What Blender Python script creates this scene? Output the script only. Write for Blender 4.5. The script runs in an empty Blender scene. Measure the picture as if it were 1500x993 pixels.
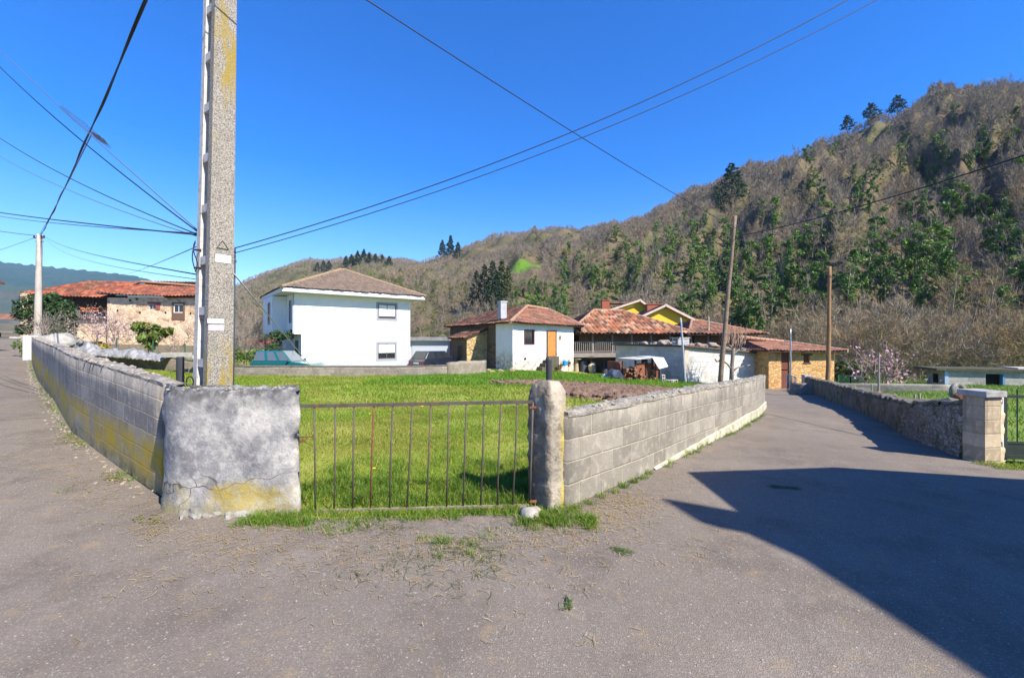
import bpy, bmesh, math, random
import numpy as np
from mathutils import Vector, Matrix
from mathutils.geometry import delaunay_2d_cdt
from math import sin, cos, pi, radians, sqrt, atan2, floor

S = bpy.context.scene
COL = S.collection
R = random.Random(11)
G = np.random.default_rng(5)
F, CX, CY, EYE = 625.0, 750.0, 497.0, 1.6

def P(px, py, Y):
    """point that stands Y metres in front of the camera at that picture position"""
    return Vector(((px - CX) / F * Y, Y, EYE - (py - CY) / F * Y))
def XY(px, Y): return ((px - CX) / F * Y, Y)

# ------------------------------------------------------------------ terrain height
CTRL = [(0,0,0),(-4,-6,0),(5,-6,0),(-3.6,4.4,-.03),(-4.83,5.2,.07),(-6.76,6.5,.18),(-10.1,9.3,.28),(-24.1,21.4,.54),
 (-9,4,.2),(-14,8,.33),(-20,14,.5),(-28,20,.6),(-36,31,.95),(-46,41,1.35),(-40,47,1.3),(-24,44,1.0),(-70,60,2.0),(-30,5,.5),
 (.52,4.03,0),(1.48,5,-.02),(2.94,6.7,-.09),(4.47,8.46,-.19),(7.9,13.3,-.55),(4.2,5,-.05),(6.3,6.04,-.1),(7,7,-.2),(8.8,10,-.4),
 (10.3,12.6,-.55),(12.1,16,-.82),(17,24.7,-1.45),(14,23,-1.42),(11,17.5,-.95),(18,30,-1.7),(9,3,-.05),
 (-1,4.1,-.04),(-2,6,-.02),(0,9,-.12),(-8,12,0),(-10,24,-.52),(-2,24.5,-.52),(-16,24,-.46),(-19,24.3,-.3),(-25,25,.15),(-14,31,-.6),(-6,34,-.7),
 (0,30,-.6),(4,33,-.85),(7,33,-1.2),(10.3,25.5,-.97),(6,15,-.42),(3,19,-.45),(14,33,-1.5),(-13,17,-.1),
 (9.3,7.2,-.42),(10,9,-.52),(13,13.5,-.6),(16,18,-.75),(20,24,-1.0),(28,24,-1.0),(14,9,-.5),(30,12,-.5),
 (-10,70,-.5),(20,60,-2),(60,40,-2),(-60,120,1),(40,-20,0),(-30,-20,.3),(0,200,-2),(120,40,-2),(-150,150,3)]
_c = np.array(CTRL, float)
_A = np.sqrt(((_c[:,None,:2]-_c[None,:,:2])**2).sum(-1))
_M = np.block([[_A, np.ones((len(_c),1))],[np.ones((1,len(_c))), np.zeros((1,1))]])
_w = np.linalg.solve(_M, np.append(_c[:,2], 0))
def zfa(x, y):
    x = np.asarray(x, float); y = np.asarray(y, float)
    d = np.sqrt((x[...,None]-_c[:,0])**2 + (y[...,None]-_c[:,1])**2 + .02)
    return np.clip(d @ _w[:-1] + _w[-1], -4, 5)
def zf(x, y): return float(zfa(np.array([x]), np.array([y]))[0])
def gp(px, Y, dz=0):
    x, y = XY(px, Y); return Vector((x, y, zf(x, y) + dz))

# ------------------------------------------------------------------ mesh building
class MB:
    def __init__(s): s.v=[]; s.f=[]; s.uv={}; s.mi=[]
    def quad(s, pts, uv=None, m=0):
        i=len(s.v); s.v += [tuple(p) for p in pts]; s.f.append(tuple(range(i,i+len(pts))))
        if uv is not None: s.uv[len(s.f)-1]=uv
        s.mi.append(m); return s
    def box(s, c, d, rz=0, ry=0, rx=0, taper=1.0):
        hx,hy,hz = d[0]/2,d[1]/2,d[2]/2
        M_ = Matrix.Rotation(rz,3,'Z') @ Matrix.Rotation(ry,3,'Y') @ Matrix.Rotation(rx,3,'X')
        i=len(s.v)
        for z in (-hz,hz):
            t = taper if z>0 else 1
            for x,y in ((-hx,-hy),(hx,-hy),(hx,hy),(-hx,hy)):
                p = M_ @ Vector((x*t,y*t,z)); s.v.append((p.x+c[0],p.y+c[1],p.z+c[2]))
        for q in ((0,3,2,1),(4,5,6,7),(0,1,5,4),(1,2,6,5),(2,3,7,6),(3,0,4,7)):
            s.f.append(tuple(i+k for k in q)); s.mi.append(0)
        return s
    def bb(s, x0,x1,y0,y1,z0,z1): return s.box(((x0+x1)/2,(y0+y1)/2,(z0+z1)/2),(x1-x0,y1-y0,z1-z0))
    def bar(s, a, b, w, h=None):
        a=Vector(a); b=Vector(b); h=h or w
        d=(b-a); t=d.normalized(); u=t.cross(Vector((0,0,1)))
        u = Vector((1,0,0)) if u.length<1e-4 else u.normalized()
        n=u.cross(t); i=len(s.v)
        for p in (a,b):
            for k,l in ((-1,-1),(1,-1),(1,1),(-1,1)): s.v.append(tuple(p+u*(k*w/2)+n*(l*h/2)))
        for q in ((3,2,1,0),(4,5,6,7),(0,1,5,4),(1,2,6,5),(2,3,7,6),(3,0,4,7)):
            s.f.append(tuple(i+k for k in q)); s.mi.append(0)
        return s
    def tube(s, pts, rad, n=8, cap=True):
        pts=[Vector(p) for p in pts]
        if not isinstance(rad,(list,tuple)): rad=[rad]*len(pts)
        i0=len(s.v); u=None
        for k,p in enumerate(pts):
            t=(pts[min(k+1,len(pts)-1)]-pts[max(k-1,0)]).normalized()
            if u is None:
                u=t.cross(Vector((0,0,1))); u=Vector((1,0,0)) if u.length<1e-3 else u.normalized()
            else:
                u=(u-t*u.dot(t)).normalized()
            w=t.cross(u)
            for j in range(n):
                a=2*pi*j/n; s.v.append(tuple(p+(u*cos(a)+w*sin(a))*rad[k]))
        for k in range(len(pts)-1):
            for j in range(n):
                a=i0+k*n+j; b=i0+k*n+(j+1)%n
                s.f.append((a,b,b+n,a+n)); s.mi.append(0)
        if cap:
            s.f.append(tuple(i0+j for j in range(n))[::-1]); s.mi.append(0)
            l=i0+(len(pts)-1)*n; s.f.append(tuple(l+j for j in range(n))); s.mi.append(0)
        return s
    def lathe(s, prof, c=(0,0,0), n=16):
        i0=len(s.v)
        for r,z in prof:
            for j in range(n):
                a=2*pi*j/n; s.v.append((c[0]+r*cos(a),c[1]+r*sin(a),c[2]+z))
        for k in range(len(prof)-1):
            for j in range(n):
                a=i0+k*n+j; b=i0+k*n+(j+1)%n; s.f.append((a,b,b+n,a+n)); s.mi.append(0)
        s.f.append(tuple(i0+j for j in range(n))[::-1]); s.mi.append(0)
        l=i0+(len(prof)-1)*n; s.f.append(tuple(l+j for j in range(n))); s.mi.append(0)
        return s
    def prism(s, poly, a, b):
        """poly = list of 2D (x,z) outline, extruded along y from a to b"""
        n=len(poly); i=len(s.v)
        s.v += [(x,a,z) for x,z in poly]+[(x,b,z) for x,z in poly]
        s.f.append(tuple(range(i,i+n))); s.f.append(tuple(range(i+n,i+2*n))[::-1]); s.mi += [0,0]
        for k in range(n):
            l=(k+1)%n; s.f.append((i+k,i+n+k,i+n+l,i+l)); s.mi.append(0)
        return s
    def rock(s, c, r, sq=(1,1,.7), seed=None, sub=1):
        rr=random.Random(seed if seed is not None else R.random())
        bm=bmesh.new(); bmesh.ops.create_icosphere(bm, subdivisions=sub, radius=1)
        i=len(s.v); a=rr.random()*6
        for v in bm.verts:
            k=r*(.75+.5*rr.random()); x,y,z=v.co.x*k*sq[0],v.co.y*k*sq[1],v.co.z*k*sq[2]
            s.v.append((c[0]+x*cos(a)-y*sin(a), c[1]+x*sin(a)+y*cos(a), c[2]+z))
        for f in bm.faces: s.f.append(tuple(i+v.index for v in f.verts)); s.mi.append(0)
        bm.free(); return s
    def build(s, name, mat, parent=None, off=None, smooth=False, bevel=0, fix=False, loc=None):
        v = s.v if off is None else [(p[0]-off[0],p[1]-off[1],p[2]-off[2]) for p in s.v]
        me=bpy.data.meshes.new(name); me.from_pydata(v,[],s.f)
        if s.uv:
            ul=me.uv_layers.new(name='UVMap')
            for fi,uv in s.uv.items():
                p=me.polygons[fi]
                for k,li in enumerate(p.loop_indices): ul.data[li].uv=uv[k]
        mats = mat if isinstance(mat,(list,tuple)) else [mat]
        for m in mats: me.materials.append(m)
        if len(mats)>1: me.polygons.foreach_set('material_index', s.mi)
        if bevel or fix:
            bm=bmesh.new(); bm.from_mesh(me)
            if fix: bmesh.ops.recalc_face_normals(bm, faces=bm.faces)
            if bevel: bmesh.ops.bevel(bm, geom=bm.edges[:], offset=bevel, segments=2, affect='EDGES', profile=.5)
            bm.to_mesh(me); bm.free()
        if smooth: me.polygons.foreach_set('use_smooth',[True]*len(me.polygons))
        o=bpy.data.objects.new(name,me); COL.objects.link(o)
        if parent is not None: o.parent=parent
        elif off is not None: o.location=off
        if loc is not None: o.location=loc
        return o

def npmesh(name, V, T, mat, parent=None, uv=None, smooth=False, loc=None, mi=None):
    """fast mesh from numpy arrays: V (n,3), T (m,3) or (m,4)"""
    me=bpy.data.meshes.new(name); k=T.shape[1]
    me.vertices.add(len(V)); me.vertices.foreach_set('co', np.ascontiguousarray(V,dtype=np.float32).ravel())
    me.loops.add(T.size); me.loops.foreach_set('vertex_index', np.ascontiguousarray(T,dtype=np.int32).ravel())
    me.polygons.add(len(T)); me.polygons.foreach_set('loop_start', np.arange(0,T.size,k,dtype=np.int32))
    if uv is not None:
        ul=me.uv_layers.new(name='UVMap'); ul.data.foreach_set('uv', np.ascontiguousarray(uv[T.ravel()],dtype=np.float32).ravel())
    for m in (mat if isinstance(mat,(list,tuple)) else [mat]): me.materials.append(m)
    if mi is not None: me.polygons.foreach_set('material_index', np.ascontiguousarray(mi,dtype=np.int32))
    if smooth: me.polygons.foreach_set('use_smooth', np.ones(len(T),dtype=bool))
    me.update(calc_edges=True); me.validate()
    o=bpy.data.objects.new(name,me); COL.objects.link(o)
    if parent is not None: o.parent=parent
    if loc is not None: o.location=loc
    return o

def tag(o, label=None, cat=None, group=None, kind=None):
    if label: o['label']=label
    if cat: o['category']=cat
    if group: o['group']=group
    if kind: o['kind']=kind
    return o
def empty(name, loc, rz=0, **k):
    o=bpy.data.objects.new(name,None); COL.objects.link(o); o.empty_display_size=.2
    o.location=loc; o.rotation_euler=(0,0,rz); return tag(o,**k)
def copy_tree(o, parent=None):
    c=o.copy(); COL.objects.link(c)
    if parent is not None: c.parent=parent
    for ch in [x for x in bpy.data.objects if x.parent==o]: copy_tree(ch,c)
    return c

# ------------------------------------------------------------------ materials
class NT:
    def __init__(s, name, coord='Object', rough=.9, spec=.3):
        s.m=bpy.data.materials.new(name); s.m.use_nodes=True; s.t=s.m.node_tree; s.n=s.t.nodes
        s.b=s.n['Principled BSDF']; s.b.inputs['Roughness'].default_value=rough
        s.b.inputs['Specular IOR Level'].default_value=spec
        s.tc=s.n.new('ShaderNodeTexCoord'); s.vec=s.tc.outputs[coord]
    def L(s,a,b): s.t.links.new(a,b)
    def rgb(s,c):
        n=s.n.new('ShaderNodeRGB'); n.outputs[0].default_value=(*c,1); return n.outputs[0]
    def map(s, scale=(1,1,1), vec=None, loc=(0,0,0)):
        n=s.n.new('ShaderNodeMapping'); n.inputs['Scale'].default_value=scale; n.inputs['Location'].default_value=loc
        s.L(vec or s.vec, n.inputs['Vector']); return n.outputs[0]
    def noise(s, scale, lo=.35, hi=.65, detail=4, rough=.6, vec=None, w=0):
        n=s.n.new('ShaderNodeTexNoise'); n.inputs['Scale'].default_value=scale; n.inputs['Detail'].default_value=detail
        n.inputs['Roughness'].default_value=rough
        s.L(vec or s.vec, n.inputs['Vector'])
        if w: 
            n.noise_dimensions='4D'; n.inputs['W'].default_value=w
        return s.rng(n.outputs[0],lo,hi)
    def cnoise(s, scale):
        n=s.n.new('ShaderNodeTexNoise'); n.inputs['Scale'].default_value=scale; s.L(s.vec,n.inputs['Vector']); return n.outputs['Color']
    def rng(s, sock, lo, hi, a=0, b=1):
        n=s.n.new('ShaderNodeMapRange'); n.inputs[1].default_value=lo; n.inputs[2].default_value=hi
        n.inputs[3].default_value=a; n.inputs[4].default_value=b; s.L(sock,n.inputs[0]); return n.outputs[0]
    def vor(s, scale, out='Color', feature='F1', vec=None, rand=1):
        n=s.n.new('ShaderNodeTexVoronoi'); n.feature=feature; n.inputs['Scale'].default_value=scale
        n.inputs['Randomness'].default_value=rand
        s.L(vec or s.vec,n.inputs['Vector']); return n.outputs[out]
    def math(s, op, a, b=None):
        n=s.n.new('ShaderNodeMath'); n.operation=op; n.use_clamp=False
        for k,x in enumerate((a,b)):
            if x is None: continue
            if isinstance(x,(int,float)): n.inputs[k].default_value=x
            else: s.L(x,n.inputs[k])
        return n.outputs[0]
    def mix(s, fac, a, b, mode='MIX'):
        n=s.n.new('ShaderNodeMix'); n.data_type='RGBA'; n.blend_type=mode
        for idx,x in ((0,fac),(6,a),(7,b)):
            if isinstance(x,(int,float)): n.inputs[idx].default_value=x
            elif isinstance(x,tuple): n.inputs[idx].default_value=(*x,1)
            else: s.L(x,n.inputs[idx])
        return n.outputs[2]
    def sep(s, sock):
        n=s.n.new('ShaderNodeSeparateXYZ'); s.L(sock,n.inputs[0]); return n.outputs
    def color(s,sock):
        if isinstance(sock,tuple): s.b.inputs['Base Color'].default_value=(*sock,1)
        else: s.L(sock,s.b.inputs['Base Color'])
    def bump(s, sock, strength=.5, dist=.02):
        n=s.n.new('ShaderNodeBump'); n.inputs['Strength'].default_value=strength; n.inputs['Distance'].default_value=dist
        s.L(sock,n.inputs['Height']); s.L(n.outputs[0],s.b.inputs['Normal'])

def plain(name, c1, c2=None, scale=3, c3=None, scale3=12, rough=.85, bump=0, bscale=40, spec=.3, metal=0, bdist=.01, lo3=.55, hi3=.7, obj_random=0):
    t=NT(name,rough=rough,spec=spec); t.b.inputs['Metallic'].default_value=metal
    c=t.rgb(c1)
    if c2: c=t.mix(t.noise(scale),c,c2)
    if c3: c=t.mix(t.noise(scale3,lo3,hi3,w=3.3),c,c3)
    if obj_random:
        oi=t.n.new('ShaderNodeObjectInfo'); c=t.mix(t.rng(oi.outputs['Random'],0,1,0,obj_random),c,tuple(x*.45 for x in c1))
    t.color(c)
    if bump: t.bump(t.noise(bscale,0,1,detail=6),bump,bdist)
    return t.m

def mat_asphalt():
    t=NT('asphalt',rough=.88,spec=.25)
    c=t.mix(t.noise(.55,.3,.7,detail=5),(.176,.147,.117),(.232,.197,.158))
    c=t.mix(t.noise(2.2,.5,.75,detail=6,w=2),c,(.125,.102,.08)); c=t.mix(t.math('MULTIPLY',t.noise(.9,.55,.62,detail=7,rough=.7,w=13),.35),c,(.28,.245,.205))
    vc=t.vor(150); sp=t.sep(vc)
    c=t.mix(t.rng(sp[0],.0,1,0,.5),c,(.09,.082,.075))
    c=t.mix(t.rng(sp[1],.9,.97,0,.5),c,(.38,.35,.30))
    v2=t.vor(62); s2=t.sep(v2); d2=t.vor(62,'Distance')
    c=t.mix(t.math('MULTIPLY',t.rng(s2[0],.98,.985),t.rng(d2,.42,.28)),c,(.36,.33,.28))
    # dusty straw coloured patches
    c=t.mix(t.math('MULTIPLY',t.noise(5,.56,.72,detail=8,w=5),.5),c,(.30,.22,.12))
    # dark oil spots
    c=t.mix(t.math('MULTIPLY',t.noise(2.9,.66,.72,detail=5,w=9),.6),c,(.07,.065,.06))
    t.color(c)
    t.bump(t.math('ADD',t.rng(t.vor(150,'Distance'),0,1),t.noise(30,0,1)),.55,.006)
    return t.m

def mat_blocks(name, c1, c2, mortar, lichen=True, rowh=.2, bw=.4, dark_top=True, vary=.45):
    t=NT(name,'UV',rough=.92,spec=.2)
    wob=t.n.new('ShaderNodeVectorMath'); wob.operation='MULTIPLY_ADD'
    nz=t.n.new('ShaderNodeTexNoise'); nz.inputs['Scale'].default_value=6; t.L(t.vec,nz.inputs['Vector'])
    t.L(nz.outputs['Color'],wob.inputs[0]); wob.inputs[1].default_value=(.016,.016,0); t.L(t.vec,wob.inputs[2])
    br=t.n.new('ShaderNodeTexBrick'); br.inputs['Scale'].default_value=1; br.offset=.5
    br.inputs['Brick Width'].default_value=bw; br.inputs['Row Height'].default_value=rowh
    br.inputs['Mortar Size'].default_value=.011; br.inputs['Mortar Smooth'].default_value=.5; br.inputs['Bias'].default_value=0
    br.inputs['Color1'].default_value=(*c1,1); br.inputs['Color2'].default_value=(*c2,1); br.inputs['Mortar'].default_value=(*mortar,1)
    t.L(wob.outputs[0],br.inputs['Vector'])
    x,y,z=t.sep(t.vec)[:3]; c=t.mix(t.math('MULTIPLY',t.noise(2.6,.42,.6,detail=5,w=31),.5),br.outputs['Color'],tuple((a+b)/2 for a,b in zip(c1,c2)))
    c=t.mix(t.math('MULTIPLY',t.noise(2.2,.4,.7,detail=6),.5),c,tuple(k*.6 for k in c1))
    cell=t.n.new('ShaderNodeTexBrick'); cell.offset=.5; cell.inputs['Scale'].default_value=1; cell.inputs['Brick Width'].default_value=bw; cell.inputs['Row Height'].default_value=rowh; cell.inputs['Mortar Size'].default_value=0; cell.inputs['Color1'].default_value=(0,0,0,1); cell.inputs['Color2'].default_value=(1,1,1,1); t.L(t.map((1,1,1),loc=(bw*4,rowh*6,0)),cell.inputs['Vector'])
    c=t.mix(t.math('MULTIPLY',t.math('MULTIPLY',t.sep(cell.outputs['Color'])[0],t.math('SUBTRACT',1.0,br.outputs['Fac'])),vary),c,tuple(k*.35 for k in c1))
    c=t.mix(t.math('MULTIPLY',t.noise(9,.5,.72,detail=6,w=4),.5),c,tuple(min(1,k*1.45) for k in c2))
    # vertical run-off streaks, strongest below the coping
    st=t.noise(1,.48,.66,detail=5,vec=t.map((7,.7,1)),w=2)
    if dark_top:
        c=t.mix(t.math('MULTIPLY',st,t.rng(y,.45,.95,.0,.75)),c,(.055,.052,.05))
    if lichen:
        band=t.math('MULTIPLY',t.rng(y,.62,.42),t.rng(y,.02,.2,.35,1))
        ln=t.math('MULTIPLY',band,t.noise(1.3,.34,.54,detail=6,rough=.7,w=7))
        c=t.mix(t.math('MULTIPLY',ln,.9),c,(.42,.30,.025))
        c=t.mix(t.math('MULTIPLY',t.rng(y,.2,.0),t.noise(5,.45,.65,w=8)),c,(.09,.09,.035))
    t.color(c)
    h=t.math('ADD',t.math('MULTIPLY',t.math('SUBTRACT',1.0,br.outputs['Fac']),1.0),t.math('MULTIPLY',t.noise(35,0,1,detail=7),.55))
    t.bump(h,.8,.014)
    return t.m

def mat_plaster():
    t=NT('weathered_plaster',rough=.9,spec=.2); x,y,z=t.sep(t.vec)[:3]
    c=t.mix(t.noise(3.0,.42,.58,detail=7,rough=.55),(.41,.395,.37),(.19,.19,.195))
    c=t.mix(t.math('MULTIPLY',t.noise(5.2,.5,.66,detail=6,w=2),.7),c,(.47,.455,.42))
    c=t.mix(t.math('MULTIPLY',t.noise(2.3,.50,.66,detail=7,w=11),.8),c,(.15,.155,.17))
    zz=t.math('ADD',z,t.math('MULTIPLY',t.noise(4.5,0,1,detail=6,w=6),.3))
    c=t.mix(t.math('MULTIPLY',t.noise(13,.5,.64,detail=8,w=15),.35),c,(.60,.585,.55)); c=t.mix(t.math('MULTIPLY',t.noise(30,.52,.66,detail=8,w=19),.5),c,(.16,.155,.15))
    edg=t.vor(1.3,'Distance','DISTANCE_TO_EDGE',vec=t.mix(.25,t.vec,t.cnoise(3.0))); c=t.mix(t.math('MULTIPLY',t.rng(edg,.006,.0015),t.rng(z,.42,.3)),c,(.09,.085,.08))
    c=t.mix(t.math('MULTIPLY',t.rng(zz,1.08,1.25),t.noise(14,.3,.55,w=3)),c,(.10,.097,.09))
    lz=t.math('ADD',z,t.math('MULTIPLY',t.noise(3.5,0,1,detail=8,w=6,rough=.7),.30)); c=t.mix(t.math('MULTIPLY',t.math('MULTIPLY',t.rng(lz,.46,.32),.95),t.math('MULTIPLY',t.noise(2.6,.34,.50,detail=8,w=8,rough=.7),t.math('MULTIPLY',t.noise(16,.25,.55,w=12),t.noise(1.5,.42,.58,detail=4,w=41)))),c,(.36,.27,.02)); c=t.mix(t.math('MULTIPLY',t.rng(lz,.24,.15),.5),c,(.17,.15,.06)); px_=t.math('POWER',t.math('DIVIDE',t.math('ADD',x,2.50),.36),2.0); pz_=t.math('POWER',t.math('DIVIDE',t.math('ADD',z,-.12),.13),2.0); pd=t.math('ADD',t.math('ADD',px_,pz_),t.math('MULTIPLY',t.math('SUBTRACT',t.noise(6,0,1,detail=8,w=51,rough=.75),.5),6.0)); c=t.mix(t.math('MULTIPLY',t.rng(pd,1.5,-.2),.8),c,(.36,.27,.02))
    t.color(c)
    t.bump(t.math('ADD',t.noise(9,0,1,detail=8),t.math('MULTIPLY',t.noise(55,0,1,detail=6,w=3),.4)),.5,.025)
    return t.m

def mat_tiles(name, cols, moss=(.10,.09,.05), moss_amt=.5, dark=(.05,.035,.03)):
    t=NT(name,'UV',rough=.88,spec=.2)
    fl=t.n.new('ShaderNodeVectorMath'); fl.operation='FLOOR'; t.L(t.vec,fl.inputs[0])
    wn=t.n.new('ShaderNodeTexWhiteNoise'); wn.noise_dimensions='2D'; t.L(fl.outputs[0],wn.inputs['Vector'])
    cr=t.n.new('ShaderNodeValToRGB'); e=cr.color_ramp.elements; cr.color_ramp.interpolation='CONSTANT'
    e[0].position=0; e[0].color=(*cols[0],1); e[1].position=1/len(cols); e[1].color=(*cols[1],1)
    for k,cc in enumerate(cols[2:],2):
        q=e.new(k/len(cols)); q.color=(*cc,1)
    t.L(wn.outputs['Value'],cr.inputs[0]); c=cr.outputs[0]
    ov=t.tc.outputs['Object']
    c=t.mix(t.math('MULTIPLY',t.noise(1.1,.45,.65,detail=7,vec=ov),moss_amt),c,moss)
    c=t.mix(t.math('MULTIPLY',t.noise(5,.5,.68,detail=5,vec=ov,w=3),.55),c,dark)
    c=t.mix(t.math('MULTIPLY',t.noise(9,.6,.7,detail=5,vec=ov,w=6),.45),c,(.42,.36,.28))
    t.color(c); t.bump(t.noise(25,0,1,vec=ov,detail=5),.4,.01); return t.m

def mat_stone(name, cols, mortar, scale=3.2, zs=1.5, mw=.06, plaster=None, amt=0, bd=.05, ygrad=None):
    t=NT(name,rough=.92,spec=.2)
    v=t.map((1,1,zs))
    col=t.vor(scale,vec=v); s1=t.sep(col); ed=t.vor(scale,'Distance','DISTANCE_TO_EDGE',vec=v)
    c=t.mix(s1[0],cols[0],cols[1]); c=t.mix(t.rng(s1[1],.5,.9),c,cols[2])
    c=t.mix(t.math('MULTIPLY',t.noise(11,.4,.7,detail=6),.5),c,tuple(k*.6 for k in cols[0]))
    c=t.mix(t.rng(ed,mw,mw*.3),c,mortar)
    if ygrad:
        yy=t.sep(t.vec)[1]; zz=t.sep(t.vec)[2]; pf=t.math('MULTIPLY',t.rng(t.math('ADD',yy,t.math('MULTIPLY',t.noise(1.5,0,1,detail=6),3)),ygrad[0]+1,ygrad[1]),.95)
        c=t.mix(pf,c,t.mix(t.noise(2.5,.4,.65,detail=7,w=4),plaster,(.11,.095,.075))); c=t.mix(t.math('MULTIPLY',t.noise(3.2,.5,.62,detail=7,w=9),.85),c,(.085,.08,.022))
    elif plaster: c=t.mix(t.math('MULTIPLY',t.noise(.9,.5-amt,.62-amt,detail=7),.95),c,plaster)
    t.color(c)
    t.bump(t.math('ADD',t.rng(ed,0,mw*2),t.math('MULTIPLY',t.noise(20,0,1,detail=6),.5)),.8,bd); return t.m

def mat_wallpaint(name, c, stain, z0, zlo, zhi, stain2=None):
    """limewash with damp stains near the ground"""
    t=NT(name,rough=.9,spec=.2); x,y,z=t.sep(t.vec)[:3]
    k=t.mix(t.noise(1.2,.4,.75,detail=6),c,tuple(q*.86 for q in c))
    zz=t.math('ADD',z,t.math('MULTIPLY',t.noise(1.7,0,1,detail=7),.9))
    k=t.mix(t.math('MULTIPLY',t.rng(zz,zhi,zlo),t.noise(3.5,.35,.6,detail=7,w=2)),k,stain)
    if stain2: k=t.mix(t.math('MULTIPLY',t.noise(4.5,.62,.68,detail=6,w=5),.6),k,stain2)
    t.color(k); t.bump(t.noise(14,0,1,detail=6),.35,.02); return t.m

def mat_leaf(name, c1, c2, c3=None, trans=.25, rough=.6, dry=None):
    t=NT(name,rough=rough,spec=.3)
    g=t.n.new('ShaderNodeNewGeometry'); r=g.outputs['Random Per Island']
    c=t.mix(r,c1,c2)
    c=t.mix(t.math('MULTIPLY',t.noise(.9,.4,.65,detail=3),.7),c,tuple((a+b)*.35 for a,b in zip(c1,c2)))
    if c3: c=t.mix(t.rng(r,.86,.9),c,c3)
    if dry:
        c=t.mix(t.math('MULTIPLY',t.noise(.55,.45,.65,detail=6,w=5),.75),c,dry); c=t.mix(t.math('MULTIPLY',t.noise(1.6,.54,.66,detail=5,w=8),.6),c,tuple(k*.55 for k in c1))
    t.color(c)
    if trans:
        tr=t.n.new('ShaderNodeBsdfTranslucent'); t.L(c if not isinstance(c,tuple) else t.rgb(c),tr.inputs['Color'])
        mx=t.n.new('ShaderNodeMixShader'); mx.inputs[0].default_value=trans
        out=t.n['Material Output']; t.L(t.b.outputs[0],mx.inputs[1]); t.L(tr.outputs[0],mx.inputs[2]); t.L(mx.outputs[0],out.inputs['Surface'])
    return t.m

def mat_bark_random(name, c1, c2, c3, scale=.02):
    """bare wood seen far off: large patches of differing twig colour plus tree to tree variation"""
    t=NT(name,rough=.95,spec=.1)
    g=t.n.new('ShaderNodeNewGeometry')
    c=t.mix(t.noise(scale,.4,.6,detail=4,vec=g.outputs['Position']),c1,c2)
    c=t.mix(t.noise(scale*5,.45,.65,detail=3,vec=g.outputs['Position'],w=4),c,c3)
    c=t.mix(t.rng(g.outputs['Random Per Island'],0,1,0,.45),c,tuple(k*.4 for k in c1))
    t.color(c); return t.m
# ------------------------------------------------------------------ shared materials
ASPH=mat_asphalt()
LBLOCK=mat_blocks('left_blockwork',(.26,.24,.215),(.34,.315,.28),(.40,.35,.26))
RBLOCK=mat_blocks('right_blockwork',(.25,.23,.19),(.33,.305,.255),(.37,.33,.25),lichen=False,rowh=.215,vary=.4)
BBLOCK=mat_blocks('back_blockwork',(.25,.22,.18),(.31,.28,.23),(.34,.30,.24),lichen=False)
PLASTER=mat_plaster()
CEMENT=plain('rough_cement',(.36,.345,.31),(.22,.21,.19),4,(.08,.075,.065),11,bump=.9,bscale=30,bdist=.03)
COPING=plain('pebbly_coping',(.40,.37,.32),(.16,.15,.125),9,(.55,.50,.42),60,bump=1,bscale=55,bdist=.03)
PEBBLE=plain('pebble',(.38,.34,.27),(.22,.195,.16),14,obj_random=.2)
POLEC=plain('exposed_aggregate_concrete',(.40,.38,.34),(.28,.265,.235),2.5,(.10,.095,.085),38,bump=1,bscale=70,bdist=.012,lo3=.5,hi3=.6)
POLES=plain('smooth_pole_concrete',(.60,.57,.51),(.46,.44,.40),5,(.25,.24,.22),20,bump=.3)
IRON=plain('weathered_iron',(.10,.09,.08),(.075,.06,.05),9,(.19,.085,.04),16,rough=.75,bump=.4,bscale=120,bdist=.003)
RUST=plain('rust',(.22,.09,.04),(.10,.05,.03),20,rough=.9,bump=.4,bscale=90)
BLACKP=plain('dark_painted_pipe',(.035,.038,.045),(.05,.05,.055),8,rough=.5)
WIRE=plain('black_cable',(.018,.018,.02),rough=.6)
WIREG=plain('grey_cable',(.10,.11,.13),rough=.6)
STEEL=plain('galvanised_steel',(.42,.44,.47),(.30,.32,.34),12,rough=.45,metal=.6)
WOODP=plain('weathered_pole_timber',(.17,.115,.075),(.25,.19,.14),6,(.07,.05,.04),20,bump=.5,bscale=30)
WHITEP=plain('white_render',(.76,.76,.755),(.68,.69,.70),.9,(.56,.56,.55),2.6,rough=.85,bump=.2,bscale=40,lo3=.6,hi3=.75)
GREYP=plain('grey_paint',(.42,.45,.52),(.36,.39,.45),2,rough=.8)
GLASS=plain('dark_glass',(.02,.024,.03),rough=.06,spec=.6)
DARKIN=plain('dark_opening',(.012,.011,.010),rough=.95)
DARKWOOD=plain('dark_old_timber',(.075,.052,.038),(.045,.032,.026),7,(.14,.11,.085),18,bump=.4,bscale=30)
GREYWOOD=plain('silvered_timber',(.30,.27,.235),(.20,.18,.16),8,(.12,.10,.085),20,bump=.4)
TILE=mat_tiles('clay_tiles',[(.37,.13,.07),(.45,.175,.09),(.28,.098,.058),(.43,.23,.135),(.19,.082,.058),(.52,.31,.21),(.12,.068,.054)],moss_amt=.55)
TILEM=mat_tiles('mossy_clay_tiles',[(.25,.10,.065),(.18,.08,.06),(.32,.13,.08),(.14,.075,.06),(.26,.145,.10)],moss=(.095,.07,.05),moss_amt=.8)
TILEL=mat_tiles('red_clay_tiles',[(.33,.085,.045),(.40,.12,.06),(.26,.065,.04),(.36,.15,.08),(.17,.06,.045)],moss=(.075,.055,.035),moss_amt=.85)
TILEB=mat_tiles('brown_concrete_tiles',[(.145,.11,.09),(.175,.13,.105),(.125,.095,.08),(.16,.12,.095)],moss=(.11,.085,.065),moss_amt=.3)
RIDGE=plain('ridge_tiles',(.40,.25,.16),(.28,.15,.10),6,(.45,.38,.28),18,bump=.4)
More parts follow.
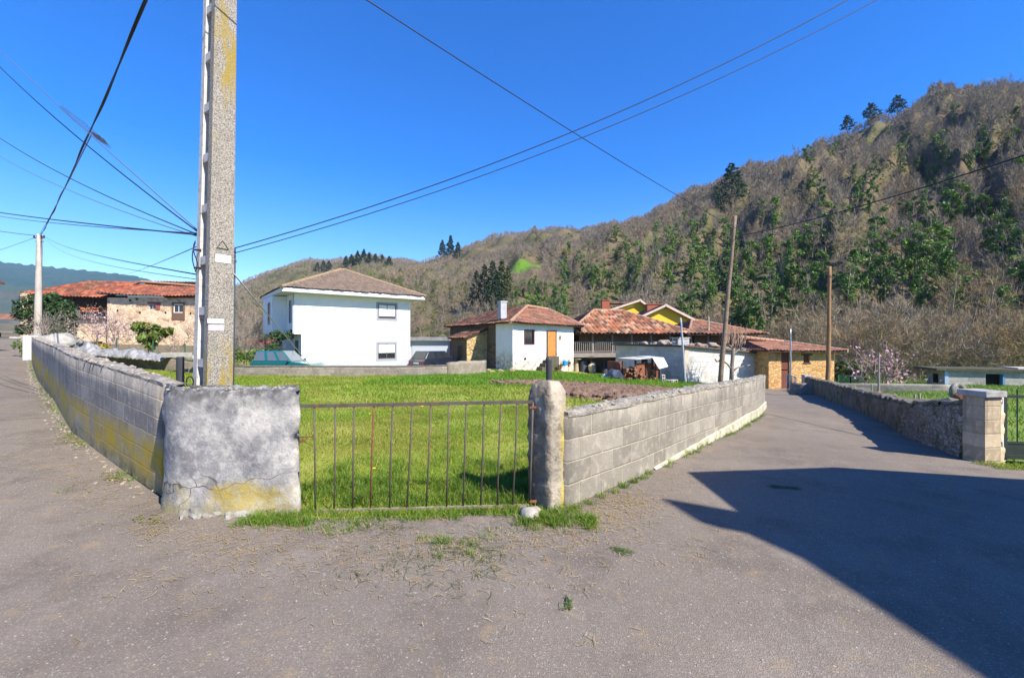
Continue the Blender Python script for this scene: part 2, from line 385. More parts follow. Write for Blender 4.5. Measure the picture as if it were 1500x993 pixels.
GRASSM=mat_leaf('grass_blades',(.175,.32,.02),(.27,.385,.035),(.44,.40,.12),trans=.5,dry=(.38,.34,.08))
VERGEM=mat_leaf('verge_blades',(.10,.21,.018),(.17,.29,.028),(.32,.30,.08),trans=.35)
FIELD=plain('field_turf',(.20,.265,.028),(.28,.30,.05),.5,(.33,.28,.10),7,rough=.95,bump=.6,bscale=40,bdist=.04)
EARTH=plain('earth',(.13,.10,.07),(.17,.15,.08),2,(.10,.13,.03),5,rough=.95,bump=.6)
STRAW=mat_leaf('straw',(.38,.28,.11),(.27,.19,.075),(.50,.40,.20),trans=0)
CLIP=mat_leaf('cut_grass',(.05,.09,.02),(.09,.14,.025),trans=.1)
YELLOWF=plain('dandelion_yellow',(.80,.60,.02),rough=.7)

# ------------------------------------------------------------------ ground, roads, field
def inside(poly, x, y):
    c=False; n=len(poly); j=n-1
    for i in range(n):
        xi,yi=poly[i]; xj,yj=poly[j]
        if (yi>y)!=(yj>y) and x<(xj-xi)*(y-yi)/(yj-yi)+xi: c=not c
        j=i
    return c
def sheet(name, poly, step, dz, mat, zfun=None, rough=0, label=None):
    pts=[]; 
    for a,b in zip(poly,poly[1:]+poly[:1]):
        n=max(1,int(math.hypot(b[0]-a[0],b[1]-a[1])/step)); pts += [(a[0]+(b[0]-a[0])*k/n,a[1]+(b[1]-a[1])*k/n) for k in range(n)]
    nb=len(pts); xs=[p[0] for p in poly]; ys=[p[1] for p in poly]
    y=min(ys)+step/2; r=0
    while y<max(ys):
        x=min(xs)+step/2+(step/2 if r%2 else 0)
        while x<max(xs):
            if inside(poly,x,y): pts.append((x,y))
            x+=step
        y+=step*.87; r+=1
    out=delaunay_2d_cdt([Vector(p) for p in pts],[(i,(i+1)%nb) for i in range(nb)],[],1,1e-5)
    V=np.array([[p[0],p[1]] for p in out[0]]); z=zfa(V[:,0],V[:,1])+dz
    if zfun is not None: z=z+zfun(V[:,0],V[:,1])
    T=[]
    for f in out[2]:
        a,b,c=f[:3]
        cr=(V[b][0]-V[a][0])*(V[c][1]-V[a][1])-(V[b][1]-V[a][1])*(V[c][0]-V[a][0])
        T.append((a,b,c) if cr>0 else (a,c,b))
    o=npmesh(name,np.column_stack([V,z]),np.array(T),mat,smooth=True)
    return tag(o,kind='structure')

# wall lines (outer base line): px, base py, Y, height
LW=[(237,728,4.4,1.13),(193,700,5.2,1.13),(100,634,6.5,1.13),(72,586,9.3,1.13),(58,560,13.5,1.13),(45,528,21.4,1.13)]
LWP=[(-3.61,4.4,-.03,1.13),(-4.83,5.2,.07,1.13),(-6.76,6.55,.17,1.13),(-10.1,9.4,.28,1.12),(-16.6,14.9,.41,1.12),(-24.1,21.4,.54,1.12)]
RWP=[(.53,4.06,0,.87),(1.48,5.0,-.02,.88),(2.94,6.7,-.09,.9),(4.47,8.46,-.19,.92),(6.25,10.8,-.36,.95),(7.9,13.3,-.55,.99)]
SWP=[(17.0,24.7,-1.42,.80),(12.1,16,-.82,.69),(10.3,12.6,-.56,.60),(8.8,10,-.40,.60),(7.7,8.3,-.29,.64),(7.0,7.0,-.2,.76),(6.45,6.12,-.11,.80)]
road_poly=[(-3.05,4.0),(-3.5,4.3),(-4.83,5.2),(-6.76,6.55),(-10.1,9.4),(-16.6,14.9),(-24.2,21.5),(-34,32),(-44,46),(-52,58),(-58,55),(-50,40),(-42,30),
  (-36,18),(-36,4),(-30,-12),(26,-14),(26,-2),(16,4.2),(10,5.6),(6.6,5.7),(6.36,6.1),(7.0,7.0),(7.7,8.3),(8.8,10),(10.3,12.6),(12.1,16),(14.4,20.2),(17,24.7),
  (19,28),(16.4,28.2),(15.3,26.6),(13.6,24.4),(11.3,20.0),(9.6,16.2),(7.9,13.3),(6.25,10.8),(4.47,8.46),(2.94,6.7),(1.48,5.0),(.53,4.06),(.45,4.15),(-.9,4.02),(-1.9,3.97)]
sheet('road',road_poly,.55,0,ASPH)
def rough_field(x,y): return .03*np.sin(x*1.7+y*.6)*np.sin(y*1.3-x*.4)*np.clip((y-4.4)/1.5,0,1)
field_poly=[(-3.2,4.2),(-2.0,3.92),(-1.6,3.86),(-1.2,3.93),(-.8,3.87),(-.4,3.95),(0,3.91),(.36,4.0),(.53,4.08),(1.4,5.05),(2.86,6.75),(4.39,8.5),(6.2,10.85),(7.85,13.3),(9.5,16.3),(11.2,20.1),(13.5,24.5),(18.4,31),(20,44),(2,52),(-12,46),(-24,40),(-26,24.5),(-24,21.6),(-16.5,15),(-10,9.5),(-6.7,6.65),(-4.8,5.3)]
sheet('field',field_poly,.6,.005,FIELD,rough_field)
garden_poly=[(6.5,6.1),(7.1,7.0),(7.8,8.3),(8.9,10),(10.4,12.6),(12.2,16),(14.5,20.2),(17.1,24.7),(19,28),(24,40),(60,40),(60,8),(26,4),(16,4.3),(10,5.7)]
GARDM=plain('garden_turf',(.10,.19,.025),(.15,.22,.03),.6,(.19,.18,.06),6,rough=.95,bump=.6,bscale=40,bdist=.04)
sheet('garden_lawn',garden_poly,1.0,.012,GARDM)
# base ground, one sheet out to the horizon
def ground():
    ax=np.concatenate([-np.geomspace(3000,45,16),np.linspace(-42,62,90),np.geomspace(66,3000,16)])
    ay=np.concatenate([-np.geomspace(3000,25,12),np.linspace(-22,62,76),np.geomspace(66,3000,18)])
    X,Y=np.meshgrid(ax,ay); Z=zfa(X,Y)-.22
    n,m=X.shape; i=np.arange(n*m).reshape(n,m)
    T=np.stack([i[:-1,:-1],i[:-1,1:],i[1:,1:],i[1:,:-1]],-1).reshape(-1,4)
    tag(npmesh('ground',np.column_stack([X.ravel(),Y.ravel(),Z.ravel()]),T,EARTH,smooth=True),kind='structure')
ground()

# ------------------------------------------------------------------ walls
def resample(pts, step):
    out=[]
    for a,b in zip(pts,pts[1:]):
        n=max(1,int(math.hypot(b[0]-a[0],b[1]-a[1])/step))
        out += [tuple(a[k]+(b[k]-a[k])*j/n for k in range(4)) for j in range(n)]
    out.append(tuple(pts[-1]))
    a=np.array(out)
    for _ in range(4): a[1:-1]=(a[:-2]+2*a[1:-1]+a[2:])/4
    return [tuple(q) for q in a]
def wall(name, pts, thick, side, mat, step=.2, jit=.006, rows=6, sink=.25, topjit=.0):
    """pts: outer base line (x,y,z,h); side=+1: the wall body lies to the left of the direction of travel"""
    p=resample(pts,step); n=len(p); V=[];UV=[];Q=[]; s=0; line=[]
    cols=rows+1
    for k in range(n):
        a=p[max(k-1,0)]; b=p[min(k+1,n-1)]; d=Vector((b[0]-a[0],b[1]-a[1])).normalized(); nrm=Vector((-d.y,d.x))*side
        if k: s+=math.hypot(p[k][0]-p[k-1][0],p[k][1]-p[k-1][1])
        x,y,z,h=p[k]; h+=R.uniform(-topjit,topjit)
        line.append((x,y,z,h,nrm,s))
        for face in (0,1):
            for r in range(cols):
                t=r/rows; zz=z-sink+(h+sink)*t; j=R.uniform(-jit,jit)
                o=nrm*((thick if face else 0)+j)
                V.append((x+o.x,y+o.y,zz)); UV.append((s+(face*.2),zz-z))
    c2=2*cols
    for k in range(n-1):
        for r in range(rows):
            a=k*c2+r; b=(k+1)*c2+r
            Q.append((a,b,b+1,a+1) if side>0 else (b,a,a+1,b+1))
            a+=cols;b+=cols; Q.append((b,a,a+1,b+1) if side>0 else (a,b,b+1,a+1))
        a=k*c2+rows; b=(k+1)*c2+rows
        Q.append((a,b,b+cols,a+cols) if side>0 else (b,a,a+cols,b+cols))
    for k in (0,n-1):
        for r in range(rows):
            a=k*c2+r; q=(a,a+1,a+1+cols,a+cols); Q.append(q if (k==0)==(side>0) else q[::-1])
    o=npmesh(name,np.array(V),np.array(Q),mat,uv=np.array(UV))
    return o,line
def coping(line, thick, mat, parent, hgt=.05, over=.015, pebbles=0, amp=.02, name='coping'):
    mb=MB(); n=len(line); pr=[(-over,-.02),(-over*.5,hgt*.7),(thick*.25,hgt),(thick*.75,hgt),(thick+over*.5,hgt*.7),(thick+over,-.02)]
    for k,(x,y,z,h,nr,s) in enumerate(line):
        for o,u in pr: 
            oo=o+R.uniform(-amp,amp)*.6; mb.v.append((x+nr.x*oo,y+nr.y*oo,z+h+u+R.uniform(-amp,amp)))
    m=len(pr)
    for k in range(n-1):
        for j in range(m-1): mb.f.append((k*m+j,(k+1)*m+j,(k+1)*m+j+1,k*m+j+1)); mb.mi.append(0)
    mb.f.append(tuple(range(m))); mb.f.append(tuple((n-1)*m+j for j in range(m))); mb.mi+=[0,0]
    o=mb.build(name,mat,parent,fix=True)
    if pebbles:
        pb=MB()
        for _ in range(pebbles):
            k=R.randrange(n-1); a=line[k]; t=R.random(); b=line[k+1]; w=R.uniform(.0,thick)
            x=a[0]+(b[0]-a[0])*t+a[4].x*w; y=a[1]+(b[1]-a[1])*t+a[4].y*w; z=a[2]+a[3]+(b[2]+b[3]-a[2]-a[3])*t
            pb.rock((x,y,z+hgt*.85),R.uniform(.012,.032),(1.2,1,.7),sub=0)
        q=pb.build('pebbles',PEBBLE,o); tag(q,kind='stuff')
    return o
lw,ll=wall('block_wall',LWP,.2,-1,LBLOCK,step=.22)
tag(lw,'long grey concrete block wall with yellow lichen curving away beside the left road','wall'); coping(ll,.2,COPING,lw,.05,-.012,420,.014)
rw,rl=wall('block_wall',RWP,.2,1,RBLOCK,step=.22)
tag(rw,'grey concrete block wall running from the rough gate post along the right lane','wall'); coping(rl,.2,COPING,rw,.035,.01,230,.012)
# pale footing under the right wall
mb=MB()
for a,b in zip(rl[8:],rl[9:]):
    hh=[.01+.19*min(1,(k[5]-rl[8][5])/5) for k in (a,b)]
    q=[]
    for (x,y,z,h,nr,s),e in ((a,hh[0]),(b,hh[1])):
        q.append([(x-nr.x*.035,y-nr.y*.035,z-.1),(x-nr.x*.03,y-nr.y*.03,z+e),(x+nr.x*.01,y+nr.y*.01,z+e+.02)])
    mb.quad([q[0][0],q[1][0],q[1][1],q[0][1]]); mb.quad([q[0][1],q[1][1],q[1][2],q[0][2]])
mb.build('footing',plain('lime_footing',(.50,.47,.38),(.33,.32,.22),2.5,(.20,.21,.08),7,bump=.6,bscale=30),rw,smooth=True)
BWP=[(-27,25.2,.2,1.0),(-24.6,24.6,.12,.9),(-21,24.3,-.1,.82),(-18,24,-.35,.76),(-16.6,23.9,-.42,.5),(-15.2,23.7,-.46,.53),(-12.2,23.5,-.48,.57),(-10,23.9,-.5,.55),(-5.8,24.2,-.52,.55),(-3.7,24.4,-.52,.60)]
bw,bl=wall('block_wall',BWP,.2,1,BBLOCK,step=.5)
tag(bw,'low block wall across the far end of the field in front of the white house','wall'); coping(bl,.2,plain('dark_coping',(.16,.14,.115),(.09,.08,.07),5,bump=.5),bw,.05,.02,0,.008)
# higher plastered stub at its right end
stub,sl=wall('plastered_wall',[(-3.66,24.35,-.55,.78),(-2.9,24.9,-.55,.86),(-1.6,26.6,-.58,.84)],.25,1,plain('stub_plaster',(.26,.23,.18),(.19,.17,.13),3,(.12,.11,.075),8,bump=.7),step=.3,topjit=.03)
tag(stub,'short rendered wall stepping up between the field wall and the stone lean-to','wall')
mb=MB()
for k in range(9): mb.rock((-1.5+R.uniform(-1.2,1.6),27.0+R.uniform(-.6,1.2),zf(-1.3,27)+R.uniform(0,.22)),R.uniform(.12,.26),sub=1)
tag(mb.build('rubble',plain('ochre_rubble',(.36,.27,.15),(.24,.20,.12),3,bump=.6)),'ochre rubble heap at the foot of the stone lean-to','rubble',kind='stuff')

STONER=mat_stone('mossy_stone',((.27,.235,.19),(.38,.335,.28),(.21,.18,.14)),(.17,.145,.11),8.5,1.4,.035,plaster=(.23,.19,.14),amt=.02,ygrad=(7.5,10))
sw,sl2=wall('stone_wall',SWP,.3,1,STONER,step=.2,jit=.03,topjit=.035)
tag(sw,'low mossy stone wall along the right edge of the lane up to the square pillar','wall')
coping(sl2,.3,plain('mossy_cap',(.16,.145,.12),(.10,.09,.05),4,(.28,.25,.21),9,bump=.8),sw,.05,.02,0,.03)

# ------------------------------------------------------------------ plastered corner block
def corner_block():
    # front face in plan from (-3.2,4.08) to (-2.04,4.08), left corner rounded into the block wall
    top=1.115; N=26; M=18; V=[];Q=[]
    pl=[(-3.62,4.56),(-3.55,4.40),(-3.46,4.25),(-3.35,4.11),(-3.22,4.015),(-3.07,3.98)]
    pl+= [(-3.07+1.075*k/12,3.98+.01*k/12) for k in range(1,13)]
    pl+= [(-1.998,4.0),(-2.035,4.08),(-2.10,4.2),(-2.175,4.34)]
    n=len(pl)
    for k,(x,y) in enumerate(pl):
        for r in range(M+1):
            t=r/M; z=-.12+(top+.12)*t
            j=.010*sin(x*9+z*7)+.008*sin(x*23-z*17)
            flare=.05*max(0,1-t*6)
            nx,ny=(-.6,-.8) if k<6 else ((0,-1) if k<18 else (1,-.1))
            e=.007*R.uniform(-1,1) if k in (17,18,19) else .004*R.uniform(-1,1)
            edge = -.03*max(0,(t-.93)/.07)**2
            zz = z + (.05*max(0,1-abs(x+3.35)/.35) if r==M else 0) + (R.uniform(-.012,.012) if r==M else 0)
            V.append((x+nx*(j+flare+e+edge),y+ny*(j+flare+e+edge),zz))
    for k in range(n-1):
        for r in range(M):
            a=k*(M+1)+r; b=(k+1)*(M+1)+r; Q.append((a,b,b+1,a+1))
    # top sheet to the back line
    t0=len(V); V += [V[k*(M+1)+M] for k in range(n)]
    back=len(V)
    for k,(x,y) in enumerate(pl):
        V.append((max(min(x+.0,-2.19),-3.42),max(y,4.35) if k>5 else y+.12,top+.02*R.random()))
    for k in range(n-1):
        a=t0+k; b=t0+k+1; Q.append((a,b,back+k+1,back+k))
    b0=len(V)
    for x,y in ((-3.42,4.5),(-2.19,4.36)):
        V += [(x,y,-.12),(x,y,top)]
    Q.append((b0+2,b0,b0+1,b0+3))
    o=npmesh('gate_pier',np.array(V),np.array(Q),PLASTER,smooth=True)
    for q in o.data.polygons:
        if q.index>=(n-1)*M: q.use_smooth=False
    tag(o,'broad pale grey plastered wall end with yellow lichen, left of the iron gate','wall')
    mb=MB()
    for k in range(7):
        x=-3.0+.55*k/6+R.uniform(-.03,.03); mb.rock((x,3.935+R.uniform(-.01,.02),-.035+R.uniform(0,.02)),R.uniform(.05,.085),(1.6,.5,.6),sub=2)
    for k in range(70):
        x=R.uniform(-3.3,-2.1); mb.rock((x,4.03+R.uniform(0,.22),top+.005),R.uniform(.01,.022),sub=0)
    q=mb.build('crumbled_render',plain('cracked_render',(.32,.31,.28),(.20,.19,.15),6,bump=.9),o); tag(q,kind='stuff')
corner_block()

# ------------------------------------------------------------------ rough gate post
def gate_post():
    c=Vector((.40,4.18)); d1=Vector((.7,.714)); d2=Vector((-.714,.7)); w1,w2=.27,.29
    o0=Vector((.355,3.95)); V=[];Q=[]; M=22; per=[]
    n=7
    for k in range(n): per.append((k/n,0))
    for k in range(n): per.append((1,k/n))
    for k in range(n): per.append((1-k/n,1))
    for k in range(n): per.append((0,1-k/n))
    m=len(per); H=1.19
    for r in range(M+1):
        t=(r/M)**.75; z=-.15+(H+.15)*t
        dome=max(0,(t-.84)/.16); sh=math.sqrt(max(.06,1-.66*dome**3)); z -= .0
        for a,b in per:
            rr=.93 if (a in(0,1) and b in (0,1)) else 1
            aa=.5+(a-.5)*sh*rr; bb=.5+(b-.5)*sh*rr
            amp=.007 if (a<.05) else .005
            p=o0+d1*(aa*w1)+d2*(bb*w2)
            q=Vector((R.gauss(0,amp),R.gauss(0,amp)))
            V.append((p.x+q.x,p.y+q.y,z))
    for r in range(M):
        for k in range(m): Q.append((r*m+k,r*m+(k+1)%m,(r+1)*m+(k+1)%m,(r+1)*m+k))
    V.append((*(o0+d1*w1*.5+d2*w2*.5),H+.012)); top=len(V)-1
    for k in range(0,m,1): Q.append((M*m+k,M*m+(k+1)%m,top,top))
    me=MB(); me.v=V; me.f=[q if q[2]!=q[3] else q[:3] for q in Q]; me.mi=[0]*len(Q)
    mt=NT('gate_post_concrete',rough=.92,spec=.2); x,y,z=mt.sep(mt.vec)[:3]
    col=mt.mix(mt.noise(4,.35,.65,detail=7),(.36,.325,.265),(.22,.195,.155))
    col=mt.mix(mt.math('MULTIPLY',mt.noise(3,.5,.6,detail=6,w=3),.45),col,(.46,.41,.33)); col=mt.mix(mt.math('MULTIPLY',mt.rng(x,.375,.345),mt.noise(5,.3,.62,detail=7,w=14)),col,(.15,.125,.09))  # gate-side face darkened: its shade and some moss put into the colour
    col=mt.mix(mt.math('MULTIPLY',mt.rng(x,.44,.50),mt.math('MULTIPLY',mt.noise(2,.35,.5,w=6),mt.rng(z,1.1,.6))),col,(.45,.36,.06))
    col=mt.mix(mt.math('MULTIPLY',mt.noise(7,.55,.65,detail=6,w=8),.7),col,(.09,.08,.065))
    mt.color(col); mt.bump(mt.noise(11,0,1,detail=8),1,.04)
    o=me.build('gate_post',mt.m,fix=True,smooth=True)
    tag(o,'squat rough concrete gate post with rounded top at the right of the iron gate','post')
    mb=MB(); mb.rock((.17,3.87,.02),.10,(1.3,.9,.5),seed=3,sub=2)
    tag(mb.build('stone',plain('white_stone',(.40,.38,.33),(.28,.26,.23),6,bump=.5),smooth=True),'pale flat stone on the ground at the foot of the gate post','stone')
gate_post()

# ------------------------------------------------------------------ iron gate
def gate():
    a=XY(460,4.03); b=XY(779,4.06); A=Vector((a[0],a[1],0)); B=Vector((b[0],b[1],0)); D=B-A
    def on(px,py):
        k=(px-CX)/F; t=(k*A.y-A.x)/(D.x-k*D.y); p=A+D*t
        return P(px,py,p.y)
    root=empty('iron_gate',A,label='rusty low iron bar gate closed across the field entrance',cat='gate')
    mb=MB(); mb.bar(on(438,595.5),on(781,589),.022,.03); mb.build('top_rail',IRON,root,off=A)
    mb=MB(); mb.bar(on(461,749),on(775,741),.024,.03); mb.build('bottom_rail',plain('worn_rail',(.32,.28,.24),(.20,.14,.10),10,rough=.7),root,off=A)
    tops=[181,273,355,443,527,612,693,772,850,927,1002,1073,1142]; bots=[186,268,350,428,512,588,673,762,835,912,985,1052,1128]
    for k,(t_,b_) in enumerate(zip(tops,bots)):
        p=on(400+t_/3,595-6*k/12); q=on(400+b_/3,748.5-7*k/12); m=(p+q)/2+Vector((R.uniform(-.006,.006),R.uniform(-.01,.01),0))
        o=MB().tube([q,m,p],.0085 if k<12 else .0115,6).build('bar',RUST if k in (3,) else IRON,root,off=A,smooth=True)
    MB().bar(on(434,640.5),on(460,640),.012).build('slide_bar',RUST,root,off=A); MB().bar(on(431,648.5)+Vector((0,.01,0)),on(446,647)+Vector((0,.01,0)),.03,.02).build('bolt',RUST,root,off=A)
    for y in (598,735): MB().tube([on(776,y),on(786,y)],.016,8).build('hinge',RUST,root,off=A)
gate()

# ------------------------------------------------------------------ concrete utility pole
def pole():
    base=Vector((-3.29,4.78,-.1)); H=9.6
    root=empty('utility_pole',base,label='tall square concrete power pole with recessed ladder side behind the plastered wall end',cat='pole')
    fa=radians(-33); fn=Vector((cos(fa),sin(fa),0)); rt=Vector((-sin(fa),cos(fa),0))   # front normal, viewer's right
    lean=Vector((.016,0,0))
    def fr(z): return max(.5,1-.036*z)
    def pt_(u,d,z):   # u across, d depth from the front face
        k=fr(z); return fn*(-d*k)+rt*(u*k)+lean*z+Vector((0,0,z))
    hw=.136; Dp=.37; ft=.10
    def slab(u0,u1,d0,d1,z0,z1,n=1):
        mb=MB()
        for k in range(n):
            za=z0+(z1-z0)*k/n; zb=z0+(z1-z0)*(k+1)/n
            c=[pt_(u,d,z) for z in (za,zb) for u,d in ((u0,d0),(u1,d0),(u1,d1),(u0,d1))]
            i=len(mb.v); mb.v += [tuple(p) for p in c]
            fs=[(0,1,5,4),(1,2,6,5),(2,3,7,6),(3,0,4,7)]
            if k==0: fs.append((3,2,1,0))
            if k==n-1: fs.append((4,5,6,7))
            for q in fs: mb.f.append(tuple(i+x for x in q)); mb.mi.append(0)
        return mb
    pm=NT('pole_front',rough=.92,spec=.2); x,y,z=pm.sep(pm.vec)[:3]
    c=pm.mix(pm.noise(2.5,.35,.65,detail=5),(.32,.295,.25),(.24,.22,.185))
    c=pm.mix(pm.rng(pm.vor(120,'Distance'),.3,.7,0,.8),c,(.48,.45,.39)); c=pm.mix(pm.math('MULTIPLY',pm.noise(70,.47,.58,detail=6,w=2),.8),c,(.11,.10,.085)); c=pm.mix(pm.math('MULTIPLY',pm.noise(6,.5,.7,detail=6,w=12),.4),c,(.15,.14,.12))
    yl=pm.math('MULTIPLY',pm.rng(pm.noise(3.2,.0,1,detail=4,vec=pm.map((1.6,1.6,.5)),w=5),.48,.58),pm.math('MAXIMUM',pm.rng(z,1.75,1.35),pm.rng(z,3.6,4.6)))
    c=pm.mix(pm.math('MULTIPLY',yl,.8),c,(.33,.24,.03)); pm.color(c)
    pm.bump(pm.math('ADD',pm.vor(120,'Distance'),pm.noise(60,0,1)),.8,.008)
    slab(-hw,hw,0,ft,0,H,24).build('front_flange',pm.m,root,fix=True)
    slab(-hw,hw,Dp-ft,Dp,0,H,12).build('rear_flange',POLES,root,fix=True)
    slab(-.03,.05,ft,Dp-ft,0,H,12).build('web',POLES,root,fix=True)
    zz=[]
    for py in (14,84,158,232,306,382,456,532): zz.append(1.7-(py-497)*4.78/F)
    for k in range(5): zz.append(zz[0]+.56*(k+1))
    for z_ in zz:
        if z_<0 or z_>H: continue
        slab(-hw+.005,hw-.005,ft,Dp-ft,z_-.045,z_+.045).build('rung',POLES,root,fix=True)
    # cable conduit on the right side + clamps
    mb=MB().tube([pt_(hw+.025,.07,0),pt_(hw+.028,.07,2.75)],.02,8); mb.build('conduit',plain('grey_conduit',(.05,.06,.085),rough=.5),root,smooth=True)
    for z_ in (.6,1.4,2.1,2.6): MB().box(pt_(hw+.02,.07,z_),(.05,.05,.025)).build('clamp',IRON,root)
    # cable bracket with loops on the left/back
    mb=MB()
    for z_ in (2.7,2.5): MB().tube([pt_(-hw+.01,Dp*.7,z_),pt_(-hw-.05,Dp*.8,z_)],.012,6).build('bracket',WIRE,root)
    L=[pt_(-hw-.03,Dp*.8,2.80)+rt*(-.02*sin(k*.9)-.01)+Vector((0,0,-.05*k)) for k in range(8)]
    mb.tube(L,.006,5).build('cable_loop',WIRE,root); L=[pt_(-hw-.04,Dp*.8,2.78)+rt*(-.03*sin(k*.55))+Vector((0,0,-.055*k)) for k in range(7)]; MB().tube(L,.006,5).build('cable_loop',WIRE,root); mb=MB()
    L=[pt_(-hw-.02,Dp*.8,1.22)+rt*(-.035*(1-cos(k*pi/5)))+Vector((0,0,.06*sin(k*pi/5))) for k in range(11)]; mb.tube(L,.007,5)
    mb.build('cable_loop',WIRE,root)
    # painted stickers and danger triangle
    def sticker(u0,u1,z0,z1,mat,name='sticker',dd=.004):
        mb=MB(); mb.v=[tuple(pt_(u,-dd-e,z)) for e in (0,.002) for z in (z0,z1) for u in (u0,u1)]
        mb.f=[(0,1,3,2),(6,7,5,4),(0,4,5,1),(2,3,7,6),(0,2,6,4),(1,5,7,3)]; mb.mi=[0]*6
        return mb.build(name,mat,root,fix=True)
    ws=plain('worn_white_label',(.66,.70,.74),(.50,.52,.54),30,rough=.7)
    def zq(py): return 1.7-(py-497)*4.68/F
    sticker(-.075,.10,zq(383),zq(371),ws)
    s2=sticker(-.145,.03,zq(474),zq(467),ws); sticker(-.135,.03,zq(485),zq(476),plain('worn_pink_label',(.58,.46,.52),(.44,.39,.42),25,rough=.8))
    mb=MB()
    for a,b in (((-.06,zq(362)),(.07,zq(362))),((.07,zq(362)),(.0,zq(350))),((.0,zq(350)),(-.06,zq(362)))):
        mb.bar(pt_(a[0],-.004,a[1]),pt_(b[0],-.004,b[1]),.009,.004)
    mb.build('warning_triangle',plain('stencil_paint',(.06,.06,.055),rough=.9),root)
    return lambda u,d,z: base+pt_(u,d,z)
POLEPT=pole()

# two dark pipe stubs standing in the field behind the walls
for (px,y0,Y,r,lab) in ((264,523,5.35,.043,'dark pipe post standing behind the plastered wall end, left of the concrete power pole'),(804,526,4.75,.033,'dark pipe post rising behind the rounded gate post')):
    b=gp(px,Y); top=EYE-(y0-497)/F*Y
    o=MB().lathe([(r,-.1),(r,top-b.z-.01),(r*.8,top-b.z)],n=14).build('pipe_post',BLACKP,loc=b,smooth=False)
    tag(o,lab,'post')
# ------------------------------------------------------------------ tiled roofs
def tile_plane(poly, mat, parent, name='roof', period=.24, course=.36, amp=.05, step=.03, sub=5, sag=0, thick=.10):
    """corrugated clay tile covering of a planar polygon; the first two points are the eave, left to right seen from outside"""
    p=[Vector(q) for q in poly]; U=(p[1]-p[0]).normalized(); N=None
    for q in p[2:]:
        n=U.cross(q-p[0])
        if n.length>1e-3: N=n.normalized(); break
    if N.z<0: N=-N
    Vv=N.cross(U).normalized()
    if Vv.z<0: Vv=-Vv
    pol=[((q-p[0]).dot(U),(q-p[0]).dot(Vv)) for q in p]
    us=[q[0] for q in pol]; u0,u1=min(us),max(us); vm=max(q[1] for q in pol)
    nu=max(2,int((u1-u0)/period*sub)); nr=max(1,int(math.ceil(vm/course)))
    V=[];T=[];UV=[]
    def rng_(u):
        vs=[]
        for (a,b) in zip(pol,pol[1:]+pol[:1]):
            if (a[0]-u)*(b[0]-u)<=0 and abs(a[0]-b[0])>1e-6: vs.append(a[1]+(b[1]-a[1])*(u-a[0])/(b[0]-a[0]))
        return (min(vs),max(vs)) if vs else (0,0)
    rj=[R.uniform(-.035,.035) for _ in range(int((u1-u0)/period)+3)]
    per=2*nr
    for k in range(nu+1):
        u=min(max(u0+(u1-u0)*k/nu,u0+1e-4),u1-1e-4); a,b=rng_(u)
        ph=(u/period)%1; wv=abs(sin(pi*ph))*amp
        e0=a-(rj[int((u-u0)/period)]+.03 if a<.01 else 0)
        sg=-sag*sin(pi*(u-u0)/(u1-u0))+.012*sin(u*2.3)
        for r in range(nr):
            va=max(e0 if r==0 else a,min(b,r*course)); vb=max(a,min(b,(r+1)*course))
            if r==0: va=min(e0,b)
            for v,h in ((va,step),(vb,0)):
                q=p[0]+U*u+Vv*v+N*(wv+h)+Vector((0,0,sg)); V.append(q); UV.append(((u/period),(v+ (1e-3 if h else -1e-3))/course+.0))
    UV=np.array(UV)
    # keep all corners of one tile inside one integer cell
    for k in range(nu):
        for r in range(nr):
            i=k*per+2*r; j=(k+1)*per+2*r
            T.append((i,j,j+1,i+1))
            if r<nr-1: T.append((i+1,j+1,j+2,i+2))
    o=npmesh(name,np.array([tuple(q) for q in V]),np.array(T),mat,parent,uv=UV)
    return o
def under(poly, mat, parent, name='soffit', t=.07, drop=.03):
    """boarded underside slab just below a tiled plane"""
    p=[Vector(q) for q in poly]; n=(p[1]-p[0]).cross(p[2]-p[0]).normalized(); n=n if n.z>0 else -n
    p=[q-n*(q-p[0]).dot(n) for q in p]
    mb=MB(); m=len(p); c=sum(p,Vector())/m
    p=[c+(q-c)*.992 for q in p]
    mb.v=[tuple(q-n*drop) for q in p]+[tuple(q-n*(drop+t)) for q in p]
    mb.f=[tuple(range(m)),tuple(range(m,2*m))[::-1]]+[(k,(k+1)%m,m+(k+1)%m,m+k) for k in range(m)]; mb.mi=[0]*len(mb.f)
    return mb.build(name,mat,parent,fix=True)
def ridge(pts, mat, parent, r=.12):
    mb=MB()
    for a,b in zip(pts,pts[1:]):
        a=Vector(a);b=Vector(b);n=max(2,int((b-a).length/.4))
        for k in range(n):
            mb.tube([a.lerp(b,k/n),a.lerp(b,(k+1.06)/n)],[r*1.08*R.uniform(.9,1.1),r*.92],7)
    return mb.build('ridge',mat,parent)
def hip(parent, x0,x1,y0,y1, ze, zr, rx0,rx1, ry, mat, rmat=RIDGE, ov=.5, soff=None, **k):
    """hip roof over a local rectangle; ridge from (rx0,ry) to (rx1,ry)"""
    X0,X1,Y0,Y1=x0-ov,x1+ov,y0-ov,y1+ov
    a,b,c,d=(X0,Y0,ze),(X1,Y0,ze),(X1,Y1,ze),(X0,Y1,ze); e,f=(rx0,ry,zr),(rx1,ry,zr)
    planes=([a,b,f,e],[b,c,f],[c,d,e,f],[d,a,e])
    objs=[]
    for q in planes:
        o=tile_plane(q,mat,parent,**k); objs.append(o)
        if soff: under(q,soff,o)
    ridge([e,f],rmat,objs[0]); 
    for q in ((a,e),(b,f),(c,f),(d,e)): ridge(q,rmat,objs[0])
    return objs
def frame_of(A, d):
    """local frame of a building front: A=(x,y) corner, d=(dx,dy)"""
    d=Vector(d).normalized(); return atan2(d.y,d.x), d
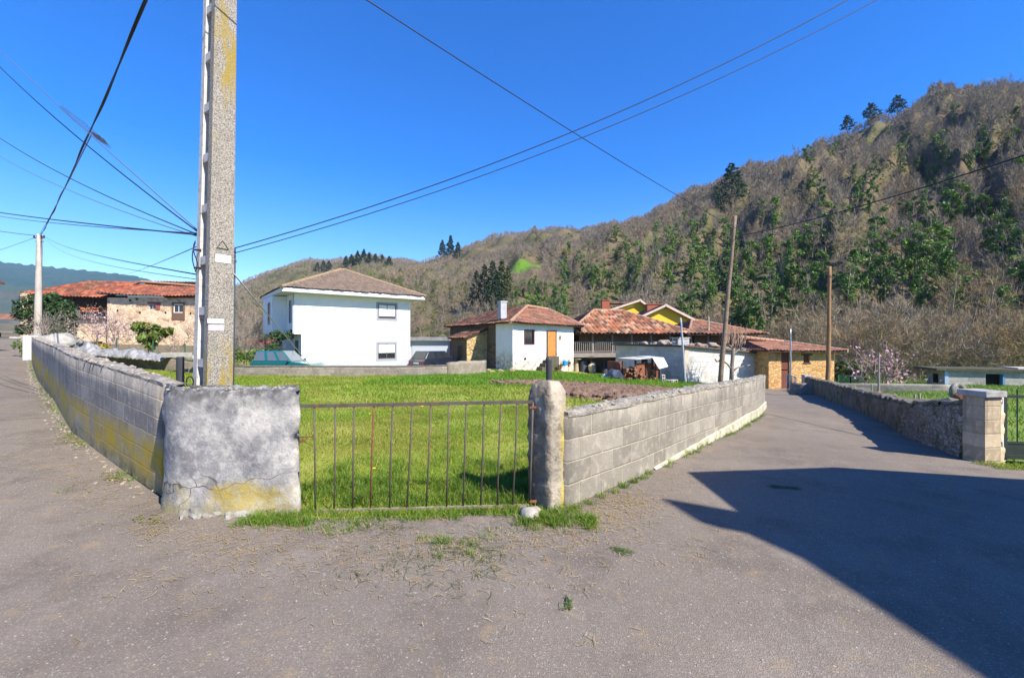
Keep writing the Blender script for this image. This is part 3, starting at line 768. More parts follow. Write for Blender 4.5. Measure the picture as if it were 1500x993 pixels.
def onf(A,d,px,py):
    """picture position -> local (x along front, z in world) on the front plane"""
    d=Vector(d).normalized(); k=(px-CX)/F; t=(k*A[1]-A[0])/(d.x-k*d.y); y=A[1]+t*d.y
    return t, EYE-(py-CY)/F*y
def window(parent, x0,x1,z0,z1, y=0, frame=DARKWOOD, glass=GLASS, fw=.06, depth=.12, bars=1, cross=True, shutter=None, surround=None, sill=None, sw=.12):
    if surround:
        mb=MB()
        mb.bb(x0-sw,x0,y-.03,y+.05,z0-sw,z1+sw).bb(x1,x1+sw,y-.03,y+.05,z0-sw,z1+sw).bb(x0,x1,y-.03,y+.05,z1,z1+sw).bb(x0,x1,y-.03,y+.05,z0-sw,z0)
        mb.build('window_surround',surround,parent)
    mb=MB()
    mb.bb(x0,x0+fw,y-.02,y+.03,z0,z1).bb(x1-fw,x1,y-.02,y+.03,z0,z1).bb(x0+fw,x1-fw,y-.02,y+.03,z1-fw,z1).bb(x0+fw,x1-fw,y-.02,y+.03,z0,z0+fw)
    for k in range(bars): 
        xm=x0+(x1-x0)*(k+1)/(bars+1); mb.bb(xm-fw*.4,xm+fw*.4,y-.018,y+.028,z0+fw,z1-fw)
    w=mb.build('window',frame,parent)
    MB().bb(x0+fw*.5,x1-fw*.5,y-.006,y+.004,z0+fw*.5,z1-fw*.5).build('pane',glass,w)
    if shutter:
        f,m=shutter; mb=MB(); n=max(4,int((z1-z0)*f/.06))
        for k in range(n):
            zz=z1-fw-(z1-z0-2*fw)*f*(k+.5)/n; h=(z1-z0-2*fw)*f/n
            mb.bb(x0+fw,x1-fw,y-.014,y+.0,zz-h*.46,zz+h*.46)
        mb.build('shutter',m,w)
    if sill: MB().bb(x0-.1,x1+.1,y-.10,y+.03,z0-.09,z0-.003).build('sill',sill,w)
    return w
def walls_with_holes(name, L, D, z0, z1, mat, parent, holes=(), t=.35, top=None):
    """four-sided wall shell with real openings in the front (y=0): holes = (x0,x1,za,zb); niches are closed 0.3 m in"""
    mb=MB()
    xs=sorted({0,L,*[h[0] for h in holes],*[h[1] for h in holes]}); zs=sorted({z0,z1,*[h[2] for h in holes],*[h[3] for h in holes]})
    for xa,xb in zip(xs,xs[1:]):
        for za,zb in zip(zs,zs[1:]):
            xm,zm=(xa+xb)/2,(za+zb)/2
            if not any(h[0]<xm<h[1] and h[2]<zm<h[3] for h in holes):
                nx=max(1,int((xb-xa)/.7)); nz=max(1,int((zb-za)/.7))
                for i in range(nx):
                    for j in range(nz):
                        a,b=xa+(xb-xa)*i/nx,xa+(xb-xa)*(i+1)/nx; c,d=za+(zb-za)*j/nz,za+(zb-za)*(j+1)/nz
                        mb.quad([(a,0,c),(b,0,c),(b,0,d),(a,0,d)])
    for h in holes:
        a,b,c,d=h; e=.22
        mb.quad([(a,0,c),(a,e,c),(a,e,d),(a,0,d)]); mb.quad([(b,0,d),(b,e,d),(b,e,c),(b,0,c)])
        mb.quad([(a,0,d),(a,e,d),(b,e,d),(b,0,d)]); mb.quad([(a,0,c),(b,0,c),(b,e,c),(a,e,c)])
    mb.quad([(0,D,z0),(0,0,z0),(0,0,z1),(0,D,z1)]); mb.quad([(L,0,z0),(L,D,z0),(L,D,z1),(L,0,z1)]); mb.quad([(L,D,z0),(0,D,z0),(0,D,z1),(L,D,z1)])
    mb.quad([(0,0,z1),(L,0,z1),(L,D,z1),(0,D,z1)])
    o=mb.build(name,mat,parent)
    if holes:
        mb=MB()
        for a,b,c,d in holes: mb.bb(a-.02,b+.02,.22,.25,c-.02,d+.02)
        mb.build('dark_interior',DARKIN,parent)
    return o

# ------------------------------------------------------------------ white two storey house
def white_house():
    A=(-14.3,28.0); d=(.79,.62); rz,dv=frame_of(A,d); L,D=8.15,6.8
    root=empty('white_house',(A[0],A[1],0),rz,label='white two storey house with a brown hipped roof behind the field',cat='house')
    zb=-.75; ze=4.62; zmid=EYE+7*28/F
    # porch recess under the left front corner
    x1,_=onf(A,d,441.5,500)
    wl=MB()
    wl.bb(0,L,0,D,1.92,ze).bb(x1,L,0,.3,zb,1.92).bb(.0,L,D-.3,D,zb,1.92).bb(L-.3,L,.3,D-.3,zb,1.92).bb(x1,x1+.3,.3,2.6,zb,1.92).bb(0,x1,2.6,2.9,zb,1.92).bb(0,.3,2.9,D-.3,zb,1.92)
    w=wl.build('wall',WHITEP,root)
    MB().bb(x1-.01,L+.012,-.012,.2,zb,.12).build('plinth',GREYP,root)
    # side bay: the left wall steps back a little behind 1.7 m
    MB().bb(-.9,-.004,2.4,D-.4,1.95,ze-.05).build('side_bay',WHITEP,root)
    grey=plain('grey_window_surround',(.27,.29,.34),rough=.8)
    sh=plain('white_roller_shutter',(.80,.80,.78),(.74,.74,.73),3,rough=.6); fr=plain('brown_frame',(.10,.075,.06),rough=.5)
    for (a,b,t,bt,f) in ((554,579.5,446.5,467.5,.86),(553.5,579,503.5,526,.62)):
        xa,zt=onf(A,d,a,t); xb,_=onf(A,d,b,t); _,z0=onf(A,d,(a+b)/2,bt); _,z1=onf(A,d,(a+b)/2,t)
        window(root,xa,xb,z0,z1,0,frame=fr,shutter=(f,sh),surround=grey,bars=1,sw=.14)
    # tall narrow windows in the left side (side wall x=0, faces -x)
    for (y0,y1,z0,z1,x) in ((.85,1.45,2.75,4.15,0),(3.2,4.0,2.7,4.1,-.9)):
        mb=MB().bb(x-.03,x+.02,y0-.08,y0,z0-.08,z1+.08).bb(x-.03,x+.02,y1,y1+.08,z0-.08,z1+.08).bb(x-.03,x+.02,y0,y1,z1,z1+.08).bb(x-.03,x+.02,y0,y1,z0-.08,z0)
        o=mb.build('window',grey,root); MB().bb(x-.008,x+.004,y0,y1,z0,z1).build('pane',GLASS,o)
    MB().bb(x1-.012,x1+.02,.9,1.9,zb,1.5).build('door',fr,root)
    MB().tube([(-.05,.05,ze),(-.05,.05,1.95)],.045,8).build('downpipe',GREYP,root)
    # cornice + roof
    ov=.85
    mb=MB().bb(-ov,L+ov,-ov,-ov+.12,ze,ze+.24).bb(-ov,L+ov,D+ov-.12,D+ov,ze,ze+.24).bb(-ov,-ov+.12,-ov+.12,D+ov-.12,ze,ze+.24).bb(L+ov-.12,L+ov,-ov+.12,D+ov-.12,ze,ze+.24).bb(-ov+.12,L+ov-.12,-ov+.12,D+ov-.12,ze+.005,ze+.1)
    mb.build('cornice',plain('cornice_paint',(.66,.67,.69),rough=.8),root)
    hip(root,0,L,0,D,ze+.25,6.98,L/2-.15,L/2+.15,D/2,TILEB,plain('brown_ridge',(.24,.17,.12),(.30,.22,.12),4),ov=ov+.06,period=.24,course=.36,amp=.045)
    # low wing / garage attached on the right, seen past the corner
    MB().tube([(L,1.2,2.9),(L+.35,1.2,2.95),(L+.4,1.2,3.1)],.02,6).build('lamp_bracket',STEEL,root)
white_house()
def garage():
    A=XY(597,37.5); root=empty('garage',(A[0],A[1],0),radians(4),label='low pale garage with a grey metal door, right of the white house',cat='garage')
    L=(666-597)/F*37.5; zb=-.7; zt=EYE+.2
    MB().bb(0,L,0,6,zb,zt-.35).build('wall',plain('pale_blue_render',(.50,.54,.60),(.44,.48,.54),1),root)
    MB().bb(-.1,L+.15,-.4,6.1,zt-.35,zt-.03).build('roof',plain('grey_slab',(.17,.18,.20),(.26,.26,.27),3),root)
    mb=MB()
    for k in range(12): mb.bb(.4,L-.6,-.045,-.01,zb+.18*k,zb+.18*k+.165)
    mb.build('door',plain('grey_door',(.46,.51,.58),rough=.5),root)
    MB().bb(L-.45,L-.15,-.03,-.004,zb,zt-.4).build('red_panel',plain('faded_red_panel',(.45,.14,.12),(.36,.12,.10),3),root)
garage()

# ------------------------------------------------------------------ old house: white front, stone wing
def stone_house():
    A=(.05,30.0); d=(.87,.5); rz,dv=frame_of(A,d); L,D=5.4,11.8; zb=-1.6; ze=2.72
    root=empty('old_farmhouse',(A[0],A[1],0),rz,label='old farmhouse with whitewashed front, stone wing and sagging red clay roof',cat='house')
    WW=5.38
    wash=mat_wallpaint('limewash',(.78,.78,.77),(.33,.27,.19),-.5,.35,1.35,(.45,.42,.38))
    def q(px,py): return onf(A,d,px,py)
    wx0,wz1=q(768.3,484.3); wx1,wz0=q(782.3,504.5)
    dx0,dz1=q(802,486); dx1,dz0=q(813.5,522)
    wl=walls_with_holes('wall',WW,2.55,zb,ze,wash,root,holes=[(wx0,wx1,wz0,wz1)])
    MB().bb(wx0,wx1,.10,.14,wz0,wz1).build('window',GLASS,root)
    mb=MB().bb(wx0-.05,wx0+.04,-.02,.1,wz0-.05,wz1+.05).bb(wx1-.04,wx1+.05,-.02,.1,wz0-.05,wz1+.05).bb(wx0+.04,wx1-.04,-.02,.1,wz1-.03,wz1+.05).bb(wx0+.04,wx1-.04,-.02,.1,wz0-.05,wz0+.03)
    mb.build('window_frame',plain('maroon_frame',(.10,.03,.035),rough=.7),root)
    dr=MB()
    n=4
    for k in range(n): dr.bb(dx0+(dx1-dx0)*k/n+.004,dx0+(dx1-dx0)*(k+1)/n-.004,-.05,-.012,dz0,dz1)
    dr=dr.build('door',plain('orange_timber_door',(.52,.24,.06),(.42,.18,.045),6,rough=.6),root)
    mb=MB().bb(dx0-.09,dx0,-.06,.03,dz0,dz1+.08).bb(dx1,dx1+.09,-.06,.03,dz0,dz1+.08).bb(dx0,dx1,-.06,.03,dz1,dz1+.08); mb.build('door_frame',DARKWOOD,dr)
    vx,vz=q(820,495); MB().bb(vx-.12,vx+.12,-.03,.02,vz-.2,vz+.18).build('niche_frame',plain('ochre_stone',(.50,.40,.26),(.35,.25,.15),8),root)
    MB().bb(vx-.05,vx+.05,-.035,-.03,vz-.12,vz+.1).build('niche',DARKIN,root)
    hx,hz=q(769,526); MB().lathe([(.09,0),(.09,.02)],n=10).build('drain_hole',DARKIN,root,loc=(hx,-.02,hz)).rotation_euler=(pi/2,0,0)
    # steps
    st=MB()
    for k in range(4): st.bb(dx0-.95+.28*k,dx0-.95+.28*(k+1) if k<3 else dx1+.12,-.7 if k<3 else -.3,-.004,zb,dz0-.02-.24*(3-k))
    st.build('step',plain('worn_shaded_step',(.12,.10,.075),(.08,.07,.05),4,(.05,.07,.02),7,bump=.5),root)  # dark stone colour carries the shade below the door
    # stone wing behind
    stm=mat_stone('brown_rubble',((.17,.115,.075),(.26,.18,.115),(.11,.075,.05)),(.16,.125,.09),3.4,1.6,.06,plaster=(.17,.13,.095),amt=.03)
    mb=MB().bb(0,L,2.56,D,zb,ze-.02); mb.build('stone_wing',stm,root)
    MB().bb(-.02,.03,6.6,7.1,1.0,1.85).build('side_window',DARKIN,root)
    # roof
    ov=.5; X0,X1,Y0,Y1=-ov,L+.7,-ov,D+ov; z=ze+.06; e=(3.7,4.0,4.35); f=(4.4,D-3.0,4.25)
    a,b,c,dd=(X0,Y0,z),(X1,Y0,z-.2),(X1+2.6,Y0+5.2,z-.2),(X0,Y1,z+.02)
    g=(6.0,4.2,4.15)
    def rp(poly,m):
        o=tile_plane(poly,m,root,amp=.06,sag=.05,period=.25); under(poly,DARKWOOD,o); return o
    r1=rp([a,b,g,e],TILEM); rp([b,c,g],TILEM); rp([c,(X1+1.5,Y1,z),f,g],TILEM); rp([(X1+1.5,Y1,z),dd,f],TILE); r4=rp([dd,a,e,f],TILE)
    ridge([e,g],RIDGE,r1); ridge([a,e],RIDGE,r1); ridge([b,g],RIDGE,r1); ridge([e,f],RIDGE,r4)
    # chimney on the left slope
    ch=MB().box((.25,2.0,3.72),(.5,.5,1.25)).box((.25,2.0,4.37),(.58,.58,.1)); ch.build('chimney',plain('grey_chimney',(.42,.43,.45),(.33,.33,.34),3),r4)
    # lean-to: lit triangular end ochre, side's shade painted in brown stone, small tiled roof
    lt=MB(); X=-1.75; ya,yb=4.0,7.2
    lt.quad([(X,ya,zb),(-.01,ya,zb),(-.01,ya,2.35),(X,ya,1.75)]); MB().bb(X,X+.15,ya+.01,yb,zb,1.72).build('lean_to_side',stm,root); lt.quad([(-.01,yb,zb),(X,yb,zb),(X,yb,1.75),(-.01,yb,2.35)])
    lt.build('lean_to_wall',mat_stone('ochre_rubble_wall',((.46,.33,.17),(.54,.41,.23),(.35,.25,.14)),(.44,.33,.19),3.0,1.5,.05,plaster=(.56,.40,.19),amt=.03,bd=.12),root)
    pl=[(X-.3,yb+.2,1.68),(X-.3,ya-.2,1.68),(.0,ya-.2,2.42),(.0,yb+.2,2.42)]
    lr=tile_plane(pl,TILE,root,amp=.06); under(pl,DARKWOOD,lr)
    MB().bb(X-.03,X+.02,ya+1.0,ya+1.7,zb+.6,1.1).build('lean_to_door',DARKWOOD,root)
    return A,dv
stone_house()

# pots and a blue watering can on the steps
A_=(.05,30.0); D_=Vector((.87,.5)).normalized(); RZ_=atan2(D_.y,D_.x)
def loc2w(x,y,z): 
    n=Vector((-D_.y,D_.x)); return Vector((A_[0]+D_.x*x+n.x*y,A_[1]+D_.y*x+n.y*y,z))
TERRA=plain('terracotta',(.42,.13,.06),(.33,.10,.05),8); LEAFD=mat_leaf('pot_leaves',(.04,.09,.02),(.07,.14,.03),trans=.2)
def leafball(c, r, n, size, mat, name, parent=None, squash=1, rs=None, off=None, smooth=False):
    g=np.random.default_rng(rs if rs is not None else R.randrange(10**6))
    V,T=leaf_cloud(g,np.array([c]),np.array([[r,r,r*squash]]),n,size); return npmesh(name,V,T,mat,parent)
def leaf_cloud(g, C, RAD, n, size, flat=.0, shell=.55):
    """n leaf quads for every ellipsoid (centre C[i], radii RAD[i]); gaps are left by a random density"""
    C=np.asarray(C,float); m=len(C); k=g.integers(0,m,n)
    d=g.normal(size=(n,3)); d/=np.linalg.norm(d,axis=1)[:,None]
    r=shell+(1-shell)*g.random(n); r=np.where(g.random(n)<.25,g.random(n),r)
    p=C[k]+d*r[:,None]*np.asarray(RAD,float)[k]
    nn=d*.7+g.normal(size=(n,3))*.75+np.array([0,0,.4]); nn/=np.linalg.norm(nn,axis=1)[:,None]
    u=np.cross(nn,g.normal(size=(n,3))); u/=np.linalg.norm(u,axis=1)[:,None]; w=np.cross(nn,u)
    s=size*g.uniform(.55,1.35,n)[:,None]
    V=np.stack([p-u*s*.5,p+w*s*.32,p+u*s*.5,p-w*s*.32],1).reshape(-1,3)
    T=np.arange(4*n).reshape(n,4)
    return V,T
for k,(x,z) in enumerate(((3.05,-1.12),(3.35,-.88),(3.62,-.62),(4.35,-.45))):
    b=loc2w(x,-.75,z); o=empty('flower_pot',b,label=('lowest','second','third','topmost')[k]+' potted plant on the steps by the orange door',cat='flower pot',group='pots on the farmhouse steps')
    MB().lathe([(.07,0),(.11,.2),(.12,.2),(.12,.23),(.09,.23)],n=10).build('pot',TERRA,o); leafball((0,0,.33),.17,60,.12,LEAFD,'leaves',o)
b=loc2w(3.95,-.8,-.36); o=empty('watering_can',b,RZ_,label='bright blue watering can on the top step by the orange door',cat='watering can')
BLUE=plain('blue_plastic',(.02,.25,.65),rough=.4)
MB().lathe([(.15,0),(.17,.05),(.16,.32),(.08,.4)],n=12).build('can_body',BLUE,o); MB().tube([(.15,0,.1),(.35,0,.3),(.45,0,.42)],[.03,.025,.03],8).build('spout',BLUE,o); MB().tube([(-.14,0,.1),(-.28,0,.22),(-.2,0,.42),(-.02,0,.45)],.018,6).build('handle',BLUE,o)

# ------------------------------------------------------------------ granaries on stone stilts
PLANK=plain('brown_plank_wall',(.17,.105,.06),(.10,.065,.04),5,(.24,.17,.11),14,bump=.5)
def granary(A,d,L,D,zfl,zev,zr,rx0,rx1,ry,zg,label,mat,rails=True,ov=.55,post_step=1.5,mat2=None):
    rz,dv=frame_of(A,d); root=empty('granary',(A[0],A[1],0),rz,label=label,cat='granary',group='raised timber granaries')
    MB().bb(.9,L-.9,.9,D-.9,zfl,zev+.25).build('wall',PLANK,root)
    MB().bb(0,L,0,D,zfl-.14,zfl-.003).bb(-.03,L+.03,-.03,.12,zfl-.34,zfl-.145).bb(-.03,L+.03,D-.12,D+.03,zfl-.34,zfl-.145).bb(-.03,.12,.125,D-.125,zfl-.34,zfl-.145).build('floor',GREYWOOD,root)
    n=int(L/post_step); 
    for k in range(n+1):
        x=.06+(L-.12)*k/n; MB().bb(x-.05,x+.05,.0,.1,zfl,zev+.1).build('post',GREYWOOD,root)
    for k in range(1,int(D/2)+1): MB().bb(0,.1,2*k-.05,2*k+.05,zfl,zev+.1).build('post',GREYWOOD,root)
    if rails:
        mb=MB().bb(0,L,.02,.08,zfl+.82,zfl+.9).bb(0,L,.02,.08,zfl+.08,zfl+.14); mb.bb(.02,.08,.1,D,zfl+.82,zfl+.9)
        nb=int(L/.17)
        for k in range(nb): mb.bb(.08+k*.17,.125+k*.17,.03,.07,zfl+.14,zfl+.82)
        for k in range(int(D/.17)): mb.bb(.03,.07,.15+k*.17,.195+k*.17,zfl+.1,zfl+.82)
        mb.build('balustrade',GREYWOOD,root)
    for px,py in ((.5,.5),(L-.5,.5),(.5,D-.5),(L-.5,D-.5),(L*.5,.5)):
        s=MB().lathe([(.28,zg),(.26,zg+.25),(.16,zfl-.75),(.15,zfl-.55)],(px,py,0),10); s=s.build('stilt',plain('ochre_stilt_stone',(.42,.34,.22),(.30,.25,.18),4,bump=.5),root)
        MB().lathe([(.2,zfl-.55),(.48,zfl-.52),(.5,zfl-.45),(.2,zfl-.36)],(px,py,0),12).build('staddle_cap',plain('staddle_stone',(.30,.27,.22),(.2,.18,.15),4),s)
    a,b,c,dd=(-ov,-ov,zev),(L+ov,-ov,zev),(L+ov,D+ov,zev),(-ov,D+ov,zev); e,f=(rx0,ry,zr),(rx1,ry,zr)
    for k,q in enumerate(([a,b,f,e],[b,c,f],[c,dd,e,f],[dd,a,e])):
        r=tile_plane(q,mat if k!=1 else (mat2 or mat),root,amp=.11,period=.34,course=.46,step=.05,sag=.05); under(q,DARKWOOD,r)
        if k==0: ridge([e,f],RIDGE,r); ridge([a,e],RIDGE,r); ridge([b,f],RIDGE,r)
    return root
A1=XY(838,33.3)
granary(A1,(.985,.17),10.0,7.5,.50,2.02,4.15,3.3,5.9,4.0,-1.6,'large timber granary with a white railed gallery and bright red tiled roof',TILE)
A2=XY(1012,34.8)
granary(A2,(.985,.17),6.2,6.2,.40,2.0,3.25,2.0,2.7,3.0,-1.6,'smaller granary with a dull brown tiled roof behind the leaning timber pole',TILEM,rails=False)
# pale stone column at its apex and antennas on the roofs
o=MB().lathe([(.10,0),(.13,.1),(.08,.2),(.06,1.3),(.03,1.4)],n=8).build('roof_finial',plain('pale_stone',(.45,.40,.32),(.3,.27,.22),5),loc=P(1038,489,35.3)); tag(o,'pale stone post rising through the brown roof of the smaller granary','post')

# dark undercroft wall behind the big granary (white block wall in shade)
o=MB().bb(0,9.5,0,.2,-2,.1).build('undercroft_wall',plain('blue_white_wall',(.62,.64,.68),(.35,.33,.30),1.2),loc=(A1[0]+.4,A1[1]+5.5,0)); tag(o,'pale wall closing the dark space under the large granary','wall')
BIN=plain('oil_drum_paint',(.05,.08,.16),(.08,.06,.05),5,rough=.6)
for k,(x,y) in enumerate(((1.0,.6),(1.7,.9),(2.9,1.6))):
    p=Vector((A1[0]+x,A1[1]+y,zf(A1[0]+x,A1[1]+y))); q=MB().lathe([(.28,0),(.29,.02),(.28,.3),(.295,.32),(.28,.34),(.28,.62),(.295,.64),(.28,.66),(.28,.9),(.29,.92)],n=16).build('oil_drum',BIN,loc=p)
    tag(q,'dark blue oil drum standing in the shade under the large granary','drum','drums under the granary')
# carved urn-like stone foot seen in front
p=gp(866.5,33.5); p.z=EYE-(551-497)/F*33.5
q=MB().lathe([(.16,0),(.2,.08),(.17,.3),(.27,.55),(.25,.68),(.31,.74),(.28,.84),(.14,.92),(.13,.95)],n=14).build('stone_urn',plain('ochre_urn_stone',(.62,.50,.34),(.48,.38,.25),6,bump=.5),loc=p,smooth=True); tag(q,'ochre carved stone urn on the grass in front of the granary','urn')
q=MB().lathe([(.05,0),(.05,.35),(.42,.5),(.05,.62)],n=12).build('millstone_cap',plain('dark_mushroom_stone',(.07,.06,.05),(.11,.10,.08),5),loc=p+Vector((0,.1,.95))); tag(q,'dark mushroom shaped stone cap above the ochre urn','stone')

# ------------------------------------------------------------------ yellow house behind
def yellow_house():
    Y=47; root=empty('yellow_house',(0,0,0),label='yellow gabled house with red chimneys rising behind the granary roof',cat='house')
    YEL=plain('yellow_render',(.80,.52,.045),(.72,.45,.035),1,rough=.85); WH=plain('white_bargeboard',(.62,.52,.44),(.5,.4,.33),4)
    def gable(pl,pa,pr,Y,depth,name,pb=478):
        l,a,r=[P(*p,Y) for p in (pl,pa,pr)]; bl,br=P(pl[0],pb,Y),P(pr[0],pb,Y); bl.z=br.z=-1.8
        mb=MB(); f=[bl,br,r,a,l]; n=len(f); k=Vector((0,depth,0))
        mb.v=[tuple(q) for q in f]+[tuple(q+k) for q in f]; mb.f=[tuple(range(n)),tuple(range(n,2*n))[::-1]]+[(i,n+i,n+(i+1)%n,(i+1)%n) for i in range(n)]; mb.mi=[0]*(n+2)
        mb.build('wall',YEL,root,fix=True)
        up=Vector((0,0,.16)); o=Vector((0,.5,0))
        dl=(l-a).normalized()*.7; dr=(r-a).normalized()*.7
        r1=tile_plane([l+dl-o+k*1.05+up,l+dl-o+up,a-o+up,a-o+k*1.05+up],TILE,root,amp=.06); r2=tile_plane([r+dr-o+up,r+dr-o+k*1.05+up,a-o+k*1.05+up,a-o+up],TILE,root,amp=.06)
        mb=MB().bar(l+dl-o+up*.3,a-o+up*.3,.08,.22).bar(a-o+up*.3,r+dr-o+up*.3,.08,.22); mb.build('bargeboard',WH,r1)
        ridge([a-o+up,a-o+k*1.05+up],RIDGE,r1)
    gable((864,465),(936,441.5),(957,457.5),49,9,'a'); gable((945,462),(973,449),(1026,476),45,5.5,'b')
    BR=plain('red_brick',(.36,.11,.06),(.28,.085,.05),9,bump=.4)
    for (px,t,b,Y,w) in ((886.5,440,462,51,.9),(956,446,460,46.2,1.35)):
        a=P(px,b,Y); z=P(px,t,Y).z; c=MB().bb(-w/2,w/2,-.35,.35,0,z-a.z-.08).bb(-w/2-.06,w/2+.06,-.41,.41,z-a.z-.08,z-a.z); c.build('chimney',BR,root,loc=a)
    a=P(893,443.5,51); MB().bb(0,2.2,-.3,1.5,-.15,.05).build('flat_roof',TILEM,root,loc=a)
yellow_house()

# ------------------------------------------------------------------ concrete block shed with junk on its roof
SHA=(10.35,25.5); SHD=Vector((.93,.3676)); SHN=Vector((-.3676,.93)); SHRZ=atan2(.3676,.93)
def shed_pt(x,y,z): return Vector((SHA[0]+SHD.x*x+SHN.x*y,SHA[1]+SHD.y*x+SHN.y*y,z))
def block_shed():
    root=empty('block_shed',(SHA[0],SHA[1],0),SHRZ,label='flat roofed concrete block shed with a whitened right side and junk on top',cat='shed')
    L,D=6.3,7.0; zb=-2.2; z1,z2=1.12,.62
    bm=mat_blocks('shed_blocks',(.56,.55,.52),(.63,.62,.59),(.42,.41,.39),lichen=False,rowh=.3,bw=.6,dark_top=False)
    mb=MB(); nx=12
    def ztop(x): return z1+(z2-z1)*x/L
    for k in range(nx):
        a,b=L*k/nx,L*(k+1)/nx; mb.quad([(a,0,zb),(b,0,zb),(b,0,ztop(b)),(a,0,ztop(a))],[(a,0),(b,0),(b,ztop(b)-zb),(a,ztop(a)-zb)])
        mb.quad([(a,0,ztop(a)),(b,0,ztop(b)),(b,D,ztop(b)),(a,D,ztop(a))],[(0,0)]*4)
    mb.quad([(0,D,zb),(0,0,zb),(0,0,z1),(0,D,z1)],[(D,0),(0,0),(0,z1-zb),(D,z1-zb)]); mb.quad([(L,0,zb),(L,D,zb),(L,D,z2),(L,0,z2)],[(0,0),(D,0),(D,2),(0,2)]); mb.quad([(L,D,zb),(0,D,zb),(0,D,z1),(L,D,z2)],[(0,0),(L,0),(L,2),(0,2)])
    mb.build('wall',bm,root)
    MB().bb(-.06,.25,-.03,.06,zb,z1).build('corner_pier',plain('pale_pier',(.55,.47,.36),(.42,.36,.28),4,bump=.4),root)
    rf=MB()
    for k in range(6):
        a,b=-.25+(L+.4)*k/6,-.25+(L+.4)*(k+1)/6; za,zb_=ztop(a)+.02,ztop(b)+.02
        for (y0,y1) in ((-.22,D+.2),):
            i=len(rf.v); rf.v += [(a,y0,za),(b,y0,zb_),(b,y1,zb_),(a,y1,za),(a,y0,za+.1),(b,y0,zb_+.1),(b,y1,zb_+.1),(a,y1,za+.1)]
            for q in ((0,3,2,1),(4,5,6,7),(0,1,5,4),(1,2,6,5),(2,3,7,6),(3,0,4,7)): rf.f.append(tuple(i+x for x in q)); rf.mi.append(0)
    rf.build('roof',plain('dark_roof_slab',(.11,.095,.075),(.06,.055,.045),4,(.22,.19,.14),9,bump=.7),root)
    # vent and small openings in the shaded left wall
    MB().bb(-.03,.0,3.5,4.0,-.2,.35).build('vent',DARKIN,root)
    return ztop
ZT=block_shed()
JST=plain('roof_stone',(.36,.30,.24),(.24,.20,.17),4,(.45,.38,.30),9,bump=.6,obj_random=.3)
for k,(x,y,r) in enumerate(((.1,3.9,.22),(.3,3.0,.2),(.15,2.0,.33),(.1,1.1,.22),(.8,.3,.17),(1.3,.25,.25),(1.8,.3,.2),(2.4,.25,.36),(3.7,.3,.18),(5.0,.3,.2))):
    q=MB().rock((0,0,0),r,(1.3,1,.62),seed=k,sub=2).build('loose_stone',JST,loc=shed_pt(x,y,ZT(x)+.1+r*.4)); tag(q,'loose rounded stone weighing down the flat roof of the block shed','stone','loose stones on the shed roof')
q=empty('plastic_crate',shed_pt(.25,.05,ZT(0)+.13),SHRZ,label='pale crate turned over on the front corner of the shed roof',cat='crate')
cr=MB().bb(-.75,.1,.0,.5,0,.05)
for z in (.1,.2,.3): cr.bb(-.75,.1,0,.03,z,z+.06).bb(-.75,.1,.47,.5,z,z+.06)
for x in (-.75,-.33,.07): cr.bb(x,x+.03,-.005,.035,0,.4).bb(x,x+.03,.465,.505,0,.4)
cr.build('crate_body',plain('pale_plastic',(.55,.56,.58),rough=.6),q); MB().bb(-.8,.14,-.05,.55,.40,.45).build('lid',plain('board_lid',(.42,.38,.32)),q)
TL=plain('loose_tile',(.38,.14,.08),(.28,.10,.06),6,obj_random=.4)
for k in range(5):
    x=.6+.8*k+R.uniform(-.2,.2); mb=MB()
    for j in range(7):
        a0,a1=pi*j/7,pi*(j+1)/7; mb.quad([(-.22,.1*cos(a0),.1*sin(a0)),(.22,.08*cos(a0),.08*sin(a0)),(.22,.08*cos(a1),.08*sin(a1)),(-.22,.1*cos(a1),.1*sin(a1))])
        mb.quad([(-.22,.085*cos(a1),.085*sin(a1)),(.22,.065*cos(a1),.065*sin(a1)),(.22,.065*cos(a0),.065*sin(a0)),(-.22,.085*cos(a0),.085*sin(a0))])
    q=mb.build('loose_tile',TL,loc=shed_pt(x,.15,ZT(x)+.125)); q.rotation_euler=(0,0,R.uniform(0,3)); tag(q,'loose red clay tile left lying on the flat roof of the block shed','tile','loose tiles on the shed roof')

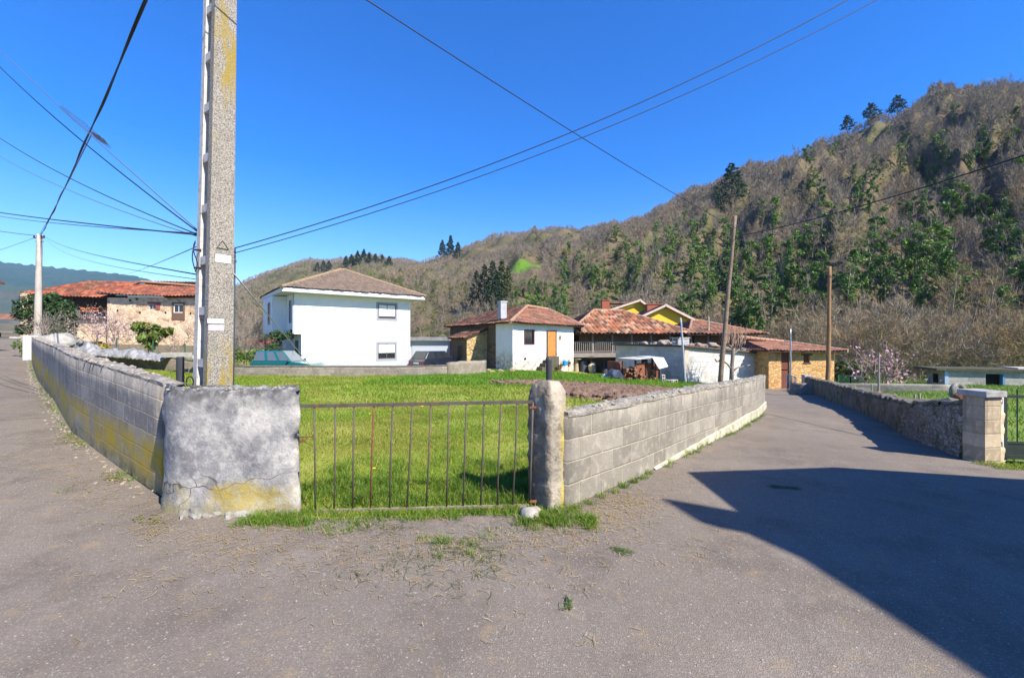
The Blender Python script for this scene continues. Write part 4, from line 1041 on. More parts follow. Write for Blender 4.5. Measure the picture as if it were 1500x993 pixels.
# little brick log shelter with a bent white metal sheet
def log_shelter():
    B=shed_pt(-.02,0,0); A=Vector((*XY(913,24.6),0)); A.z=zf(A.x,A.y); d=Vector((.93,.36)); rz=atan2(d.y,d.x)
    root=empty('brick_shelter',A,rz,label='ramshackle brick log shelter with a bent white metal roof sheet against the block shed',cat='shelter')
    br=mat_blocks('old_brick',(.33,.10,.05),(.25,.08,.045),(.20,.15,.11),lichen=False,rowh=.09,bw=.24,dark_top=False)
    mb=MB(); L=2.75; H=1.25
    for (x0,x1,y0,y1,z0,z1) in ((.95,2.05,0,.14,-.2,.95),(0,.95,.25,.39,-.2,.7),(2.05,L,.35,.49,-.2,.9),(L-.14,L,.5,1.6,-.2,.9),(.0,.14,.4,1.6,-.2,1.05)):
        i=len(mb.f); mb.bb(x0,x1,y0,y1,z0,z1)
        for k in range(6):
            vs=[mb.v[j] for j in mb.f[i+k]]; mb.uv[i+k]=[(p[0]+p[1],p[2]) for p in vs]
    mb.build('brick_wall',br,root)
    for (x,y,h) in ((.9,.0,1.15),(2.1,.0,1.3),(1.6,-.02,1.2),(2.7,.1,1.25),(.1,.2,1.1)): MB().bar((x,y,-.1),(x+R.uniform(-.05,.05),y,h),.09).build('post',DARKWOOD,root)
    mb=MB(); pr=[(-.1,1.22),(1.55,1.28),(2.0,1.24),(2.45,.62),(2.75,.5)]
    pr=[(.6,1.20),(1.75,1.27)]
    mb.prism([(.6,1.20),(1.75,1.26),(1.75,1.29),(.6,1.23)],-.35,1.4); mb.build('roof_sheet',plain('pale_fibre_sheet',(.55,.52,.47),(.42,.40,.36),5),root,fix=True)
    mb=MB(); V=[(1.7,-.45,1.30),(2.55,-.4,1.30),(2.75,-.55,.78),(2.05,-.62,.66),(1.7,1.0,1.34),(2.7,1.0,1.34)]
    mb.v=[v for v in V]+[(v[0],v[1]+.01,v[2]-.02) for v in V]
    mb.f=[(0,3,2,1),(0,1,5,4),(6,7,8,9),(6,10,11,7),(0,6,9,3),(3,9,8,2),(2,8,7,1),(1,7,11,5),(5,11,10,4),(4,10,6,0)]; mb.mi=[0]*10
    mb.build('bent_sheet',plain('white_metal_sheet',(.66,.69,.72),(.55,.58,.62),3,rough=.5),root,fix=True)
    mb=MB()
    for k in range(34):
        x=R.uniform(.1,.85) if k<18 else R.uniform(1.0,2.5); z=.05+R.random()*.75; y=.1+R.random()*.1 if k<18 else .42
        mb.tube([(x,y-.35 if k<18 else -.18,z),(x+.03,y+.2,z)],R.uniform(.04,.075),7)
    mb.build('logs',plain('cut_logs',(.20,.10,.06),(.28,.17,.10),6,(.10,.06,.04),14),root)
    return root
log_shelter()
CB=plain('cinder_block',(.52,.50,.46),(.42,.40,.37),6,bump=.4)
def cinder(p,rz,label):
    mb=MB().bb(-.2,.2,-.1,.1,0,.03).bb(-.2,.2,-.1,.1,.17,.2)
    for x in (-.2,-.015,.17): mb.bb(x,x+.03,-.1,.1,.03,.17)
    q=mb.build('cinder_block',CB,loc=p); q.rotation_euler=(0,pi/2 if 'upright' in label else 0,rz); return tag(q,label,'block')
p=gp(968.5,24.4); p.z+=.25; cinder(p,.4,'hollow pale concrete block standing upright before the brick shelter')
p=gp(987,24.5); cinder(p,.2,'hollow concrete block lying flat beside the metal post')
p=gp(981,24.2); cinder(p,-.5,'hollow concrete block lying askew left of the metal post')
# dark tarpaulin heap left of shelter
q=MB(); p=gp(903,25.2); q.rock((0,0,.2),.55,(1.6,.9,.8),seed=8,sub=2); q=q.build('tarpaulin_heap',plain('dark_blue_tarp',(.035,.05,.08),(.06,.07,.09),5,rough=.5),loc=p); tag(q,'dark blue tarpaulin bunched on the grass left of the brick shelter','tarpaulin')
q=MB(); p=gp(889,26); q.rock((0,0,.1),.4,(1.8,.8,.5),seed=18,sub=2); q=q.build('plastic_sheet',plain('pale_sheet',(.50,.52,.56),(.38,.40,.44),5,rough=.5),loc=p); tag(q,'crumpled pale plastic sheet on the grass under the granary gallery','sheet')

# ------------------------------------------------------------------ ochre stone barn at the bend
def barn():
    Y=26.5; A=XY(1126,Y); d=(.975,.22); rz,dv=frame_of(A,d); zb=-2.2; ze=.86
    root=empty('stone_barn',(A[0],A[1],0),rz,label='ochre stone barn with a low mossy tiled roof at the bend of the lane',cat='barn')
    def q(px,py): return onf(A,d,px,py)
    L,_=q(1222,520); D=6
    stm=mat_stone('honey_stone',((.52,.30,.115),(.62,.40,.18),(.42,.22,.08)),(.56,.40,.21),3.6,1.5,.05,bd=.04)
    dx0,dz1=q(1144.5,513.5); dx1,dz0=q(1156.5,571); wx0,wz1=q(1177,521); wx1,wz0=q(1186,531.5)
    walls_with_holes('wall',L,D,zb,ze,stm,root,holes=[(wx0,wx1,wz0,wz1),(dx0,dx1,dz0,dz1-.05)])
    mb=MB(); n=5
    for k in range(n): mb.bb(dx0+(dx1-dx0)*k/n+.003,dx0+(dx1-dx0)*(k+1)/n-.003,.08,.12,dz0,(dz0+dz1)/2-.03); mb.bb(dx0+(dx1-dx0)*k/n+.003,dx0+(dx1-dx0)*(k+1)/n-.003,.08,.12,(dz0+dz1)/2+.03,dz1-.06)
    mb.build('door',plain('red_brown_door',(.17,.055,.035),(.12,.045,.03),6,rough=.8),root)
    MB().bb(wx0-.18,wx1+.18,-.04,.05,wz1,wz1+.10).bb(wx0-.06,wx1+.06,-.03,.05,wz0-.08,wz0).build('lintel',DARKWOOD,root)
    MB().bb(wx0,wx1,.10,.13,wz0,wz1).build('shutter',plain('shutter_red',(.14,.05,.035)),root)
    # left annexe face
    a=(-.55,-.55,ze+.04); b=(L+.5,-.5,ze-.02); c=(L+.5,D,ze+.0); dd=(-.55,D,ze+.04); e=(.4,2.9,1.75); f=(L-1.0,2.9,1.42)
    for k,pl in enumerate(([a,b,f,e],[b,c,f],[c,dd,e,f],[dd,a,e])):
        r=tile_plane(pl,TILEM,root,amp=.06,period=.25,sag=.05); under(pl,DARKWOOD,r)
        if k==0: ridge([e,f],RIDGE,r); ridge([b,f],RIDGE,r)
barn()
def annexe():
    A=XY(1112,27.6); root=empty('stone_annexe',(A[0],A[1],0),.15,label='narrow shaded stone wall filling the gap between block shed and barn',cat='wall')
    MB().bb(-.1,.75,0,.4,-2.2,.85).build('stonework',mat_stone('shaded_honey_stone',((.26,.14,.055),(.32,.18,.08),(.20,.10,.04)),(.26,.17,.085),3.6,1.5,.05),root)  # barn stone in a darker copy, shade put into the colour
annexe()

# ------------------------------------------------------------------ old stone house far left
def left_house():
    Y=44; A=XY(30,Y); root=empty('old_stone_house',(A[0],A[1],0),radians(2),label='long old stone house with a red tiled roof and flower balcony on the left',cat='house')
    k=Y/F; X=lambda px:(px-30)*k; Z=lambda py: EYE-(py-CY)*k
    zb=.6
    stm=mat_stone('peach_stone',((.60,.42,.25),(.72,.54,.36),(.36,.25,.16)),(.64,.48,.32),2.7,1.5,.05,plaster=(.72,.56,.39),amt=.05,bd=.04)
    Xs=X(153); XE=X(284)
    w0x,w0z,w1x,w1z=X(213),Z(453.5),X(222.5),Z(445.5); v0x,v0z,v1x,v1z=X(248.5),Z(458),X(262.5),Z(446)
    # right block (front y=0) pushed slightly forward
    mb=MB(); 
    holes=[(w0x,w1x,w0z,w1z),(v0x,v1x,v0z,v1z)]
    xs=sorted({Xs,XE,*[h[0] for h in holes],*[h[1] for h in holes]}); zs=sorted({zb,Z(436),*[h[2] for h in holes],*[h[3] for h in holes]})
    for xa,xb in zip(xs,xs[1:]):
        for za,zc in zip(zs,zs[1:]):
            if not any(h[0]<(xa+xb)/2<h[1] and h[2]<(za+zc)/2<h[3] for h in holes): mb.quad([(xa,0,za),(xb,0,za),(xb,0,zc),(xa,0,zc)])
    for a,b,c,d in holes:
        e=.2; mb.quad([(a,0,c),(a,e,c),(a,e,d),(a,0,d)]); mb.quad([(b,0,d),(b,e,d),(b,e,c),(b,0,c)]); mb.quad([(a,0,d),(a,e,d),(b,e,d),(b,0,d)]); mb.quad([(a,0,c),(b,0,c),(b,e,c),(a,e,c)])
    mb.quad([(Xs,9,zb),(Xs,0,zb),(Xs,0,Z(436)),(Xs,9,Z(436))]); mb.quad([(XE,0,zb),(XE-6.6,9,zb),(XE-6.6,9,Z(436)),(XE,0,Z(436))])
    # ground floor of the left half + end pier
    mb.bb(X(33),Xs-.01,1.2,1.6,zb,Z(466)); mb.bb(0,X(40),.0,1.6,zb,Z(430)); 
    mb.build('wall',stm,root)
    MB().bb(X(36),Xs-.02,2.2,2.5,Z(468),Z(430)).build('balcony_back_wall',DARKWOOD,root)
    MB().bb(X(40.2),Xs-.015,.9,2.3,Z(468.5),Z(466)).build('balcony_floor',DARKWOOD,root)
    # balcony balustrade
    mb=MB().bb(X(60),Xs-.02,.95,1.03,Z(455),Z(453.8)); n=34
    for i in range(n): x=X(60)+(Xs-.1-X(60))*i/n; mb.bb(x,x+.06,.96,1.02,Z(466),Z(455))
    mb.build('balustrade',GREYWOOD,root)
    for px in (62,90,120,146): MB().bb(X(px)-.08,X(px)+.08,.98,1.14,Z(466),Z(430)).build('balcony_post',DARKWOOD,root)
    # windows
    red=plain('maroon_surround',(.28,.085,.07),(.22,.07,.06),4)
    window(root,w0x,w1x,w0z,w1z,.08,frame=plain('grey_frame',(.45,.42,.42)),bars=1)
    MB().bb(w0x-.12,w1x+.55,-.05,-.005,w1z+.02,w1z+.22).bb(w1x+.03,w1x+.45,-.05,-.005,w0z-.05,w1z+.015).build('window_surround',red,root)
    window(root,v0x,v1x,v0z,v1z,.06,frame=plain('white_frame',(.72,.72,.72)),bars=1)
    MB().bb(v0x-.16,v0x-.005,-.06,.0,v0z-.8,v1z+.1).bb(v1x+.005,v1x+.16,-.06,.0,v0z-.8,v1z+.1).bb(v0x-.16,v1x+.16,-.06,.0,v1z+.105,v1z+.22).bb(v0x,v1x,-.05,.0,v0z-.75,v0z-.02).build('window_box_frame',plain('brown_surround',(.15,.09,.06),rough=.8),root)
    mb=MB()
    for px,py in ((168,455),(237,458),(273,459),(200,458),(166,472),(186,440),(196,438)): mb.box((X(px),-.01,Z(py)),(.16,.05,.2))
    mb.build('beam_hole',DARKIN,root)
    # roofs: right block
    e0,e1=(Xs-.35,-.7,Z(431)),(XE+.9,-.7,Z(434.5)); rr=tile_plane([e0,e1,(X(262),4.5,Z(417)+.35),(X(150),4.5,Z(411.5)+.55)],TILEL,root,amp=.11,period=.34,sag=.12)
    under([e0,e1,(X(262),4.5,Z(417)+.35),(X(150),4.5,Z(411.5)+.55)],DARKWOOD,rr)
    q=[e1,(XE-6.1,9.5,Z(434.5)),(X(262),4.5,Z(417)+.35)]; tile_plane(q,TILEL,root,amp=.11,period=.34); 
    q=[(XE-6.1,9.5,Z(434)),(Xs-.4,9.5,Z(434)),(X(150),4.5,Z(411.5)+.55),(X(262),4.5,Z(417)+.35)]; tile_plane(q,TILEL,root,amp=.11,period=.34)
    ridge([(X(150),4.5,Z(411.5)+.55),(X(262),4.5,Z(417)+.35)],RIDGE,rr)
    # left wing, lower eave
    f0,f1=(X(25),.15,Z(430)),(Xs+.05,.15,Z(436)); pl=[f0,f1,(X(150),4.5,Z(412)+.5),(X(72),4.5,Z(414.5)+.45)]
    r2=tile_plane(pl,TILEL,root,amp=.11,period=.34,sag=.1); under(pl,DARKWOOD,r2)
    q=[(X(25),9.3,Z(430)),f0,(X(72),4.5,Z(414.5)+.45)]; tile_plane(q,TILEL,root,amp=.11,period=.34)
    ridge([f0,(X(72),4.5,Z(414.5)+.45),(X(150),4.5,Z(412)+.5)],RIDGE,r2)
    MB().bb(X(71),X(77),4.0,4.6,Z(417),Z(412)+.6).build('chimney',plain('tile_chimney',(.38,.20,.13),(.25,.13,.09),5),r2)
    MB().tube([(XE+.35,-.3,zb),(XE+.35,-.3,Z(436))],.13,8).build('downpipe',plain('grey_pipe',(.30,.30,.31)),root)
    return X,Z,A,Y
LX,LZ,LA,LY=left_house()
# geranium boxes on its balcony: each a thing
FLR=[mat_leaf('red_blooms',(.65,.10,.05),(.72,.24,.06),trans=.2),mat_leaf('orange_blooms',(.72,.26,.05),(.70,.38,.20),trans=.2)]
rzL=radians(2)
for i,px in enumerate((108,116,124,132,140,148)):
    lx=LX(px); p=Vector((LA[0]+lx*cos(rzL)-.9*sin(rzL),LA[1]+lx*sin(rzL)+.9*cos(rzL),LZ(455)+.02))
    q=empty('flower_box',p,rzL,label='flower box of red and orange blooms along the balcony rail of the old stone house',cat='flower box',group='flower boxes on the balcony')
    MB().bb(-.27,.27,-.14,.1,-.12,.08).build('box',TERRA,q); leafball((0,0,.22),.3,60,.16,FLR[i%2],'blooms',q,.7); leafball((0,0,.12),.28,50,.16,LEAFD,'leaves',q,.6)
# low white building at the far left edge
def far_white():
    Y=62; p=XY(-60,Y); root=empty('low_white_building',(p[0],p[1],0),label='low white building with a brown roof at the left edge beyond the road',cat='building')
    k=Y/F; L=(27+60)*k; z1=EYE+27*k*.7; z0=1.0
    MB().bb(0,L,0,6,z0,EYE+.028*10*k*10).build('wall',WHITEP,root)
    pl=[(-.3,-.4,EYE+29*k),(L+.2,-.4,EYE+28*k),(L+.2,4,EYE+38*k),(-.3,4,EYE+38*k)]; tile_plane(pl,TILEM,root)
    MB().bb(-.3,L-.8,-3.0,-.02,EYE+9*k,EYE+11.5*k).build('canopy',plain('grey_canopy',(.22,.19,.18)),root)
    MB().bb(0,L-2.5,-.5,-.02,EYE+3*k,EYE+9*k).build('dark_opening',DARKIN,root)
far_white()
def eave_left():
    Y=26; a=P(-30,424,Y); root=empty('eaves_house',(a.x,a.y,0),label='dark eave corner of a house cut off by the left picture edge',cat='house')
    e=P(7.5,416,Y); w=e.x-a.x; MB().bb(-9,w-.9,-9,-.6,0,5.2).build('wall',plain('cream_render',(.60,.56,.50)),root)
    mb=MB(); mb.prism([(-9,5.6),(w-.45,5.15),(w,4.9),(w,5.02),(w-.45,5.3),(-9,6.6)],-9.5,0); mb.build('roof',plain('dark_red_roof',(.10,.05,.045),(.07,.05,.05),4),root,fix=True)
eave_left()
# ------------------------------------------------------------------ cars
TYRE=plain('tyre_rubber',(.02,.02,.02),rough=.9); RIM=plain('alloy_rim',(.35,.36,.38),rough=.35,metal=.7)
def carpaint(name,c):
    t=NT(name,rough=.25,spec=.5); t.b.inputs['Coat Weight'].default_value=.8; t.b.inputs['Coat Roughness'].default_value=.05; t.color(c); return t.m
CARGLASS=plain('car_glass',(.10,.13,.15),rough=.04,spec=.9)  # pale base colour stands in for sky reflected in the panes
def car(name, loc, rz, L, W, H, paint, label, cat, suv=False, bumper=None, plate=True, glass=None):
    """x forward, body profile extruded with tumblehome; belt at .58H"""
    root=empty(name,loc,rz,label=label,cat=cat)
    g=.22 if suv else .18; wr=.36 if suv else .32; bz=H*(.60 if suv else .6)
    xf,xr=L/2-.78,-L/2+.75
    if suv: prof=[(-L/2,g+.25),(-L/2+.02,bz-.05),(-L/2+.1,bz),(L/2-1.2,bz),(L/2-.25,bz-.12),(L/2-.05,bz-.3),(L/2,g+.2),(L/2-.1,g)]
    else: prof=[(-L/2,g+.25),(-L/2-.0,bz-.15),(-L/2+.12,bz+.0),(L/2-1.25,bz),(L/2-.35,bz-.14),(L/2-.05,bz-.32),(L/2,g+.2),(L/2-.1,g)]
    def arch(x): return [(x+wr*1.12*cos(a),wr+wr*1.12*sin(a)) for a in [pi*k/8 for k in range(9)]]
    out=prof+[p for p in arch(xf) if p[1]>=g]+[p for p in arch(xr) if p[1]>=g]+[(-L/2+.1,g)]
    sec=[(-W/2+.0,1),(-W/2+.06,1.0),(W/2-.06,1.0),(W/2,1)]
    mb=MB(); n=len(out)
    for y,ins in ((-W/2,.0),(-W/2+.001,0),(W/2-.001,0),(W/2,0)): pass
    def ring(y,sh): 
        return [(x*(1-sh*.02), y, z-(sh*.05 if z>bz-.2 else 0)) for x,z in out]
    rings=[ring(-W/2+.05,1),ring(-W/2,.3),ring(-W/2+.12,0),ring(W/2-.12,0),ring(W/2,.3),ring(W/2-.05,1)]
    rings=[ring(-W/2,1),ring(-W/2+.07,0),ring(W/2-.07,0),ring(W/2,1)]
    for r in rings: mb.v += r
    for k in range(len(rings)-1):
        for j in range(n): mb.f.append((k*n+j,k*n+(j+1)%n,(k+1)*n+(j+1)%n,(k+1)*n+j)); mb.mi.append(0)
    mb.f.append(tuple(range(n))); mb.f.append(tuple((len(rings)-1)*n+j for j in range(n))[::-1]); mb.mi+=[0,0]
    body=mb.build('body',paint,root,fix=True)
    # greenhouse
    x0,x1,x2,x3=(-L/2+.12,-L/2+.28,L/2-1.95,L/2-1.3) if suv else (-L/2+.1,-L/2+.55,L/2-2.0,L/2-1.15)
    t=W/2-.18; b=W/2-.05
    mb=MB(); mb.v=[(x0,-b,bz-.01),(x3,-b,bz-.01),(x3,b,bz-.01),(x0,b,bz-.01),(x1,-t,H-.03),(x2,-t,H-.03),(x2,t,H-.03),(x1,t,H-.03)]
    mb.f=[(0,3,2,1),(4,5,6,7),(0,1,5,4),(1,2,6,5),(2,3,7,6),(3,0,4,7)]; mb.mi=[0]*6
    mb.build('cabin',paint,root,bevel=.07)
    gv=[Vector(v) for v in mb.v]
    def pane(q, inset=.1, name='window', out_=.008):
        q=[Vector(p) for p in q]; c=sum(q,Vector())/4; nrm=(q[1]-q[0]).cross(q[2]-q[0]).normalized()
        if nrm.dot(c-Vector((0,0,bz)))<0: nrm=-nrm
        w=[c+(p-c)*(1-inset)+nrm*out_ for p in q]; w2=[p-nrm*.02 for p in w]
        m=MB(); m.v=[tuple(p) for p in w+w2]; m.f=[(0,1,2,3),(7,6,5,4),(0,4,5,1),(1,5,6,2),(2,6,7,3),(3,7,4,0)]; m.mi=[0]*6
        return m.build(name,glass or CARGLASS,root,fix=True)
    pane([gv[1],gv[2],gv[6],gv[5]],.12,'windscreen'); pane([gv[3],gv[0],gv[4],gv[7]],.14,'rear_window')
    for a,bq,c,d in ((0,1,5,4),(3,2,6,7)):
        A_,B_,C_,D__=gv[a],gv[bq],gv[c],gv[d]
        for s,e in ((0,.36),(.38,.68),(.70,1)):
            q=[A_.lerp(B_,s),A_.lerp(B_,e),D__.lerp(C_,e),D__.lerp(C_,s)]; pane(q,.2)
    for x in (xf,xr):
        for sy in (-1,1):
            w=MB().lathe([(wr*.7,-.1),(wr*.95,-.1),(wr,-.06),(wr,.06),(wr*.95,.1),(wr*.7,.1)],n=20).build('wheel',TYRE,root,loc=(x,sy*(W/2-.12),wr)); w.rotation_euler=(pi/2,0,0)
            MB().lathe([(.0,-.085),(wr*.62,-.085),(wr*.68,-.105),(wr*.68,.105),(wr*.62,.085),(0,.085)],n=12).build('rim',RIM,w)
    lt=plain('tail_lamp_red',(.35,.01,.01),rough=.2); hd=plain('headlamp_glass',(.55,.57,.6),rough=.1)
    for sy in (-1,1):
        MB().bb(-L/2-.012,-L/2+.06,sy*(W/2-.14)-.08,sy*(W/2-.14)+.08,bz-.42,bz-.12).build('tail_light',lt,root)
        MB().bb(L/2-.2,L/2-.02,sy*(W/2-.25)-.14,sy*(W/2-.25)+.14,bz-.42,bz-.28).build('headlight',hd,root)
        MB().box((x3-.1,sy*(W/2+.06),bz+.08),(.09,.2,.14)).build('mirror',paint,root,bevel=.02)
    bp=bumper or BLACKP
    MB().bb(-L/2-.06,-L/2+.1,-W/2+.05,W/2-.05,g+.08,g+.3).bb(L/2-.1,L/2+.05,-W/2+.05,W/2-.05,g+.05,g+.28).build('bumper',bp,root)
    if plate: MB().bb(-L/2-.022,-L/2-.005,-.27,.27,bz-.33,bz-.22).build('number_plate',plain('plate_white',(.75,.75,.73),rough=.5),root)
    return root
TEAL=carpaint('teal_paint',(.008,.115,.12)); 
b=gp(423,26.3); c1=car('off_road_car',(b.x,b.y,EYE-(514-497)/F*26.3-1.68),radians(-3),3.85,1.7,1.72,TEAL,'teal off road car with roof rails and a spare wheel parked beside the white house','car',suv=True,plate=False)
w=MB().lathe([(.1,-.1),(.33,-.1),(.36,-.05),(.36,.05),(.33,.1),(.1,.1)],n=18).build('spare_wheel',TYRE,c1,loc=(-3.85/2-.1,.1,1.02)); w.rotation_euler=(0,pi/2,0)
mb=MB()
for sy in (-1,1):
    mb.tube([(-1.5,sy*.62,1.72),(-1.45,sy*.62,1.78),(.2,sy*.62,1.78),(.3,sy*.62,1.72)],.018,6)
mb.build('roof_rail',BLACKP,c1)
MB().bb(-1.9,1.9,-.87,-.845,.75,.80).bb(-1.9,1.9,.845,.87,.75,.80).build('side_moulding',plain('silver_trim',(.35,.42,.42),rough=.4),c1)
b=gp(641,33.0); car('hatchback',(b.x,b.y,EYE-(513.5-497)/F*33.0-1.56),radians(52),4.2,1.82,1.56,carpaint('dark_blue_paint',(.012,.015,.03)),'dark blue hatchback parked between the garage and the old farmhouse','car',glass=GLASS)

# ------------------------------------------------------------------ wooden and metal poles
def simple_pole(name,foot,top,r0,r1,mat,label,n=10,cat='pole',extra=None):
    foot=Vector(foot); top=Vector(top); k=10
    root=empty(name,foot,label=label,cat=cat)
    pts=[(top-foot)*(i/k)+Vector((R.uniform(-.012,.012),R.uniform(-.012,.012),0)) for i in range(k+1)]; pts[0].z-=.3
    MB().tube(pts,[r0+(r1-r0)*i/k for i in range(k+1)],n).build('shaft',mat,root,smooth=True)
    if extra: extra(root,top-foot)
    return root
def collar(root,t): MB().tube([t-Vector((0,0,.55)),t-Vector((0,0,.47))],.085,8).tube([t-Vector((.1,0,.5)),t-Vector((-.18,0,.52))],.02,6).build('insulator_bracket',IRON,root)
simple_pole('timber_pole',gp(1054,23.4),P(1077,317,23.4),.14,.085,WOODP,'leaning brown timber pole in front of the block shed, carrying a single cable',extra=collar)
simple_pole('timber_pole',P(1212.5,572,21.5),P(1215.5,391,21.5),.11,.075,plain('orange_pole_timber',(.30,.165,.075),(.22,.13,.07),5,(.14,.09,.06),14,bump=.5),'upright orange brown timber pole in front of the ochre stone barn',extra=collar)
simple_pole('metal_post',gp(1004,24.6),P(997,466,24.6),.075,.05,plain('blue_grey_pipe',(.25,.29,.36),(.33,.36,.42),5,rough=.5),'tall blue grey metal post standing at the corner of the block shed')
simple_pole('metal_post',P(1158,574,24.8),P(1158,482,24.8),.05,.04,STEEL,'thin grey metal post beside the small gate at the barn')
def insul(root,t):
    mb=MB().bar(t-Vector((.45,0,.25)),t-Vector((-.35,0,.25)),.07).bar(t-Vector((.3,0,.5)),t-Vector((-.3,0,.5)),.05); mb.build('cross_arm',IRON,root)
    mb=MB()
    for x in (-.4,-.15,.15,.32): mb.lathe([(.03,0),(.06,.05),(.04,.09),(.05,.14),(.02,.16)],(t.x+x,t.y,t.z-.22),8)
    mb.build('insulator',plain('brown_glaze',(.06,.035,.025),rough=.3),root)
fp=P(55,499,31); simple_pole('concrete_pole',(fp.x,fp.y,zf(fp.x,fp.y)),P(58,344,31),.23,.15,plain('pale_pole_concrete',(.47,.43,.37),(.36,.33,.29),2,bump=.4),'slim pale concrete cable pole rising beside the dark leafy tree on the left',extra=insul)
q=gp(44.5,23.6); q=MB().bb(-.22,.22,-.2,.2,-.3,1.38).build('gate_stump',plain('white_stump',(.62,.62,.60),(.50,.50,.48),4,bump=.3),loc=q,bevel=.02); tag(q,'square whitewashed post at the far end of the left block wall','post')

# small metal gate by the barn
def small_gate():
    Y=24.9; a=P(1153,573,Y); root=empty('small_gate',a,label='small grey metal gate leaning open between the barn and the lane wall',cat='gate')
    e=lambda x,y,dz=0: P(x,y,Y+dz)-a
    mb=MB().bar(e(1153,549),e(1166,553,-.3),.05).bar(e(1166,553,-.3),e(1166,572,-.3),.05).bar(e(1153,549),e(1153,571),.05).bar(e(1153,571),e(1166,573,-.3),.05).bar(e(1153,559),e(1166,562,-.3),.04); mb.build('gate_frame',STEEL,root)
    mb=MB()
    for k in range(5): t=(k+1)/6; mb.bar(e(1153,549).lerp(e(1166,553,-.3),t),e(1153,571).lerp(e(1166,573,-.3),t),.025)
    mb.build('bar',STEEL,root)
    MB().bb(.9,1.25,-.2,.1,-.1,.95).build('gate_wing',plain('pale_gate_wing',(.45,.45,.45),(.33,.33,.33),3),root)
small_gate()

# ------------------------------------------------------------------ right gate, pillar and garden things
def right_pillar():
    c=Vector((6.60,6.0)); root=empty('gate_pillar',(c.x,c.y,-.12),radians(8),label='square block gate pillar with a grey capstone at the end of the mossy stone wall',cat='pillar')
    d=.26; z1=.92
    m1=mat_blocks('pillar_blocks',(.46,.37,.25),(.54,.44,.31),(.36,.30,.22),lichen=False,rowh=.19,bw=.8)
    mb=MB(); h=d/2
    for (a,b) in (((-h,-h),(h,-h)),((h,-h),(h,h)),((h,h),(-h,h)),((-h,h),(-h,-h))):
        for k in range(5):
            z0_,z1_=-.15+1.1*k/5,-.15+1.1*(k+1)/5
            mb.quad([(a[0],a[1],z0_),(b[0],b[1],z0_),(b[0],b[1],z1_),(a[0],a[1],z1_)],[(0,z0_+.15),(.4,z0_+.15),(.4,z1_+.15),(0,z1_+.15)])
    mb.build('shaft',m1,root)
    MB().bb(-h-.045,h+.045,-h-.045,h+.045,z1,z1+.085).build('capstone',plain('cap_concrete',(.36,.36,.36),(.26,.25,.24),5,(.15,.15,.14),12,bump=.5),root,bevel=.012)
    # eroded lime jamb on the gate side
    mb=MB(); zs_=[-.1+.98*k/14 for k in range(15)]; rg=[[(h+.002,-d*.4),(h+.10+R.uniform(-.012,.008),-d*.4+R.uniform(-.012,.012)),(h+.10+R.uniform(-.012,.008),d*.4),(h+.002,d*.4)] for _ in zs_]
    for z_,q in zip(zs_,rg): mb.v += [(x,y,z_) for x,y in q]
    for k in range(14):
        for j in range(4): mb.f.append((k*4+j,k*4+(j+1)%4,k*4+4+(j+1)%4,k*4+4+j)); mb.mi.append(0)
    mb.f += [(3,2,1,0),(56,57,58,59)]; mb.mi += [0,0]
    mb.build('lime_jamb',plain('lime_render',(.66,.57,.40),(.54,.43,.27),4,bump=.7),root)
    return c
PC=right_pillar()
def right_gate():
    a=Vector((6.86,5.95,-.1)); b=Vector((9.6,5.75,-.12)); d=(b-a)
    root=empty('garden_gate',a,label='dark green iron bar gate with a sheet metal foot panel at the right edge',cat='gate')
    m=plain('dark_green_iron',(.02,.03,.025),(.03,.04,.035),10,rough=.55)
    t=lambda x,z: d*x+Vector((0,0,z))
    MB().bar(t(0,.02),t(0,.92),.045).bar(t(1,.02),t(1,.92),.045).bar(t(0,.90),t(1,.90),.035).bar(t(0,.06),t(1,.06),.05).bar(t(0,.26),t(1,.26),.03).build('gate_frame',m,root)
    n=16
    for k in range(1,n): MB().tube([t(k/n,.26),t(k/n,1.0)],.008,6).build('bar',m,root)
    mb=MB(); u=Vector((0,.006,0)); q=[t(.01,.07),t(.99,.07),t(.99,.25),t(.01,.25)]
    mb.v=[tuple(p-u) for p in q]+[tuple(p+u) for p in q]; mb.f=[(0,1,2,3),(7,6,5,4),(0,4,5,1),(1,5,6,2),(2,6,7,3),(3,7,4,0)]; mb.mi=[0]*6; mb.build('foot_panel',m,root)
    MB().tube([t(-.02,.2),t(-.02,.27)],.03,8).tube([t(-.02,.8),t(-.02,.87)],.03,8).build('hinge',m,root)
    MB().bb(-.05,.0,-.02,.03,0,.95).build('white_pipe',plain('white_pipe',(.65,.65,.63)),root) 
right_gate()
